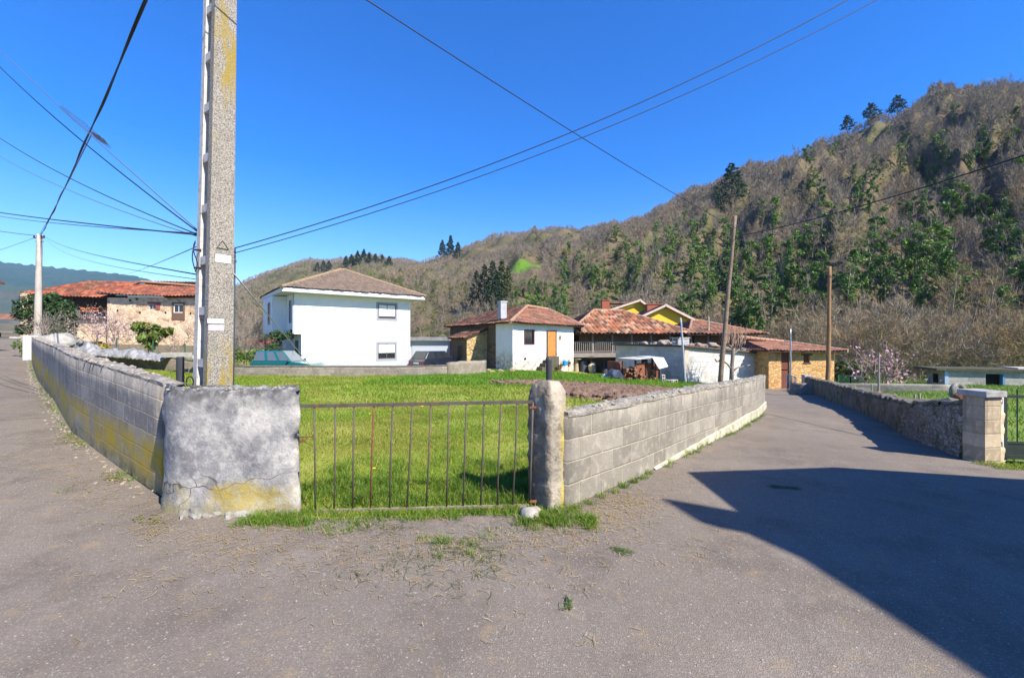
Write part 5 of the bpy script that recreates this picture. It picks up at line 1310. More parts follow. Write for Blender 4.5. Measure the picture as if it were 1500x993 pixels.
def low_shed():
    Y=24; A=(16.1*1.52*.0+ (1385-CX)/F*Y, Y); d=(.96,-.28); rz,dv=frame_of(A,d); zb=-1.6; zt=EYE-46/F*Y
    root=empty('low_block_shed',(A[0],A[1],0),rz,label='long low grey block shed with a dark flat roof across the garden',cat='shed')
    bm=mat_blocks('low_shed_blocks',(.38,.36,.32),(.45,.43,.39),(.33,.31,.28),lichen=False,rowh=.25,bw=.5,dark_top=False)
    L,D=13,1.6
    mb=MB(); hs=[(1.78,2.55,zb+.6+.0,zt-.15),(3.1,4.1,zb+.1,zb+.55)]
    xs=sorted({0,L,*[h[0] for h in hs],*[h[1] for h in hs]}); zs=sorted({zb,zt,*[h[2] for h in hs],*[h[3] for h in hs]})
    for xa,xb in zip(xs,xs[1:]):
        for za,zc in zip(zs,zs[1:]):
            if not any(h[0]<(xa+xb)/2<h[1] and h[2]<(za+zc)/2<h[3] for h in hs): mb.quad([(xa,0,za),(xb,0,za),(xb,0,zc),(xa,0,zc)],[(xa,za),(xb,za),(xb,zc),(xa,zc)])
    mb.quad([(0,D,zb),(0,0,zb),(0,0,zt),(0,D,zt)],[(D,zb),(0,zb),(0,zt),(D,zt)]); mb.quad([(L,0,zb),(L,D,zb),(L,D,zt),(L,0,zt)],[(0,0),(D,0),(D,2),(0,2)]); mb.quad([(L,D,zb),(0,D,zb),(0,D,zt),(L,D,zt)],[(0,0),(L,0),(L,2),(0,2)])
    mb.build('wall',bm,root)
    for h in hs: MB().bb(h[0]-.01,h[1]+.01,.2,.24,h[2],h[3]).build('opening',DARKIN,root)
    MB().bb(hs[0][1]-.05,hs[0][1]+.05,-.03,.2,hs[0][2],hs[0][3]).build('blue_frame',plain('blue_frame',(.12,.25,.42)),root)
    MB().bb(-.04,.12,-.025,-.003,zb,zt-.03).build('blue_corner_stripe',plain('blue_corner',(.35,.45,.60)),root)
    MB().bb(-.03,.0,.6,1.0,zt-.75,zt-.25).build('side_window',DARKIN,root)
    MB().bb(-.5,L+.3,-.18,D+.3,zt,zt+.12).build('roof',plain('mossy_flat_roof',(.085,.08,.055),(.05,.05,.035),3,(.14,.14,.08),8,bump=.6),root)
    MB().bb(3.3,4.5,.2,1.2,zt+.12,zt+.2).build('roof_sheet',plain('pale_roof_sheet',(.5,.47,.42)),root)
    # low block wall in front
    w_,l_=wall('garden_wall',[(9.0*1.6,22.0,-1.02,.34),(16.6,21.0,-.95,.36),(18.6,19.9,-.85,.36),(20.3,19.4,-.85,.36)],.14,1,mat_blocks('garden_blocks',(.25,.23,.20),(.31,.29,.25),(.22,.20,.17),lichen=False,bw=.5),step=.6)
    tag(w_,'low pale block wall across the garden in front of the low shed','wall')
low_shed()
for k,(px,pt_,pb,Y,r) in enumerate(((1287,517,580,18.5,.045),)):
    f=P(px,pb,Y); q=empty('clothes_post',(f.x,f.y,f.z),label='thin weathered clothes post with a terracotta foot in the garden',cat='post'); t=P(px+.6,pt_,Y)-f
    MB().tube([(0,0,-.2),t*.5,t],[.05,.04,.03],8).build('shaft',GREYWOOD,q); MB().lathe([(.16,-.1),(.14,.14),(.05,.2)],n=10).build('foot',TERRA,q)
GW=plain('fence_stake',(.36,.31,.24),(.24,.2,.16),6)
stk=[(1277,563,580,20,'first'),(1310,576,591,14.5,'second'),(1340,578,597,12,'third'),(1347,576,590,13,'fourth')]
pv=None
for k,(px,t_,b_,Y,nm) in enumerate(stk):
    a=P(px,b_,Y); c=P(px,t_,Y); q=MB().tube([(0,0,-.25),c-a],.03,6).build('fence_stake',GW,loc=a); tag(q,'short grey fence stake on the grass behind the mossy wall, '+nm+' from the clothes post','stake','garden fence stakes')
# tyre hanging on a stake
a=P(1403,580,13.5); q=empty('tyre_on_stake',a,radians(10),label='old worn tyre hanging on a stake beside the gate pillar',cat='tyre')
def torus(Rr,r,n=24,m=8):
    t=MB()
    for i in range(n):
        for j in range(m):
            a_=2*pi*i/n; b_=2*pi*j/m; t.v.append(((Rr+r*cos(b_))*cos(a_),r*sin(b_),(Rr+r*cos(b_))*sin(a_)))
    for i in range(n):
        for j in range(m): t.f.append((i*m+j,((i+1)%n)*m+j,((i+1)%n)*m+(j+1)%m,i*m+(j+1)%m)); t.mi.append(0)
    return t
torus(.23,.075).build('tyre_ring',plain('dusty_tyre',(.10,.095,.09),(.30,.28,.26),6),q,loc=(0,0,.12),smooth=True)
MB().tube([(.02,.1,-.6),(.0,.08,.36)],.03,6).build('stake',GW,q)
a=P(1405,592,9.5); q=MB().rock((0,0,.1),.13,(.8,.8,1.3),seed=4,sub=2).build('rusty_pot',RUST,loc=a); tag(q,'rusty pot standing on the stone wall next to the gate pillar','pot')
# green wire fence panels behind barn corner
GF=plain('green_fence_wire',(.02,.09,.05),(.03,.12,.07),6,rough=.6)
for k,(x0,x1,Y) in enumerate(((1228,1246,28.0),(1246,1264,28.0))):
    a=P(x0,566,Y); b_=P(x1,566,Y); q=empty('wire_fence',a,label='green wire mesh fence panel '+('next to the barn corner' if k==0 else 'towards the pink magnolia'),cat='fence'); v=b_-a
    MB().bar((0,0,-.3),(0,0,.75),.05).bar(v+Vector((0,0,-.3)),v+Vector((0,0,.75)),.05).build('fence_post',GF,q)
    mb=MB()
    for i in range(12): mb.bar(v*(i/12)+Vector((0,0,-.1)),v*(i/12)+Vector((0,0,.7)),.012)
    for i in range(6): mb.bar(Vector((0,0,-.05+.15*i)),v+Vector((0,0,-.05+.15*i)),.012)
    mb.build('mesh',GF,q)

# ------------------------------------------------------------------ silver tarpaulin on the field's left back wall
def tarp():
    g=[]; n,m=70,10; SIL=plain('silver_tarpaulin',(.40,.395,.385),(.24,.238,.23),5,(.06,.06,.06),9,rough=.4,metal=.25,bump=.8,bscale=7,bdist=.05)
    V=[];Q=[]
    for i in range(n+1):
        t=i/n; px=108+(242-108)*t; Y=24.1-.6*t
        for j in range(m+1):
            s=j/m; py0=512+11*t+ .5
            hump=3.5+17*math.exp(-((px-126)/9)**2)+9*math.exp(-((px-192)/14)**2)+5*math.exp(-((px-160)/10)**2)
            prof=sin(pi*min(1,s*1.05))**.7
            p=P(px,py0,Y); 
            y=Y-.28+.85*s; z=p.z-.22*(1-s)*(1-s)+hump*Y/F*.66*prof+R.uniform(-.012,.012)+.10*abs(sin(px*.23+s*3))*(.3+s)-.07*abs(sin(px*.57-s*5))+.04*abs(sin(px*.9+s*9))
            V.append((p.x+R.uniform(-.02,.02),y+.05*sin(px*.31+s*4),z))
    for i in range(n):
        for j in range(m): a=i*(m+1)+j; Q.append((a,a+m+1,a+m+2,a+1))
    o=npmesh('tarpaulin',np.array(V),np.array(Q),SIL,smooth=True); md=o.modifiers.new('t','SOLIDIFY'); md.thickness=.01
    tag(o,'crumpled silver tarpaulin spread along the top of the far field wall','tarpaulin')
    o=empty('concrete_beam',P(238,524,23.2),radians(2),label='pale concrete beam lying at the end of the silver tarpaulin, left of the power pole',cat='beam')
    MB().bb(0,1.5,-.12,.12,0,.26).build('slab',plain('pale_beam',(.40,.38,.34),(.30,.28,.25),5,bump=.4),o,bevel=.01)
    MB().rock((1.75,.2,-.1),.3,(1,1,.7),seed=5,sub=2).build('rubble_lump',plain('pale_lump',(.5,.48,.45),(.38,.36,.33),6),o)
    q=MB().rock((0,0,.4),.85,(1.25,.8,.72),seed=21,sub=3).build('boulder',plain('grey_boulder',(.34,.33,.30),(.24,.23,.21),2,(.15,.15,.12),8,bump=.7),loc=P(80,515,24.6),smooth=True); tag(q,'large grey boulder behind the left block wall beside the silver tarpaulin','boulder')
tarp()

# ------------------------------------------------------------------ plants and trees
BARK=plain('grey_bark',(.17,.14,.11),(.26,.225,.19),6,(.09,.075,.06),16,bump=.6,bscale=30)
BARKY=plain('lichen_bark',(.30,.26,.10),(.24,.22,.16),5,(.13,.11,.09),14,bump=.5)
def branchy(g, H, spread, nl, ntw, trunk_r, tw, fork=.35, up=.55, twl=(.5,1.2), levels=1, sides=5):
    """bare tree as arrays: tapered trunk, limbs, sub-limbs and sliver twigs; returns trunk (V,Q) and twigs (V,T)"""
    tv=MB(); ends=[]
    def limb(p0,d,L,r,n=4,sd=sides,wob=.18):
        pts=[p0]; d=d/np.linalg.norm(d)
        for k in range(n):
            d=d+g.normal(size=3)*wob; d[2]+=.05; d/=np.linalg.norm(d); pts.append(pts[-1]+d*L/n)
        tv.tube([Vector(q) for q in pts],[r*(1-.8*k/n) for k in range(n+1)],sd,cap=False); return pts
    tr=limb(np.zeros(3)-np.array([0,0,.3]),np.array([g.normal()*.05,g.normal()*.05,1]),H*.8,trunk_r,6,sides+1,.07)
    segs=[]
    for k in range(nl):
        t=fork+(1-fork)*(k+g.random())/nl; i=min(5,int(t*6)); p=np.array(tr[i])+(np.array(tr[i+1])-np.array(tr[i]))*(t*6-i)
        a=k*2.4+g.random(); d=np.array([cos(a),sin(a),up+.9*t*g.random()]); Ls=spread*(1.15-.55*t)*g.uniform(.7,1.15)
        b=limb(p,d,Ls,trunk_r*.42*(1.15-t),4)
        segs += list(zip(b[1:-1],b[2:]))
        if levels>1:
            for _ in range(levels):
                i=g.integers(1,4); d2=np.array(b[i+1])-np.array(b[i]); d2=d2/np.linalg.norm(d2)+g.normal(size=3)*.7+np.array([0,0,.25]); c=limb(b[i],d2,Ls*.55,trunk_r*.18,3,3)
                segs += list(zip(c[:-1],c[1:]))
    segs += list(zip(tr[4:-1],tr[5:]))
    s0=np.array([s[0] for s in segs]); s1=np.array([s[1] for s in segs]); k=g.integers(0,len(segs),ntw); t=g.random(ntw)[:,None]
    p=s0[k]+(s1[k]-s0[k])*t; d=(s1[k]-s0[k]); d/=np.linalg.norm(d,axis=1)[:,None]; d=d+g.normal(size=(ntw,3))*.75+np.array([0,0,.45]); d/=np.linalg.norm(d,axis=1)[:,None]
    L=g.uniform(*twl,ntw)[:,None]; q=np.cross(d,g.normal(size=(ntw,3))); q/=np.linalg.norm(q,axis=1)[:,None]
    bend=p+d*L*.5+g.normal(size=(ntw,3))*L*.06
    V=np.stack([p-q*tw,p+q*tw,bend+q*tw*.7,bend-q*tw*.7,p+d*L+np.array([0,0,1])*L*.08],1).reshape(-1,3)
    i=np.arange(ntw)[:,None]*5
    T=np.concatenate([i+np.array([[0,1,2]]),i+np.array([[0,2,3]]),i+np.array([[3,2,4]])])
    return tv,V,T
def bare_proto(name,g,bark,twig,label,cat,group,**k):
    root=empty(name,(0,0,0),label=label,cat=cat,group=group)
    tv,V,T=branchy(g,**k); tv.build('trunk',bark,root,smooth=True); npmesh('crown',V,T,twig,root); return root
TW_GREY=mat_bark_random('grey_twigs',(.27,.235,.20),(.31,.255,.20),(.23,.20,.185),.05)
TW_OLIVE=mat_bark_random('olive_twigs',(.36,.27,.14),(.30,.235,.14),(.38,.26,.15),.12)
TW_PALE=mat_bark_random('pale_twigs',(.38,.315,.20),(.33,.28,.19),(.30,.24,.15),.12)

# pruned tree against the block shed
def pruned_tree():
    b=gp(1073,23.9); b.z=EYE-(563-497)/F*23.9; root=empty('pruned_tree',b,label='bare pruned tree with upswept pale shoots against the whitewashed shed wall',cat='tree')
    mb=MB(); E=lambda px,py,dy=0: P(px,py,23.9+dy)-b
    mb.tube([E(1071,566),E(1072,540),E(1073.5,520),E(1075,509)],[.13,.11,.10,.09],8)
    for pts in ([E(1072,542),E(1066,534,-.1),E(1058,528,-.3),E(1053,520,-.4)],[E(1072,545),E(1080,539,.1),E(1090,537,.2),E(1099,535,.3)],[E(1075,511),E(1066,505,.1),E(1060,499,.2)],[E(1075,511),E(1083,505),E(1092,501,-.2)],[E(1058,528,-.3),E(1050,530,-.5),E(1047,526,-.5)],[E(1074,520),E(1080,514,.3),E(1088,510,.5)]):
        mb.tube(pts,[.06,.045,.035,.02][:len(pts)],6)
    mb.build('trunk',BARK,root,smooth=True)
    g=np.random.default_rng(3); sh=MB()
    for k in range(60):
        x=1056+40*g.random(); y=502+8*g.random()+abs(x-1075)*-.05; p=E(1075+(x-1075)*.8,y,g.normal()*.3); q=E(x+g.normal()*3,y-12-18*g.random(),g.normal()*.5); sh.tube([p,(p+q)/2+Vector((g.normal()*.05,0,0)),q],[.016,.012,.006],4,cap=False)
    sh.build('shoots',plain('pinkish_shoots',(.33,.22,.16),(.40,.28,.20),4),root)
pruned_tree()
# left group: dark evergreen, tangled bare shrub, blossom shrubs, leafy loquat-like shrub
DKLEAF=mat_leaf('dark_leaves',(.025,.06,.018),(.05,.10,.025),trans=.15); MDLEAF=mat_leaf('mid_leaves',(.07,.13,.025),(.12,.18,.04),trans=.25)
def leafy(name,base,H,clumps,n,size,mat,label,cat='tree',group=None,seed=1,trunk=.1,stems=3):
    root=empty(name,base,label=label,cat=cat,group=group); g=np.random.default_rng(seed)
    C=np.array([c[:3] for c in clumps]); RD=np.array([[c[3],c[3],c[3]*.8] for c in clumps])
    V,T=leaf_cloud(g,C,RD,n,size); npmesh('crown',V,T,mat,root)
    mb=MB()
    for k in range(min(len(clumps),max(stems,1)*3)):
        c=Vector(clumps[k][:3]); mb.tube([(g.normal()*trunk*.6,g.normal()*trunk*.6,-.3),(c.x*.35,c.y*.35,c.z*.55),c],[trunk*.7,trunk*.45,trunk*.15],6)
    mb.build('trunk',BARK,root); return root
b=gp(72,35.0); kY=35/F
cl=[((x-72)*kY,dy,(505-y)*kY,r) for x,y,r,dy in ((40,445,.85,0),(55,440,.95,.3),(74,444,.95,-.2),(88,450,.9,.2),(42,460,.8,-.3),(60,460,1.0,.2),(82,462,1.0,-.3),(98,470,.85,0),(45,478,.75,.3),(90,484,.95,.1),(102,486,.6,-.2),(100,458,.5,0),(35,482,.55,0),(78,434,.45,0))]
leafy('evergreen_tree',b,4,cl,4200,.26,DKLEAF,'dense dark green leafy tree behind the slim concrete cable pole',seed=4,trunk=.2)
g=np.random.default_rng(12)
def place(proto,loc,sc=1,rz=0):
    c=copy_tree(proto); c.location=loc; c.rotation_euler=(0,0,rz); c.scale=(sc,sc,sc); return c
s1=bare_proto('bare_shrub',g,BARK,TW_GREY,'tangled grey bare shrub growing against the slim concrete cable pole','shrub',None,H=3.2,spread=1.5,nl=9,ntw=420,trunk_r=.06,tw=.010,fork=.05,levels=2,sides=3); s1.location=gp(68,26.5)
PINK=mat_leaf('pink_blossom',(.62,.38,.42),(.70,.50,.52),trans=.25); PINKM=mat_leaf('magnolia_petals',(.66,.28,.48),(.78,.50,.66),trans=.3)
def blossom(loc,H,spread,npet,size,mat,label,group=None,seed=1,name='blossom_shrub',cat='shrub',nl=10,ntw=160,tw=.012):
    g=np.random.default_rng(seed); root=empty(name,loc,label=label,cat=cat,group=group)
    tv,V,T=branchy(g,H,spread,nl,ntw,.07,tw,fork=.08,up=.6,levels=2,sides=4); tv.build('trunk',BARK,root,smooth=True); npmesh('twigs',V,T,TW_PALE if cat=='tree' else TW_GREY,root)
    tips=V.reshape(-1,5,3); k=g.integers(0,len(tips),npet); p=tips[k,0]+(tips[k,4]-tips[k,0])*g.random(npet)[:,None]*1.0+g.normal(size=(npet,3))*.04
    n=g.normal(size=(npet,3)); u=np.cross(n,g.normal(size=(npet,3))); u/=np.linalg.norm(u,axis=1)[:,None]; w=np.cross(n/np.linalg.norm(n,axis=1)[:,None],u); s=size*g.uniform(.6,1.3,npet)[:,None]
    VV=np.stack([p-u*s,p-w*s*.7,p+u*s,p+w*s*.7],1).reshape(-1,3); npmesh('blossom',VV,np.arange(4*npet).reshape(-1,4),mat,root); return root
for k,(px,Y,h,lab) in enumerate(((138,30,2.6,'pale pink blossom shrub behind the peak of the silver tarpaulin'),(172,31,2.8,'pale pink blossom shrub against the corner of the old stone house'),(262,30,2.2,'faded pinkish brown shrub under the wood framed window'))):
    blossom(gp(px,Y),h,1.7,420 if k<2 else 120,.055,PINK,lab,seed=30+k)
b=gp(222,28.5); kY=28.5/F
cl=[((x-222)*kY,dy,(517-y)*kY,r) for x,y,r,dy in ((200,466,.35,0),(208,474,.42,.2),(216,484,.42,-.2),(225,470,.42,.1),(232,480,.45,-.1),(240,474,.38,.2),(222,493,.32,0),(247,472,.25,0),(212,465,.3,-.1))]
leafy('loquat_shrub',b,2.5,cl,900,.34,mat_leaf('loquat_leaves',(.11,.17,.03),(.20,.25,.06),(.30,.24,.08),trans=.25),'loose leafy green shrub in front of the stone wall between two windows','shrub',seed=9,trunk=.07)
for k,(px,Y,H,lab,m) in enumerate(((155,27.5,.8,'yellow green low bush behind the middle of the silver tarpaulin',mat_leaf('yellow_leaves',(.42,.32,.03),(.30,.26,.05),trans=.2)),(106,25,.75,'small fresh green bush at the left end of the silver tarpaulin',MDLEAF),(33,25.5,.9,'low bright green weeds beside the whitewashed post',MDLEAF))):
    cl=[(g.normal()*.5,g.normal()*.3,.35+.5*g.random(),.4) for _ in range(5)]; leafy('low_bush',gp(px,Y),H,cl,350,.18,m,lab,'bush',seed=50+k,trunk=.03)
for k,(px,Y) in enumerate(((171,27),(224,26.6),(271,26.5))):
    a=gp(px,Y); q=MB().lathe([(.035,-.2),(.035,1.5),(.0,1.53)],n=8).build('green_stake',GF,loc=a); tag(q,'thin green fence stake standing behind the '+('yellow bush','leafy loquat shrub','concrete beam near the power pole')[k],'stake','green garden stakes')
# white furniture cover, white sheet
q=MB().rock((0,0,.3),.55,(1.5,.8,.75),seed=9,sub=2).build('white_sheet',plain('white_cloth',(.75,.75,.75),(.62,.62,.63),4),loc=gp(192,28)); tag(q,'white cloth bundle behind the silver tarpaulin below the old stone house','cloth')
# shrubs beside the white house porch and in the gap left of it
b=gp(405,28.6); cl=[(g.normal()*.35,g.normal()*.3,.9+1.5*g.random(),.45) for _ in range(7)]
leafy('porch_bush',b,2,cl,900,.2,DKLEAF,'dark glossy bush growing up the porch corner of the white house','bush',seed=61,trunk=.06)
for k,(px,Y,s) in enumerate(((352,30,.9),(365,33,1.1),(390,31,.8),(375,40,1.2),(348,42,1.3))):
    c=place(s1,gp(px,Y),s,k*1.3); tag(c,('short bare shrub just right of the power pole','bare brown shrub left of the teal off road car','small bare shrub above the roof of the teal car','bare shrub in front of the small red roofed hut','tall bare shrub beyond the garden right of the power pole')[k],'shrub','bare shrubs near the white house')
for k,(px,Y) in enumerate(((360,29),(378,28.5),(352,36))):
    cl=[(g.normal()*.5,g.normal()*.3,.4+.6*g.random(),.42) for _ in range(5)]; leafy('low_bush',gp(px,Y),1,cl,420,.18,MDLEAF,('green garden bush right of the power pole behind the low wall','green garden bush touching the spare wheel of the teal car','green bush in front of the red roofed hut')[k],'bush','green garden bushes',seed=70+k,trunk=.03)
# small red roofed hut far behind the car
a=P(372,530,62); q=empty('garden_hut',(a.x,a.y,-1),label='small hut with a red roof far behind the teal car',cat='hut')
MB().bb(-2,1.6,0,3,-.8,1.6).build('wall',plain('hut_wall',(.30,.16,.10),(.22,.12,.08),2),q); tile_plane([(-2.4,-.4,1.55),(2,-.4,1.55),(2,2,2.5),(-2.4,2,2.5)],TILEL,q)
# magnolia, garden shrubs
blossom(P(1293,577,22.5),1.9,1.7,240,.075,PINKM,'pink flowering magnolia in the garden right of the barn',seed=90,name='magnolia_tree',cat='tree',nl=12,ntw=220,tw=.014)
# ------------------------------------------------------------------ hillside
UT=[-900,-300,100,200,340,390,430,470,530,590,615,640,700,780,850,900,945,1000,1050,1100,1150,1200,1240,1300,1400,1500,1700,2300]
YT=[ 478, 478,470,455,420,398,388,385,373,380,382,375,355,337,335,322,310,285,262,248,228,200,185,165,130,108,70,20]
UD=[-900,100,340,530,615,700,850,1050,1240,1500,1700,2300]; DT=[650,620,520,500,470,420,360,290,240,205,180,120]
DB=[300,260,150,115,95,80,62,50,43,36,32,24]
def hill_par(u):
    return np.interp(u,UD,DB), np.interp(u,UD,DT), np.interp(u,UT,YT)
def bumps(u,v):
    return .010*np.sin(u*.021+v*5)+.008*np.sin(u*.047-v*9+1)+.006*np.sin(u*.09+v*17+2)+.004*np.sin(u*.19-v*31)
def hill_xyz(u,v):
    u=np.asarray(u,float); v=np.asarray(v,float); b,t,y=hill_par(u)
    Y=b+(t-b)*v; zt=EYE+(497-y)/F*t-6.5*np.clip(1-(t-200)/500,.35,1)
    f=np.where(v<=1,v**.93,1-.35*(v-1)-.5*(v-1)**2)
    z=-2.2+(zt+2.2)*f+(zt+2.2)*bumps(u,v)*3*np.clip(v*3,0,1)*np.clip((1.02-v)*8,0,1)
    return np.stack([(u-CX)/F*Y,Y,z],-1)
def scr(p): return CX+F*p[...,0]/p[...,1], 497-F*(p[...,2]-EYE)/p[...,1]
def hill_at(u,y):
    vs=np.linspace(0,1,400); p=hill_xyz(np.full(400,float(u)),vs); s=scr(p)[1]; k=int(np.argmin(np.abs(s-y))); return p[k]
HM=NT('hillside_floor',rough=1,spec=.05); gpos=HM.n.new('ShaderNodeNewGeometry').outputs['Position']
hc=HM.mix(HM.noise(.018,.38,.62,detail=6,vec=gpos),(.14,.105,.068),(.095,.105,.04)); hc=HM.mix(HM.noise(.06,.45,.7,detail=7,vec=gpos,w=3),hc,(.18,.13,.085)); hc=HM.mix(HM.math('MULTIPLY',HM.noise(.15,.5,.7,detail=6,vec=gpos,w=6),.8),hc,(.07,.085,.03))
# bright meadow patch lying on the slope: an oval of pasture measured on the ground
mc=hill_at(769,391); mr=hill_at(792,386)-hill_at(746,396); mu=hill_at(769,382.5)-hill_at(769,400)
_J=np.linalg.inv(np.array([[mr[0]/2,mu[0]/2],[mr[1]/2,mu[1]/2]])); gx_,gy_=HM.sep(gpos)[:2]
dx_,dy_=HM.math('SUBTRACT',gx_,float(mc[0])),HM.math('SUBTRACT',gy_,float(mc[1]))
def _lin(p,q): return HM.math('ADD',HM.math('MULTIPLY',dx_,float(p)),HM.math('MULTIPLY',dy_,float(q)))
ms_,mt_=_lin(*_J[0]),_lin(*_J[1])
mrad=HM.math('ADD',HM.math('MULTIPLY',ms_,ms_),HM.math('MULTIPLY',mt_,mt_))
mrad=HM.math('ADD',mrad,HM.math('MULTIPLY',HM.math('SUBTRACT',HM.noise(.07,0,1,detail=5,vec=gpos,w=21),.5),1.1))
hc=HM.mix(HM.rng(mrad,1.25,.75),hc,HM.mix(HM.noise(.15,.3,.7,vec=gpos,w=23),(.085,.19,.02),(.115,.205,.03)))
HM.color(hc); HM.bump(HM.noise(.5,0,1,detail=8,vec=gpos),1,1.2)
def hillside():
    us=np.linspace(-900,2300,640); vs=np.concatenate([np.linspace(0,1,220),np.linspace(1.03,1.7,14)])
    U,Vv=np.meshgrid(us,vs); p=hill_xyz(U,Vv); n,m=U.shape; i=np.arange(n*m).reshape(n,m)
    T=np.stack([i[:-1,:-1],i[:-1,1:],i[1:,1:],i[1:,:-1]],-1).reshape(-1,4)
    tag(npmesh('hillside',p.reshape(-1,3),T,HM.m,smooth=True),kind='structure')
hillside()
# far blue hill on the left
def far_hill():
    ut=[-1600,-900,-400,0,50,130,200,260,300,400,520,700,900]; yt=[330,350,372,384,389,397,405,424,432,448,462,478,490]
    us=np.linspace(-1600,900,420); vs=np.linspace(0,1.6,70); U,Vv=np.meshgrid(us,vs)
    yy=np.interp(U,ut,yt); D0,D1=700.,1700.; Y=D0+(D1-D0)*Vv; zt=EYE+(497-yy)/F*D1
    z=-20+(zt+20)*np.where(Vv<=1,Vv,1-.3*(Vv-1))*(1+.05*np.sin(U*.02+Vv*4)*np.clip(1-Vv,0,1)*4)
    z=z+(3.5*np.sin(U*1.7+Vv*60)+3*np.sin(U*2.9-Vv*90))*(Vv<1.02)*.8
    p=np.stack([(U-CX)/F*Y,Y,z],-1); n,m=U.shape; i=np.arange(n*m).reshape(n,m); T=np.stack([i[:-1,:-1],i[:-1,1:],i[1:,1:],i[1:,:-1]],-1).reshape(-1,4)
    t=NT('pine_plantation',rough=1,spec=.05); g_=t.n.new('ShaderNodeNewGeometry').outputs['Position']
    c=t.mix(t.noise(.02,.4,.6,detail=8,vec=g_),(.022,.055,.045),(.035,.07,.05)); z_=t.sep(g_)[2]
    c=t.mix(t.math('MULTIPLY',t.rng(t.math('ADD',z_,t.math('MULTIPLY',t.noise(.006,0,1,detail=5,vec=g_),130)),235,205),1.0),c,t.mix(t.noise(.005,.45,.55,detail=6,vec=g_,w=4),(.10,.075,.06),(.05,.075,.04)))
    t.color(c); t.bump(t.noise(.06,0,1,detail=8,vec=g_),1,9)
    tag(npmesh('far_hill',p.reshape(-1,3),T,t.m),kind='structure')
far_hill()

# ------------------------------------------------------------------ woodland
TWH=mat_bark_random('hill_twigs',(.29,.24,.18),(.33,.255,.17),(.25,.23,.185),.012)
TWB=plain('hill_bark',(.22,.19,.16),(.30,.27,.23),2)
gw=np.random.default_rng(77)
def merged(tv,V,T):
    """trunk and twigs in one triangle soup (for far woodland)"""
    a=np.array(tv.v); q=np.array(tv.f); t=np.concatenate([q[:,[0,1,2]],q[:,[0,2,3]]])
    return np.concatenate([a,V]),np.concatenate([t,T+len(a)])
protos=[merged(*branchy(gw,gw.uniform(4.2,6.4),gw.uniform(1.7,2.5),8,110,.08,.026,fork=.25,up=.8,twl=(.6,1.3),sides=3)) for _ in range(7)]
protos_far=[merged(*branchy(gw,gw.uniform(4.5,6.5),gw.uniform(2.0,2.8),5,60,.09,.065,fork=.2,up=.9,twl=(.8,1.7),sides=3)) for _ in range(5)]
spots=[(a/2.158+1000,b_/2.158+100) for a,b_ in ((290,490),(440,430),(270,585),(385,605),(340,640),(90,720),(210,650),(225,680),(600,560),(590,670),(730,610),(730,650),(710,490),(760,470),(870,470),(860,500),(1030,470),(1010,660),(910,320),(820,280),(1050,185),(690,300),(450,650),(520,750),(410,720),(395,740),(200,820),(740,750),(640,750),(1010,530),(1040,250),(960,280),(600,600),(440,560),(545,680),(980,600),(690,680),(330,720),(60,640),(150,580),(270,640),(120,690),(540,350),(560,345),(390,290),(330,330),(480,255))]
spots+= [(a/3+600,b_/3+300) for a,b_ in ((790,195),(1090,120),(1170,165),(1000,280),(1080,280),(970,300),(1330,200),(830,350),(800,340),(850,330),(760,300),(910,380),(930,400),(530,400),(560,420),(600,400),(640,410),(500,390),(1210,340),(1330,390),(1310,430),(1480,260),(470,420),(680,330),(880,350),(1130,300),(1390,350),(700,200),(1150,190))]
for _ in range(105):
    uu=gw.uniform(820,1560); bb_,tt_,yy_=hill_par(uu); spots.append((uu,yy_+(520-yy_)*gw.uniform(.12,.9)))
SPOTS=spots
# sample positions on the slope, roughly even on the ground
N=42000
u=gw.uniform(130,1720,N); v=gw.random(N)**.8; p=hill_xyz(u,v); b,t,y=hill_par(u)
dens=(t-b)*(p[:,1]/F)/np.maximum((p[:,1]/120)**1.25,.35); keep=gw.random(N)<dens/np.percentile(dens,88)
clear=(np.sin(p[:,0]*.031+1)+np.sin(p[:,1]*.027+p[:,0]*.012)+np.sin(p[:,0]*.07-p[:,1]*.05))
sx,sy=scr(p)
keep&=~((clear>1.5)&(v<.93)&(p[:,1]>170)); keep&=~((np.abs(sx-769)<25)&(sy>379)&(sy<410)); keep&=gw.random(N)<np.where(p[:,1]<170,.95,1.0)
for _u,_y in SPOTS: keep&=~((np.abs(sx-_u)<8+900/p[:,1])&(sy>_y-3)&(sy<_y+32)&(gw.random(N)<.82))
# the bushy olive slope behind the white house is more open
keep&=~((sx<690)&(v<.80)&(gw.random(N)<.72))
p=p[keep]; order=np.argsort(p[:,1]); p=p[order]
print('woodland trees',len(p))
NI=240
near=p[:NI*2:2]; rest=np.concatenate([p[1:NI*2:2],p[NI*2:]])
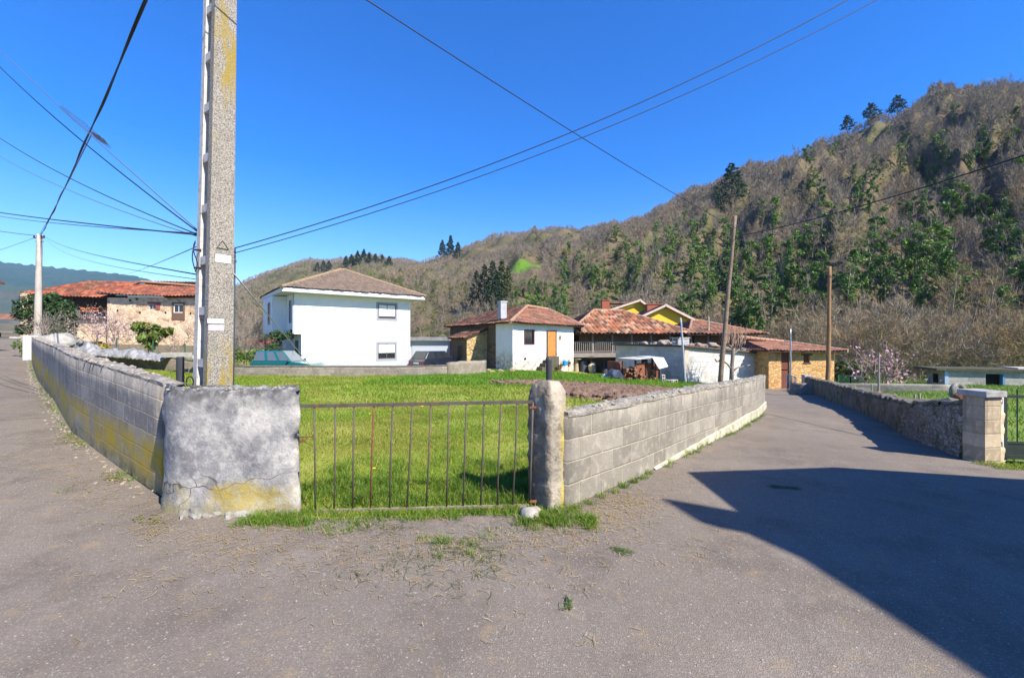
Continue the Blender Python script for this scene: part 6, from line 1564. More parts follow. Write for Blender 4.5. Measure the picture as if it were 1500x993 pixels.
# nearest individuals: real objects sharing meshes
ip=[]
for k in range(6):
    ip.append(bare_proto('bare_tree',gw,TWB,TWH if k%3 else TW_OLIVE,'bare grey brown tree without leaves in the wood at the foot of the hillside','tree','bare trees on the lower hillside',H=gw.uniform(6.5,9),spread=gw.uniform(2.2,3.2),nl=10,ntw=420,trunk_r=.11,tw=.018,fork=.22,up=.8,twl=(.6,1.4),levels=2,sides=4))
for k,q in enumerate(near):
    o=ip[k] if k<6 else copy_tree(ip[k%6]); o.location=q; s=gw.uniform(.75,1.15)*min(1,max(.42,q[1]/95)); o.scale=(s,s,s*gw.uniform(.9,1.1)); o.rotation_euler=(0,0,gw.random()*6.28)
VS=[];TS=[];off=0
for q in rest:
    V,T=(protos if q[1]<170 else protos_far)[gw.integers(0,5)]
    a=gw.random()*6.28; s=gw.uniform(.5,.95); c,sn=cos(a)*s,sin(a)*s
    W=np.empty((len(V),3),np.float32); W[:,0]=V[:,0]*c-V[:,1]*sn+q[0]; W[:,1]=V[:,0]*sn+V[:,1]*c+q[1]; W[:,2]=V[:,2]*s*gw.uniform(.9,1.15)+q[2]
    VS.append(W);TS.append(T+off);off+=len(V)
tag(npmesh('woodland',np.concatenate(VS),np.concatenate(TS),TWH),kind='stuff')
# evergreen brush and brambles low on the slope: ground cover
def brush():
    n=9500; u=np.where(gw.random(n)<.4,gw.uniform(250,700,n),gw.uniform(150,1700,n)); v=gw.random(n)**1.3*.95; q=hill_xyz(u,v); sx,sy=scr(q)
    pr=np.where(sx<700,1.0,.75)*np.where((np.sin(q[:,0]*.06)+np.sin(q[:,1]*.05+q[:,0]*.03))>-.2,1,.3); ok=(gw.random(n)<pr)&~((np.abs(sx-769)<25)&(sy>379)&(sy<402)); q=q[ok]
    C=q+np.array([0,0,.5]); r=gw.uniform(.8,1.9,len(q)); V,T=leaf_cloud(gw,C,np.stack([r,r,r*.7],1),len(q)*30,.55)
    tag(npmesh('undergrowth',V,T,mat_leaf('bramble_leaves',(.135,.15,.038),(.095,.13,.028),(.21,.17,.075),trans=.2)),kind='stuff')
brush()
# ivy covered trees
IVYM=mat_leaf('ivy_leaves',(.065,.145,.028),(.12,.23,.04),trans=.18)
IVYL=mat_leaf('light_ivy_leaves',(.11,.20,.035),(.18,.29,.05),trans=.2)
def ivy_proto(k,label,mat):
    g=np.random.default_rng(200+k); H=g.uniform(6,9); root=empty('ivy_tree',(0,0,0),label=label,cat='tree',group='ivy covered trees on the hillside')
    C=[];Rd=[]
    for j in range(g.integers(6,10)):
        t=(j+.5)/8; C.append((g.normal()*.35,g.normal()*.35,H*(.05+.62*t))); r=g.uniform(.35,.8); Rd.append((r,r,r*1.35))
    for j in range(g.integers(3,9)):
        a=g.random()*6.28; d=g.uniform(.5,1.9); C.append((d*cos(a),d*sin(a),H*g.uniform(.45,.95))); r=g.uniform(.3,.85); Rd.append((r,r,r*.8))
    V,T=leaf_cloud(g,C,Rd,1500,.36,shell=.4); npmesh('crown',V,T,mat,root)
    tv,V,T=branchy(g,H*1.12,2.0,8,150,.13,.018,fork=.3,up=.9,twl=(.6,1.3),sides=4); tv.build('trunk',TWB,root); npmesh('twigs',V,T,TWH,root); return root
ivs=[ivy_proto(k,'tree wrapped in green ivy standing among bare trees on the hillside',IVYL if k%3==0 else IVYM) for k in range(8)]
for k,(uu,yy) in enumerate(spots):
    o=ivs[k] if k<8 else copy_tree(ivs[k%8]); q=hill_at(uu,yy+6); o.location=q; s=gw.uniform(.65,1.05)*(.85 if q[1]<110 else .98); o.scale=(s,s,s); o.rotation_euler=(0,0,gw.random()*6.28)
# conifers
NEED=mat_leaf('needles',(.012,.036,.016),(.026,.058,.022),trans=.05,rough=.8); NEEDL=mat_leaf('light_needles',(.05,.085,.02),(.08,.11,.03),trans=.1,rough=.8)
def conifer(name,base,H,W,label,group=None,mat=NEED,seed=1,pine=False,n=2600,ls=.042):
    g=np.random.default_rng(seed); root=empty(name,base,label=label,cat='tree',group=group); C=[];Rd=[]
    m=26 if not pine else 13
    for j in range(m*3):
        t=(j/(m*3)); z=H*((.10 if not pine else .38)+(.88 if not pine else .58)*t); rad=W*((1-t)**.8*.95+.06) if not pine else W*(.55+.45*sin(pi*min(1,t*1.15+.1)))*(1-.55*t)
        a=j*2.399+g.random()*.6; d=rad*g.uniform(.35,.85); C.append((d*cos(a),d*sin(a),z-d*.18*(0 if pine else 1))); r=rad*g.uniform(.22,.42)+.08; Rd.append((r,r,r*.45))
    V,T=leaf_cloud(g,C,Rd,n,H*ls,shell=.3); npmesh('crown',V,T,mat,root)
    MB().tube([(0,0,-.5),(g.normal()*.1,0,H*.5),(0,0,H*.97)],[H*.02,H*.014,H*.004],6).build('trunk',plain('conifer_bark',(.10,.075,.055),(.15,.11,.08),3) if 'conifer_bark' not in bpy.data.materials else bpy.data.materials['conifer_bark'],root)
    return root
for k,(px,yb,h,w,lab) in enumerate(((1241,190,14,3.0,'lowest'),(1276,178,15,3.6,'middle'),(1314,168,16,4.2,'highest'))):
    q=hill_at(px,yb+5); conifer('pine_tree',q,h*q[1]/F*2.3,w*q[1]/F*4.2,lab+' of three dark pines standing on the ridge above the bare wood','pines on the ridge',seed=300+k,pine=True,n=1300,ls=.06)
q=hill_at(1072,300); conifer('pine_tree',q,62*q[1]/F,36*q[1]/F,'large dark pine standing out above the bare slope behind the timber pole',seed=310,pine=False,n=3200)
for k,(px,yt_,yb,w,m) in enumerate(((698,398,452,10,NEED),(710,390,456,12,NEED),(722,385,458,13,NEED),(735,382,452,12,NEEDL),(744,392,450,10,NEEDL),(727,400,458,11,NEED))):
    q=hill_at(px,yb); conifer('conifer',q,(yb-yt_)*q[1]/F*1.05,w*q[1]/F*1.75,('leftmost tall conifer of the dark cluster above the old farmhouse','dark conifer second from the left in the cluster above the farmhouse','tallest dark conifer in the middle of the cluster above the farmhouse','lighter green conifer right of the tallest in the cluster','rightmost light green conifer beside the bright meadow','front blackish conifer of the cluster above the farmhouse chimney')[k],'conifers above the farmhouse',m,320+k,n=1500)
for k,(px,yt_,yb) in enumerate(((648,354,376),(660,349,377),(671,358,378),(507,377,392),(515,375,390),(524,370,388),(533,368,387),(541,372,388),(465,386,398),(474,384,397),(482,384,396),(783,333,346),(550,374,388),(560,375,387),(570,377,389))):
    q=hill_at(px,yb); lab=('left pine of the three on the hill crest above the garage','taller middle pine on the hill crest above the garage','right bushy pine on the hill crest above the garage')[k] if k<3 else 'small dark conifer among others on the skyline above the white house' if k!=11 else 'lone dark conifer on the skyline above the bright meadow'
    conifer('conifer',q,(yb-yt_)*q[1]/F*1.15,(9 if k<3 else 8)*q[1]/F,lab,'conifers on the skyline',NEED,340+k,n=900,ls=.09)
# yellow flowering trees, big leafy round evergreens
for k,(px,yy,r,lab,m) in enumerate(((829,372,6.5,'yellow flowering tree standing alone on the bare slope',mat_leaf('mimosa_yellow',(.30,.26,.03),(.22,.22,.04),trans=.2)),(674,420,4,'small yellowish tree on the olive slope left of the conifers',mat_leaf('mimosa_pale',(.34,.29,.05),(.24,.23,.05),trans=.2)),
    (1190,440,16,'large round dark evergreen behind the ochre barn roof',IVYM),(1094,474,10,'bright green evergreen bush behind the smaller granary roof',IVYL),(780,445,17,'broad fresh green tree behind the farmhouse roof',IVYL),(812,448,13,'fresh green tree right of the conifer cluster',IVYL),(758,452,9,'small fresh green tree touching the light conifers',IVYL),(1075,470,9,'dark green bush left of the timber pole behind the granary',IVYM),(1120,415,8,'dark evergreen bush on the slope above the small granary',IVYM))):
    q=hill_at(px,yy+r); s=q[1]/F*r; gg=np.random.default_rng(400+k); cl=[(gg.normal()*s*.5,gg.normal()*s*.4,s*(.6+gg.random()*1.2),s*gg.uniform(.3,.6)) for _ in range(11)]
    leafy('evergreen_tree',q,s,cl,1300,max(.3,s*.16),m,lab,'tree',seed=410+k,trunk=s*.06)
# big bare shrubs and pale limbed trees behind the barn and garden
HAZ=[bare_proto('bare_bush',gw,BARK,(TW_PALE,TW_OLIVE,TW_GREY)[k%3],'wide leafless bush behind the garden at the foot of the wood','bush','leafless bushes behind the garden',H=gw.uniform(4,5.2),spread=gw.uniform(3,3.8),nl=22,ntw=2400,trunk_r=.05,tw=.009,fork=.03,up=.65,twl=(.25,.75),levels=2,sides=3) for k in range(5)]
hz=[(1240,32,.95),(1262,30,1.1),(1285,33,1.25),(1305,30,1.2),(1325,32,1.0),(1345,30,.95),(1365,32,1.05),(1385,31,1.0),(1405,33,1.1),(1425,31,.95),(1445,33,1.1),(1465,31,1.0),(1485,33,1.05),(1505,31,1.1),(1530,31,1.1),(1272,38,1.4),(1310,38,1.35),(1350,39,1.3),(1390,38,1.3),(1430,39,1.35),(1470,38,1.3),(1510,38,1.3),(1225,40,1.2),(1195,42,1.3),(1165,43,1.2),(1140,44,1.1)]
for k,(px,Y,s) in enumerate(hz):
    o=HAZ[k] if k<5 else copy_tree(HAZ[k%5]); x,y=XY(px,Y); o.location=(x,y,-1.6); o.scale=(s,s,s); o.rotation_euler=(0,0,gw.random()*6.28)
for k,(px,Y,H,sp,m,lab) in enumerate(((1196,36,7.0,3.0,BARKY,'gnarled bare tree with yellow lichen limbs behind the barn roof'),(1172,38,6.0,2.6,BARK,'pale limbed bare tree rising left behind the barn roof'),(1222,37,5.6,2.4,BARK,'pale limbed bare tree just right of the orange brown timber pole'),(1397,34,10.5,2.6,BARK,'tall slender bare tree above the left half of the low shed'),(1427,34,11.0,2.6,BARK,'tallest slender bare tree above the low shed'),(1405,36,9.5,2.2,BARK,'slim bare tree between the two tall ones above the low shed'),(1480,33,7,2.5,BARK,'bare tree with a thick leaning limb at the right edge behind the low shed'))):
    t=bare_proto('tall_bare_tree',np.random.default_rng(500+k),m,TW_OLIVE if k>2 else TW_PALE,lab,'tree','bare trees behind the barn and low shed',H=H,spread=sp,nl=16,ntw=750,trunk_r=.12,tw=.012,fork=.2,up=.55 if k<3 else .25,twl=(.4,1.1),levels=2,sides=5); x,y=XY(px,Y); t.location=(x,y,-1.6)
b=P(1245,566,29.5); cl=[(gw.normal()*.6,gw.normal()*.5,.3+1.6*gw.random(),.6) for _ in range(8)]; leafy('dark_bush',b,2,cl,900,.22,DKLEAF,'dark green bush at the shaded right corner of the barn','bush',seed=520,trunk=.05)

# ------------------------------------------------------------------ cables
def cable(name,a,b,sag,r,label,mat=WIRE,ext=0,n=40,twist=0,group=None):
    a=Vector(a); b=Vector(b); pts=[]
    for k in range(n+1):
        t=k/n*(1+ext); p=a.lerp(b,t); p.z-=4*sag*t*(1+ext-t)/((1+ext)**2); pts.append(p)
    mb=MB(); mb.tube(pts,r,5)
    if twist:
        L=(b-a).length; d=(b-a).normalized(); s=d.cross(Vector((0,0,1))).normalized(); w=s.cross(d); m=n*6; q=[]
        for k in range(m+1):
            t=k/m*(1+ext); p=a.lerp(b,t); p.z-=4*sag*t*(1+ext-t)/((1+ext)**2); an=t*L*twist; q.append(p+s*cos(an)*r*1.5+w*sin(an)*r*1.5)
        mb.tube(q,r*.8,4)
    o=mb.build(name,mat,off=a,smooth=True); tag(o,label,'cable',group); return o
NA='overhead_cable'
T0=P(60,345,31)
cable(NA,T0,P(214,0,7.2),.25,.017,'thick twisted black cable running up from the slim far pole to the top edge',ext=.04,twist=.7)
cable(NA,T0+Vector((-.1,0,.05)),P(134,198,10.5),.12,.012,'thin cable running close beside the thick twisted one',WIREG)
pl=lambda z: P(289.5,z,4.97)
cable(NA,pl(338),P(-40,35,9),.05,.006,'highest thin cable slanting from the power pole to the left edge, carrying a coil',WIREG)
cable(NA,pl(340),P(-40,58,9.4),.14,.008,'second highest cable slanting from the power pole to the left edge',WIRE)
cable(NA,pl(344),P(-40,175,10),.16,.007,'double cable reaching the left edge halfway down the sky',WIRE)
cable(NA,pl(347),P(-40,205,10.2),.16,.005,'thin lone cable just below the double one at the left',WIREG)
cable(NA,pl(344.5),P(-40,306,10),.03,.009,'nearly level dark cable passing above the slim far pole',WIRE)
cable(NA,pl(342),P(-40,311,10.2),.06,.006,'nearly level thin cable just under the dark level one',WIREG)
cable(NA,P(290,403,4.97),T0+Vector((.2,0,-.05)),.22,.008,'cable descending from the slim far pole to the power pole above the old stone house',WIRE)
cable(NA,P(290,410,4.97),T0+Vector((.2,0,-.15)),.4,.005,'thinner cable under the one descending to the power pole',WIREG)
cable(NA,T0+Vector((-.2,0,-.05)),P(-60,330,24),.05,.018,'short cable from the slim far pole to the upper left edge',WIRE)
cable(NA,T0+Vector((-.2,0,-.1)),P(-60,386,33),.05,.014,'short cable falling from the slim far pole to the left edge',WIREG)
cable(NA,P(290,361,4.97),P(178,401,44),.15,.006,'cable dropping behind the power pole to the roof of the old stone house',WIREG)
cable(NA,P(341,365,4.9),P(1176,-2,5.6),.42,.006,'upper of two long cables sweeping from the power pole to the top right',WIRE,ext=.4)
cable(NA,P(341,372,4.9),P(1212,-1,5.6),.44,.005,'lower of two long cables sweeping from the power pole to the top right',WIRE,ext=.4)
cable(NA,P(1215,396,21.5),P(586,-2,5.5),.55,.0075,'dark diagonal cable falling from the top centre down towards the timber pole by the barn',WIRE,ext=.2)
cable(NA,P(1078,347,23.4),P(1505,208,9.5),.35,.020,'thick cable rising from the leaning timber pole to the right edge',WIRE,ext=.4)
cable('guy_wire',P(343,402,4.9),P(468,552,22.5),.0,.010,'pale taut stay wire running from the power pole down to the far field wall',plain('pale_stay_wire',(.42,.43,.44),rough=.5),n=10)
# coil of surplus wire hanging on a cable
a=P(120,187,7.3); c=MB(); q=[]
for k in range(260):
    t=k/260; pp=P(88,156,7.6).lerp(P(162,217,6.85),t); r=.022+.022*sin(pi*t)*R.uniform(.5,1.3); q.append(pp+Vector((r*cos(k*.9),r*sin(k*.9)*.6,r*sin(k*.9)))-a)
c.tube(q,.0022,4,cap=False); q=[]
for k in range(160):
    t=k/160; pp=P(134,194,7.15).lerp(P(158,213,6.9),t); r=.030*sin(pi*t)*R.uniform(.3,1.2)+.004; q.append(pp+Vector((r*cos(k*1.1),r*sin(k*1.1),r*sin(k*1.1)))-a)
c.tube(q,.0032,4,cap=False)
tag(c.build('wire_coil',WIRE,loc=a),'tangled coil of surplus wire hung along the highest thin cable on the left','coil')

# ------------------------------------------------------------------ house out of frame whose shadow falls on the lane
def shade_house():
    L=Vector((SUNT[0],SUNT[1],-SUNE))   # light travels along this for 1 m of drop
    def up(x,y,h,z0=0): return (x-SUNT[0]/SUNE*(h-z0), y-SUNT[1]/SUNE*(h-z0), h)
    root=empty('unseen_cream_house',(12,-6,0),label='unseen cream house beside the camera whose roof shades the lane',cat='house'); off=Vector((12,-6,0))
    def slab(name,poly,h,th,mat):
        mb=MB(); n=len(poly); v=[up(x,y,h,-.05) for x,y in poly]
        mb.v=[(x-off.x,y-off.y,z) for x,y,z in v]+[(x-off.x,y-off.y,z+th) for x,y,z in v]
        mb.f=[tuple(range(n))[::-1],tuple(range(n,2*n))]+[(k,(k+1)%n,n+(k+1)%n,n+k) for k in range(n)]; mb.mi=[0]*len(mb.f); return mb.build(name,mat,root,fix=True),v
    g=lambda px,py: XY(px,EYE*F/(py-497))
    main=[g(985,733),g(1045,770),g(1105,782),g(1200,825),g(1310,895),g(1460,993),(2.35,1.2),(2.3,-2),(12,-4),(12,1.9),g(1700,760),g(1098,752)]
    _,v=slab('roof',main,6.6,.16,plain('shade_roof_tiles',(.30,.13,.08),(.22,.10,.07),3))
    wing=[g(1022,691),g(1245,681),g(1510,697),(9.5,4.5),(9.5,2.0),g(1700,770),g(1098,752.5)]
    _,v2=slab('porch_roof',wing,3.6,.14,plain('porch_roof_tiles',(.32,.14,.09),(.24,.11,.08),3))
    cr=plain('cream_house_render',(.62,.56,.45),(.55,.49,.40),1)
    x0=min(q[0] for q in v)+1.5; MB().bb(x0-off.x,x0+9-off.x,-12,-2.7,-.3,6.6).build('wall',cr,root)
SUN_AZ=radians(137); SUN_EL=radians(43.5)
SUNT=(cos(SUN_AZ)*cos(SUN_EL),sin(SUN_AZ)*cos(SUN_EL)); SUNE=sin(SUN_EL)
shade_house()

# ------------------------------------------------------------------ grass, straw, soil
def blades(name,pts,hmin,hmax,w,mat,g,lean=.5,kind='stuff'):
    n=len(pts); a=g.random(n)*6.28; h=g.uniform(hmin,hmax,n); l=g.normal(size=(n,2))*lean*h[:,None]
    d=np.stack([np.cos(a),np.sin(a),np.zeros(n)],1)*(w*g.uniform(.6,1.4,n))[:,None]
    p=np.asarray(pts); m=p+np.stack([l[:,0]*.35,l[:,1]*.35,h*.6],1); t=p+np.stack([l[:,0],l[:,1],h],1)
    V=np.stack([p-d,p+d,m+d*.7,m-d*.7,t],1).reshape(-1,3); i=np.arange(n)[:,None]*5
    T=np.concatenate([i+np.array([[0,1,2]]),i+np.array([[0,2,3]]),i+np.array([[3,2,4]])]); return npmesh(name,V,T,mat)
gg=np.random.default_rng(9)
fp_=np.array(field_poly)
def in_poly(poly,X,Y):
    c=np.zeros(len(X),bool); n=len(poly); j=n-1
    for i in range(n):
        xi,yi=poly[i]; xj,yj=poly[j]
        k=((yi>Y)!=(yj>Y))&(X<(xj-xi)*(Y-yi)/(yj-yi+1e-12)+xi); c^=k; j=i
    return c
def soilmask(X,Y):
    sx=CX+F*X/Y; 
    return (((X-4.7)/4.0)**2+((Y-15.6)/3.4)**2<1)|(((X-1.2)/2.2)**2+((Y-18.5)/.9)**2<1)
def field_grass():
    P_=[];H=[]
    specs=((3.8,6.5,95000,.02,.055,.0028),(6.5,11,95000,.03,.065,.0045),(11,30,120000,.05,.12,.011))
    objs=[]
    for y0,y1,n,h0,h1,w in specs:
        Y=gg.uniform(y0,y1,n*2); X=gg.uniform(-26,15,n*2) if y0>10 else gg.uniform(-9,7,n*2)
        ok=in_poly(field_poly,X,Y)&~soilmask(X,Y)&(np.abs(X)<Y*1.35)
        cl=np.sin(X*2.1+Y*.7)+np.sin(Y*2.7-X*1.1)+np.sin(X*5.3)*.5; ok&=gg.random(len(X))<np.clip(.75+cl*.22,.25,1)
        X,Y,cl=X[ok][:n],Y[ok][:n],cl[ok][:n]; z=zfa(X,Y)+.01+rough_field(X,Y)
        P_.append((np.stack([X,Y,z],1),h0,h1,w))
    me=[]
    for k,(p,h0,h1,w) in enumerate(P_):
        o=blades('field_grass',p,h0,h1,w,GRASSM,gg,.7); tag(o,kind='stuff')
    # lush darker tussocks near gate and along back wall
    pts=[]
    for _ in range(150):
        x=gg.uniform(-2.2,.6); y=4.15+abs(gg.normal())*.7
        c=np.array([x,y]); k=gg.integers(40,110); q=c+gg.normal(size=(k,2))*.07; q=q[in_poly(field_poly,q[:,0],q[:,1])]; pts.append(q)
    q=np.concatenate(pts); z=zfa(q[:,0],q[:,1])+.01; tag(blades('field_tussocks',np.column_stack([q,z]),.05,.13,.003,VERGEM,gg,.6),kind='stuff')
    # far brighter band by the farmhouse
    n=26000; X=gg.uniform(-6,13,n); Y=gg.uniform(17,29,n); ok=in_poly(field_poly,X,Y)&~soilmask(X,Y); X,Y=X[ok],Y[ok]; z=zfa(X,Y)+.01+rough_field(X,Y)
    tag(blades('lush_grass',np.stack([X,Y,z],1),.08,.2,.014,mat_leaf('lush_blades',(.08,.23,.012),(.13,.29,.02),trans=.35),gg,.6),kind='stuff')
    # dandelions
    n=420; X=gg.uniform(-8,9,n); Y=gg.uniform(8,27,n); ok=in_poly(field_poly,X,Y)&(gg.random(n)<np.where(X>0,.9,.35))&~soilmask(X,Y); mb=MB()
    for x,y in zip(X[ok],Y[ok]): mb.lathe([(.004,0),(.022,.014),(.012,.02)],(x,y,zf(x,y)+.1),6)
    for (px,py) in ((548,692),(658,602)):
        Yq=EYE*F/(py-497); x,y=XY(px,Yq); mb.lathe([(.004,0),(.02,.012),(.01,.018)],(x,y,zf(x,y)+.07),8)
    tag(mb.build('dandelions',YELLOWF),kind='stuff')
field_grass()
def garden_grass():
    n=60000; X=gg.uniform(6.5,34,n); Y=gg.uniform(5.8,30,n); ok=in_poly(garden_poly,X,Y); X,Y=X[ok],Y[ok]
    tag(blades('garden_grass',np.stack([X,Y,zfa(X,Y)+.01],1),.05,.14,.010,mat_leaf('garden_blades',(.09,.20,.015),(.14,.25,.03),(.25,.24,.07),trans=.35),gg,.6),kind='stuff')
garden_grass()
def verge():
    pts=[]
    def tuft(x,y,n,s): pts.append(np.array([x,y])+gg.normal(size=(n,2))*s)
    # below the gate and in front of the wall end
    for k in range(210):
        t=gg.random(); x=-2.4+3.0*t; y=4.0-.26*gg.random()**1.6*(1+.5*sin(x*3)+.4*sin(x*7.3)); tuft(x,y,int(gg.uniform(6,34)),.04)
    for k in range(22): tuft(gg.normal(-2.1,.17),3.82+gg.normal()*.06,60,.04)
    for k in range(22): tuft(gg.normal(.28,.10),3.75+gg.normal()*.06,60,.035)
    for k in range(12): tuft(.66+gg.normal()*.05,3.72+gg.normal()*.05,60,.03)
    # along the right wall
    for a,b_ in zip(rl,rl[1:]):
        if a[1]>11: break
        for _ in range(3):
            if gg.random()<(.75 if a[1]<5.2 else .45): x=a[0]-a[4].x*(.04+.07*gg.random()); y=a[1]-a[4].y*(.04+.07*gg.random()); tuft(x,y,int(gg.uniform(10,45)),.03)
    # sparse weeds along the left wall
    for a in ll[1:]:
        for _ in range(2):
            if gg.random()<.35: x=a[0]-a[4].x*.06; y=a[1]-a[4].y*.06; tuft(x,y,int(gg.uniform(5,22)),.03)
    for px,py,n in ((650,792,45),(690,797,40),(640,790,35),(620,785,20),(640,815,20),(690,810,25),(715,785,18),(90,727,10),(180,700,20)):
        Y=EYE*F/(py-497); x,y=XY(px,Y); tuft(x,y,n,.03)
    q=np.concatenate(pts); tag(blades('verge_grass',np.column_stack([q,zfa(q[:,0],q[:,1])+.004]),.02,.075,.0026,VERGEM,gg,.7),kind='stuff')
    # right hand verge at the pillar foot
    q=np.column_stack([gg.uniform(6.3,9.5,2600),gg.uniform(5.5,5.85,2600)]); tag(blades('gate_verge',np.column_stack([q,zfa(q[:,0],q[:,1])+.004]),.02,.06,.004,GRASSM,gg,.8),kind='stuff')
verge()
def strands(name,centres,mat,L,w,kind='stuff'):
    P0=[];
    c=np.array(centres); n=len(c); a=gg.random(n)*6.28; l=gg.uniform(*L,n); d=np.stack([np.cos(a),np.sin(a)],1); q=np.stack([-d[:,1],d[:,0]],1)*w
    b=gg.normal(size=n)[:,None]*.18*l[:,None]*np.stack([-d[:,1],d[:,0]],1)
    A=c-d*l[:,None]/2; B=c+d*l[:,None]/2; M_=c+b
    V2=np.stack([A-q,A+q,M_+q,M_-q,B+q*.5,B-q*.5],1); z=zfa(V2[...,0],V2[...,1])+.007+gg.random((n,1))*.012
    V=np.concatenate([V2,z[...,None]],-1).reshape(-1,3); i=np.arange(n)[:,None]*6
    T=np.concatenate([i+np.array([[0,3,2,1]]),i+np.array([[3,5,4,2]])]); tag(npmesh(name,V,T,mat),kind=kind)
def litter():
    st=[];cl=[];ms=[]
    def spot(px,py,n,sx,sy,dst):
        for _ in range(n):
            x_,y_=px+gg.normal()*sx,max(530,py+gg.normal()*sy); Y=EYE*F/(y_-497); dst.append(XY(x_,min(Y,14)))
    for px,py,n,sx,sy in ((225,775,90,18,9),(330,790,120,50,14),(300,775,90,80,16),(480,800,170,70,16),(600,800,220,70,18),(700,790,240,70,18),(800,785,150,45,14),(880,765,220,40,12),(900,745,200,40,10),(930,730,160,30,8),(560,840,60,80,16),(750,840,80,80,18),(480,770,140,60,8),(90,690,100,50,12),(60,640,120,40,14),(150,720,80,40,10),(30,600,120,30,14),(200,740,70,50,10),(1000,700,120,40,8),(680,900,20,120,30),(230,850,30,140,30),(950,800,70,70,20),(1060,640,120,35,14),(1090,615,70,18,8),(60,575,160,18,12),(20,620,150,40,25),(110,680,120,40,16),(40,560,160,25,10),(25,690,60,30,20),(300,830,70,80,20)): spot(px,py,n,sx,sy,st)
    for px,py,n,sx,sy in ((68,601,160,8,4),(72,613,140,10,3),(112,661,200,16,4),(9,570,160,14,4),(20,585,120,12,4),(95,645,90,10,5),(165,705,60,12,4),(220,760,40,12,4)): spot(px,py,n,sx,sy,ms)
    st2=[(a+gg.normal()*.03,b_+gg.normal()*.025) for a,b_ in st]
    strands('straw_litter',st+st2[::2],STRAW,(.02,.085),.0016)
    for px,py,n,sx,sy in ((690,800,70,25,12),(650,795,40,20,8),(610,820,35,30,10),(720,820,45,15,12),(835,770,20,25,8),(910,808,16,7,3),(640,860,20,30,12),(555,830,25,40,14),(830,885,6,4,6),(760,770,50,30,8),(60,610,50,25,10),(560,770,60,50,6)): spot(px,py,n,sx,sy,cl)
    strands('grass_clippings',cl,CLIP,(.04,.12),.002)
    strands('roadside_moss',ms,mat_leaf('yellow_moss',(.26,.24,.035),(.15,.17,.03),trans=.1),(.015,.05),.006)
    # small stones and crumbs on the asphalt
    mb=MB()
    for _ in range(80):
        y_=gg.uniform(600,990); x_=gg.uniform(0,1300); Y=EYE*F/(y_-497); x,y=XY(x_,Y)
        if inside(road_poly,x,y): mb.rock((x,y,zf(x,y)+.002),gg.uniform(.002,.007),(1.2,1,.7),sub=0)
    for a in ll[1:]:
        for _ in range(5): x=a[0]-a[4].x*abs(gg.normal())*.14; y=a[1]-a[4].y*abs(gg.normal())*.14; mb.rock((x,y,zf(x,y)+.003),gg.uniform(.006,.022),(1.2,1,.6),sub=0)
    tag(mb.build('loose_grit',PEBBLE),kind='stuff')
    # three fallen green sprigs the photo shows lying on the lane
    for px,py,l,a,lab in ((912,808,.16,-.5,'dark green sprig lying on the asphalt in front of the right block wall'),(833,884,.13,1.4,'curled dark green sprig lying on the bare asphalt below the gate'),(1150,711,.30,-.35,'long dark green sprig lying in the big blue shadow')):
        Y=EYE*F/(py-497); x,y=XY(px,Y); m=MB()
        for j in range(9): 
            b_=a+gg.normal()*.3; o_=gg.normal(size=2)*.012; d=Vector((cos(b_),sin(b_),0))*l*gg.uniform(.4,.6); m.tube([Vector((o_[0],o_[1],.006))-d,Vector((o_[0],o_[1]+gg.normal()*.02,.014)),Vector((o_[0],o_[1],.006))+d],[.002,.0028,.001],4)
        tag(m.build('grass_sprig',CLIP,loc=(x,y,zf(x,y))),lab,'sprig')
litter()
def soil():
    n,m=120,70; xs=np.linspace(-1.2,9.0,n); ys=np.linspace(12,19.8,m); X,Y=np.meshgrid(xs,ys); msk=soilmask(X,Y)
    nz=(np.sin(X*5.1+Y*2.2)*np.sin(Y*6.3-X*1.7)+gg.normal(size=X.shape)*.9)*.05
    from_edge=np.clip(1-np.minimum(((X-4.7)/4.0)**2+((Y-15.6)/3.4)**2,((X-1.2)/2.2)**2+((Y-18.5)/.9)**2),-.2,1)
    Z=zfa(X,Y)+np.where(from_edge>0,.03+.14*np.sqrt(np.clip(from_edge,0,1))+nz,-.12); i=np.arange(n*m).reshape(m,n)
    T=np.stack([i[:-1,:-1],i[:-1,1:],i[1:,1:],i[1:,:-1]],-1).reshape(-1,4)
    SO=plain('dug_soil',(.15,.095,.065),(.20,.135,.095),2,(.28,.205,.145),7,rough=1,bump=1,bscale=12,bdist=.06)
    keep=in_poly([(a*1.0,b) for a,b in field_poly],X.ravel(),Y.ravel())[T].all(1)
    tag(npmesh('dug_soil',np.stack([X.ravel(),Y.ravel(),Z.ravel()],1),T[keep],SO),kind='stuff')
    mb=MB(); 
    for _ in range(900):
        x,y=gg.uniform(-1,8.6),gg.uniform(12.3,19.4)
        if soilmask(np.array([x]),np.array([y]))[0] and inside(field_poly,x,y): mb.rock((x,y,zf(x,y)+.10+.06*gg.random()),gg.uniform(.03,.11),(1.3,1,.7),sub=1)
    tag(mb.build('soil_clods',SO),kind='stuff')
soil()

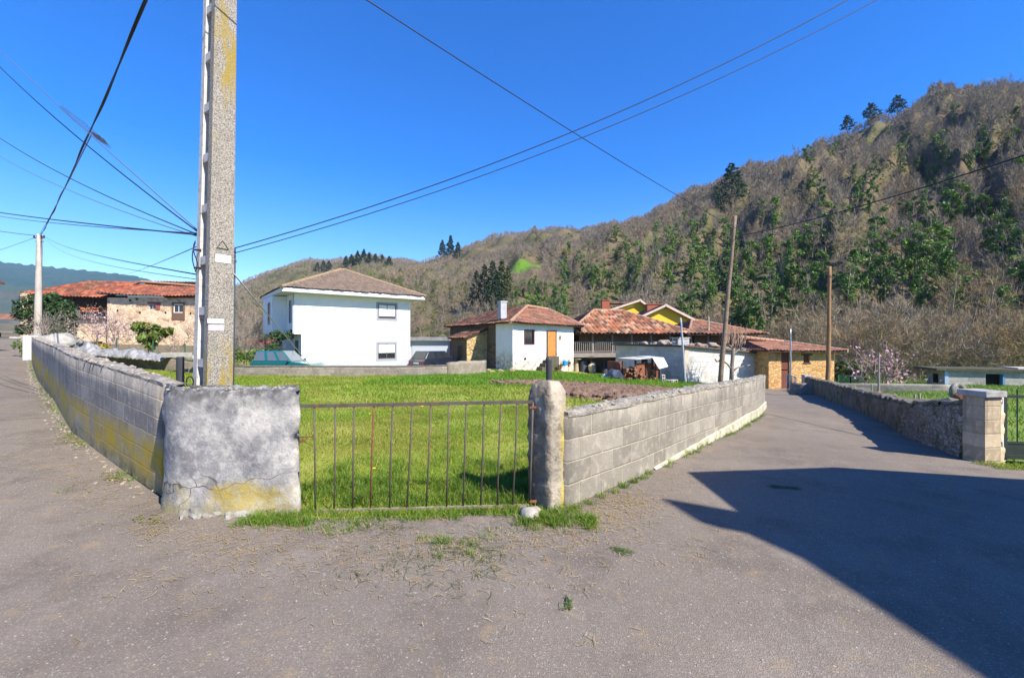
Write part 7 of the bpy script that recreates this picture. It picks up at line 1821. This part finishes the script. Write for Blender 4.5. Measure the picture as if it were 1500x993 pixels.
# ------------------------------------------------------------------ thin blue air
def haze():
    o=MB().bb(-4600,3400,-3050,3020,-32,560).build('haze',FIELD); tag(o,kind='stuff')
    m=bpy.data.materials.new('haze_air'); m.use_nodes=True; nt=m.node_tree; nt.nodes.remove(nt.nodes['Principled BSDF'])
    pv=nt.nodes.new('ShaderNodeVolumePrincipled'); pv.inputs['Color'].default_value=(.42,.68,1,1); pv.inputs['Density'].default_value=.00013
    nt.links.new(pv.outputs[0],nt.nodes['Material Output'].inputs['Volume']); o.data.materials.clear(); o.data.materials.append(m)
haze()
# ------------------------------------------------------------------ light, sky, camera
wd=bpy.data.worlds.new('World'); S.world=wd; wd.use_nodes=True; wt=wd.node_tree
sk=wt.nodes.new('ShaderNodeTexSky'); sk.sky_type='NISHITA'; sk.sun_disc=False; sk.sun_elevation=SUN_EL; sk.sun_rotation=atan2(-SUNT[0],-SUNT[1]); sk.altitude=300; sk.air_density=1.0; sk.dust_density=.15; sk.ozone_density=3.0
hs=wt.nodes.new('ShaderNodeHueSaturation'); hs.inputs['Saturation'].default_value=1.48; hs.inputs['Hue'].default_value=.517
bg=wt.nodes['Background']; bg.inputs['Strength'].default_value=.128
wt.links.new(sk.outputs[0],hs.inputs['Color']); wt.links.new(hs.outputs[0],bg.inputs['Color'])
sl=bpy.data.lights.new('sun','SUN'); sl.energy=5.0; sl.angle=radians(.53); sl.color=(1,.91,.78); so=bpy.data.objects.new('sun',sl); COL.objects.link(so)
so.rotation_euler=Vector((SUNT[0],SUNT[1],-SUNE)).to_track_quat('-Z','Y').to_euler(); so.location=(20,-20,30)
cm=bpy.data.cameras.new('camera'); cm.sensor_width=36; cm.sensor_fit='HORIZONTAL'; cm.lens=15.0; cm.clip_start=.05; cm.clip_end=6000
co=bpy.data.objects.new('camera',cm); COL.objects.link(co); co.location=(0,0,EYE); co.rotation_euler=(pi/2,0,0); S.camera=co
S.view_settings.view_transform='Standard'; S.view_settings.look='None'; S.view_settings.exposure=1.08; S.view_settings.gamma=1; S.view_settings.use_curve_mapping=False
S.cycles.use_denoising=True; S.cycles.max_bounces=6; S.cycles.diffuse_bounces=3; S.cycles.glossy_bounces=2; S.cycles.transmission_bounces=2; S.cycles.transparent_max_bounces=8
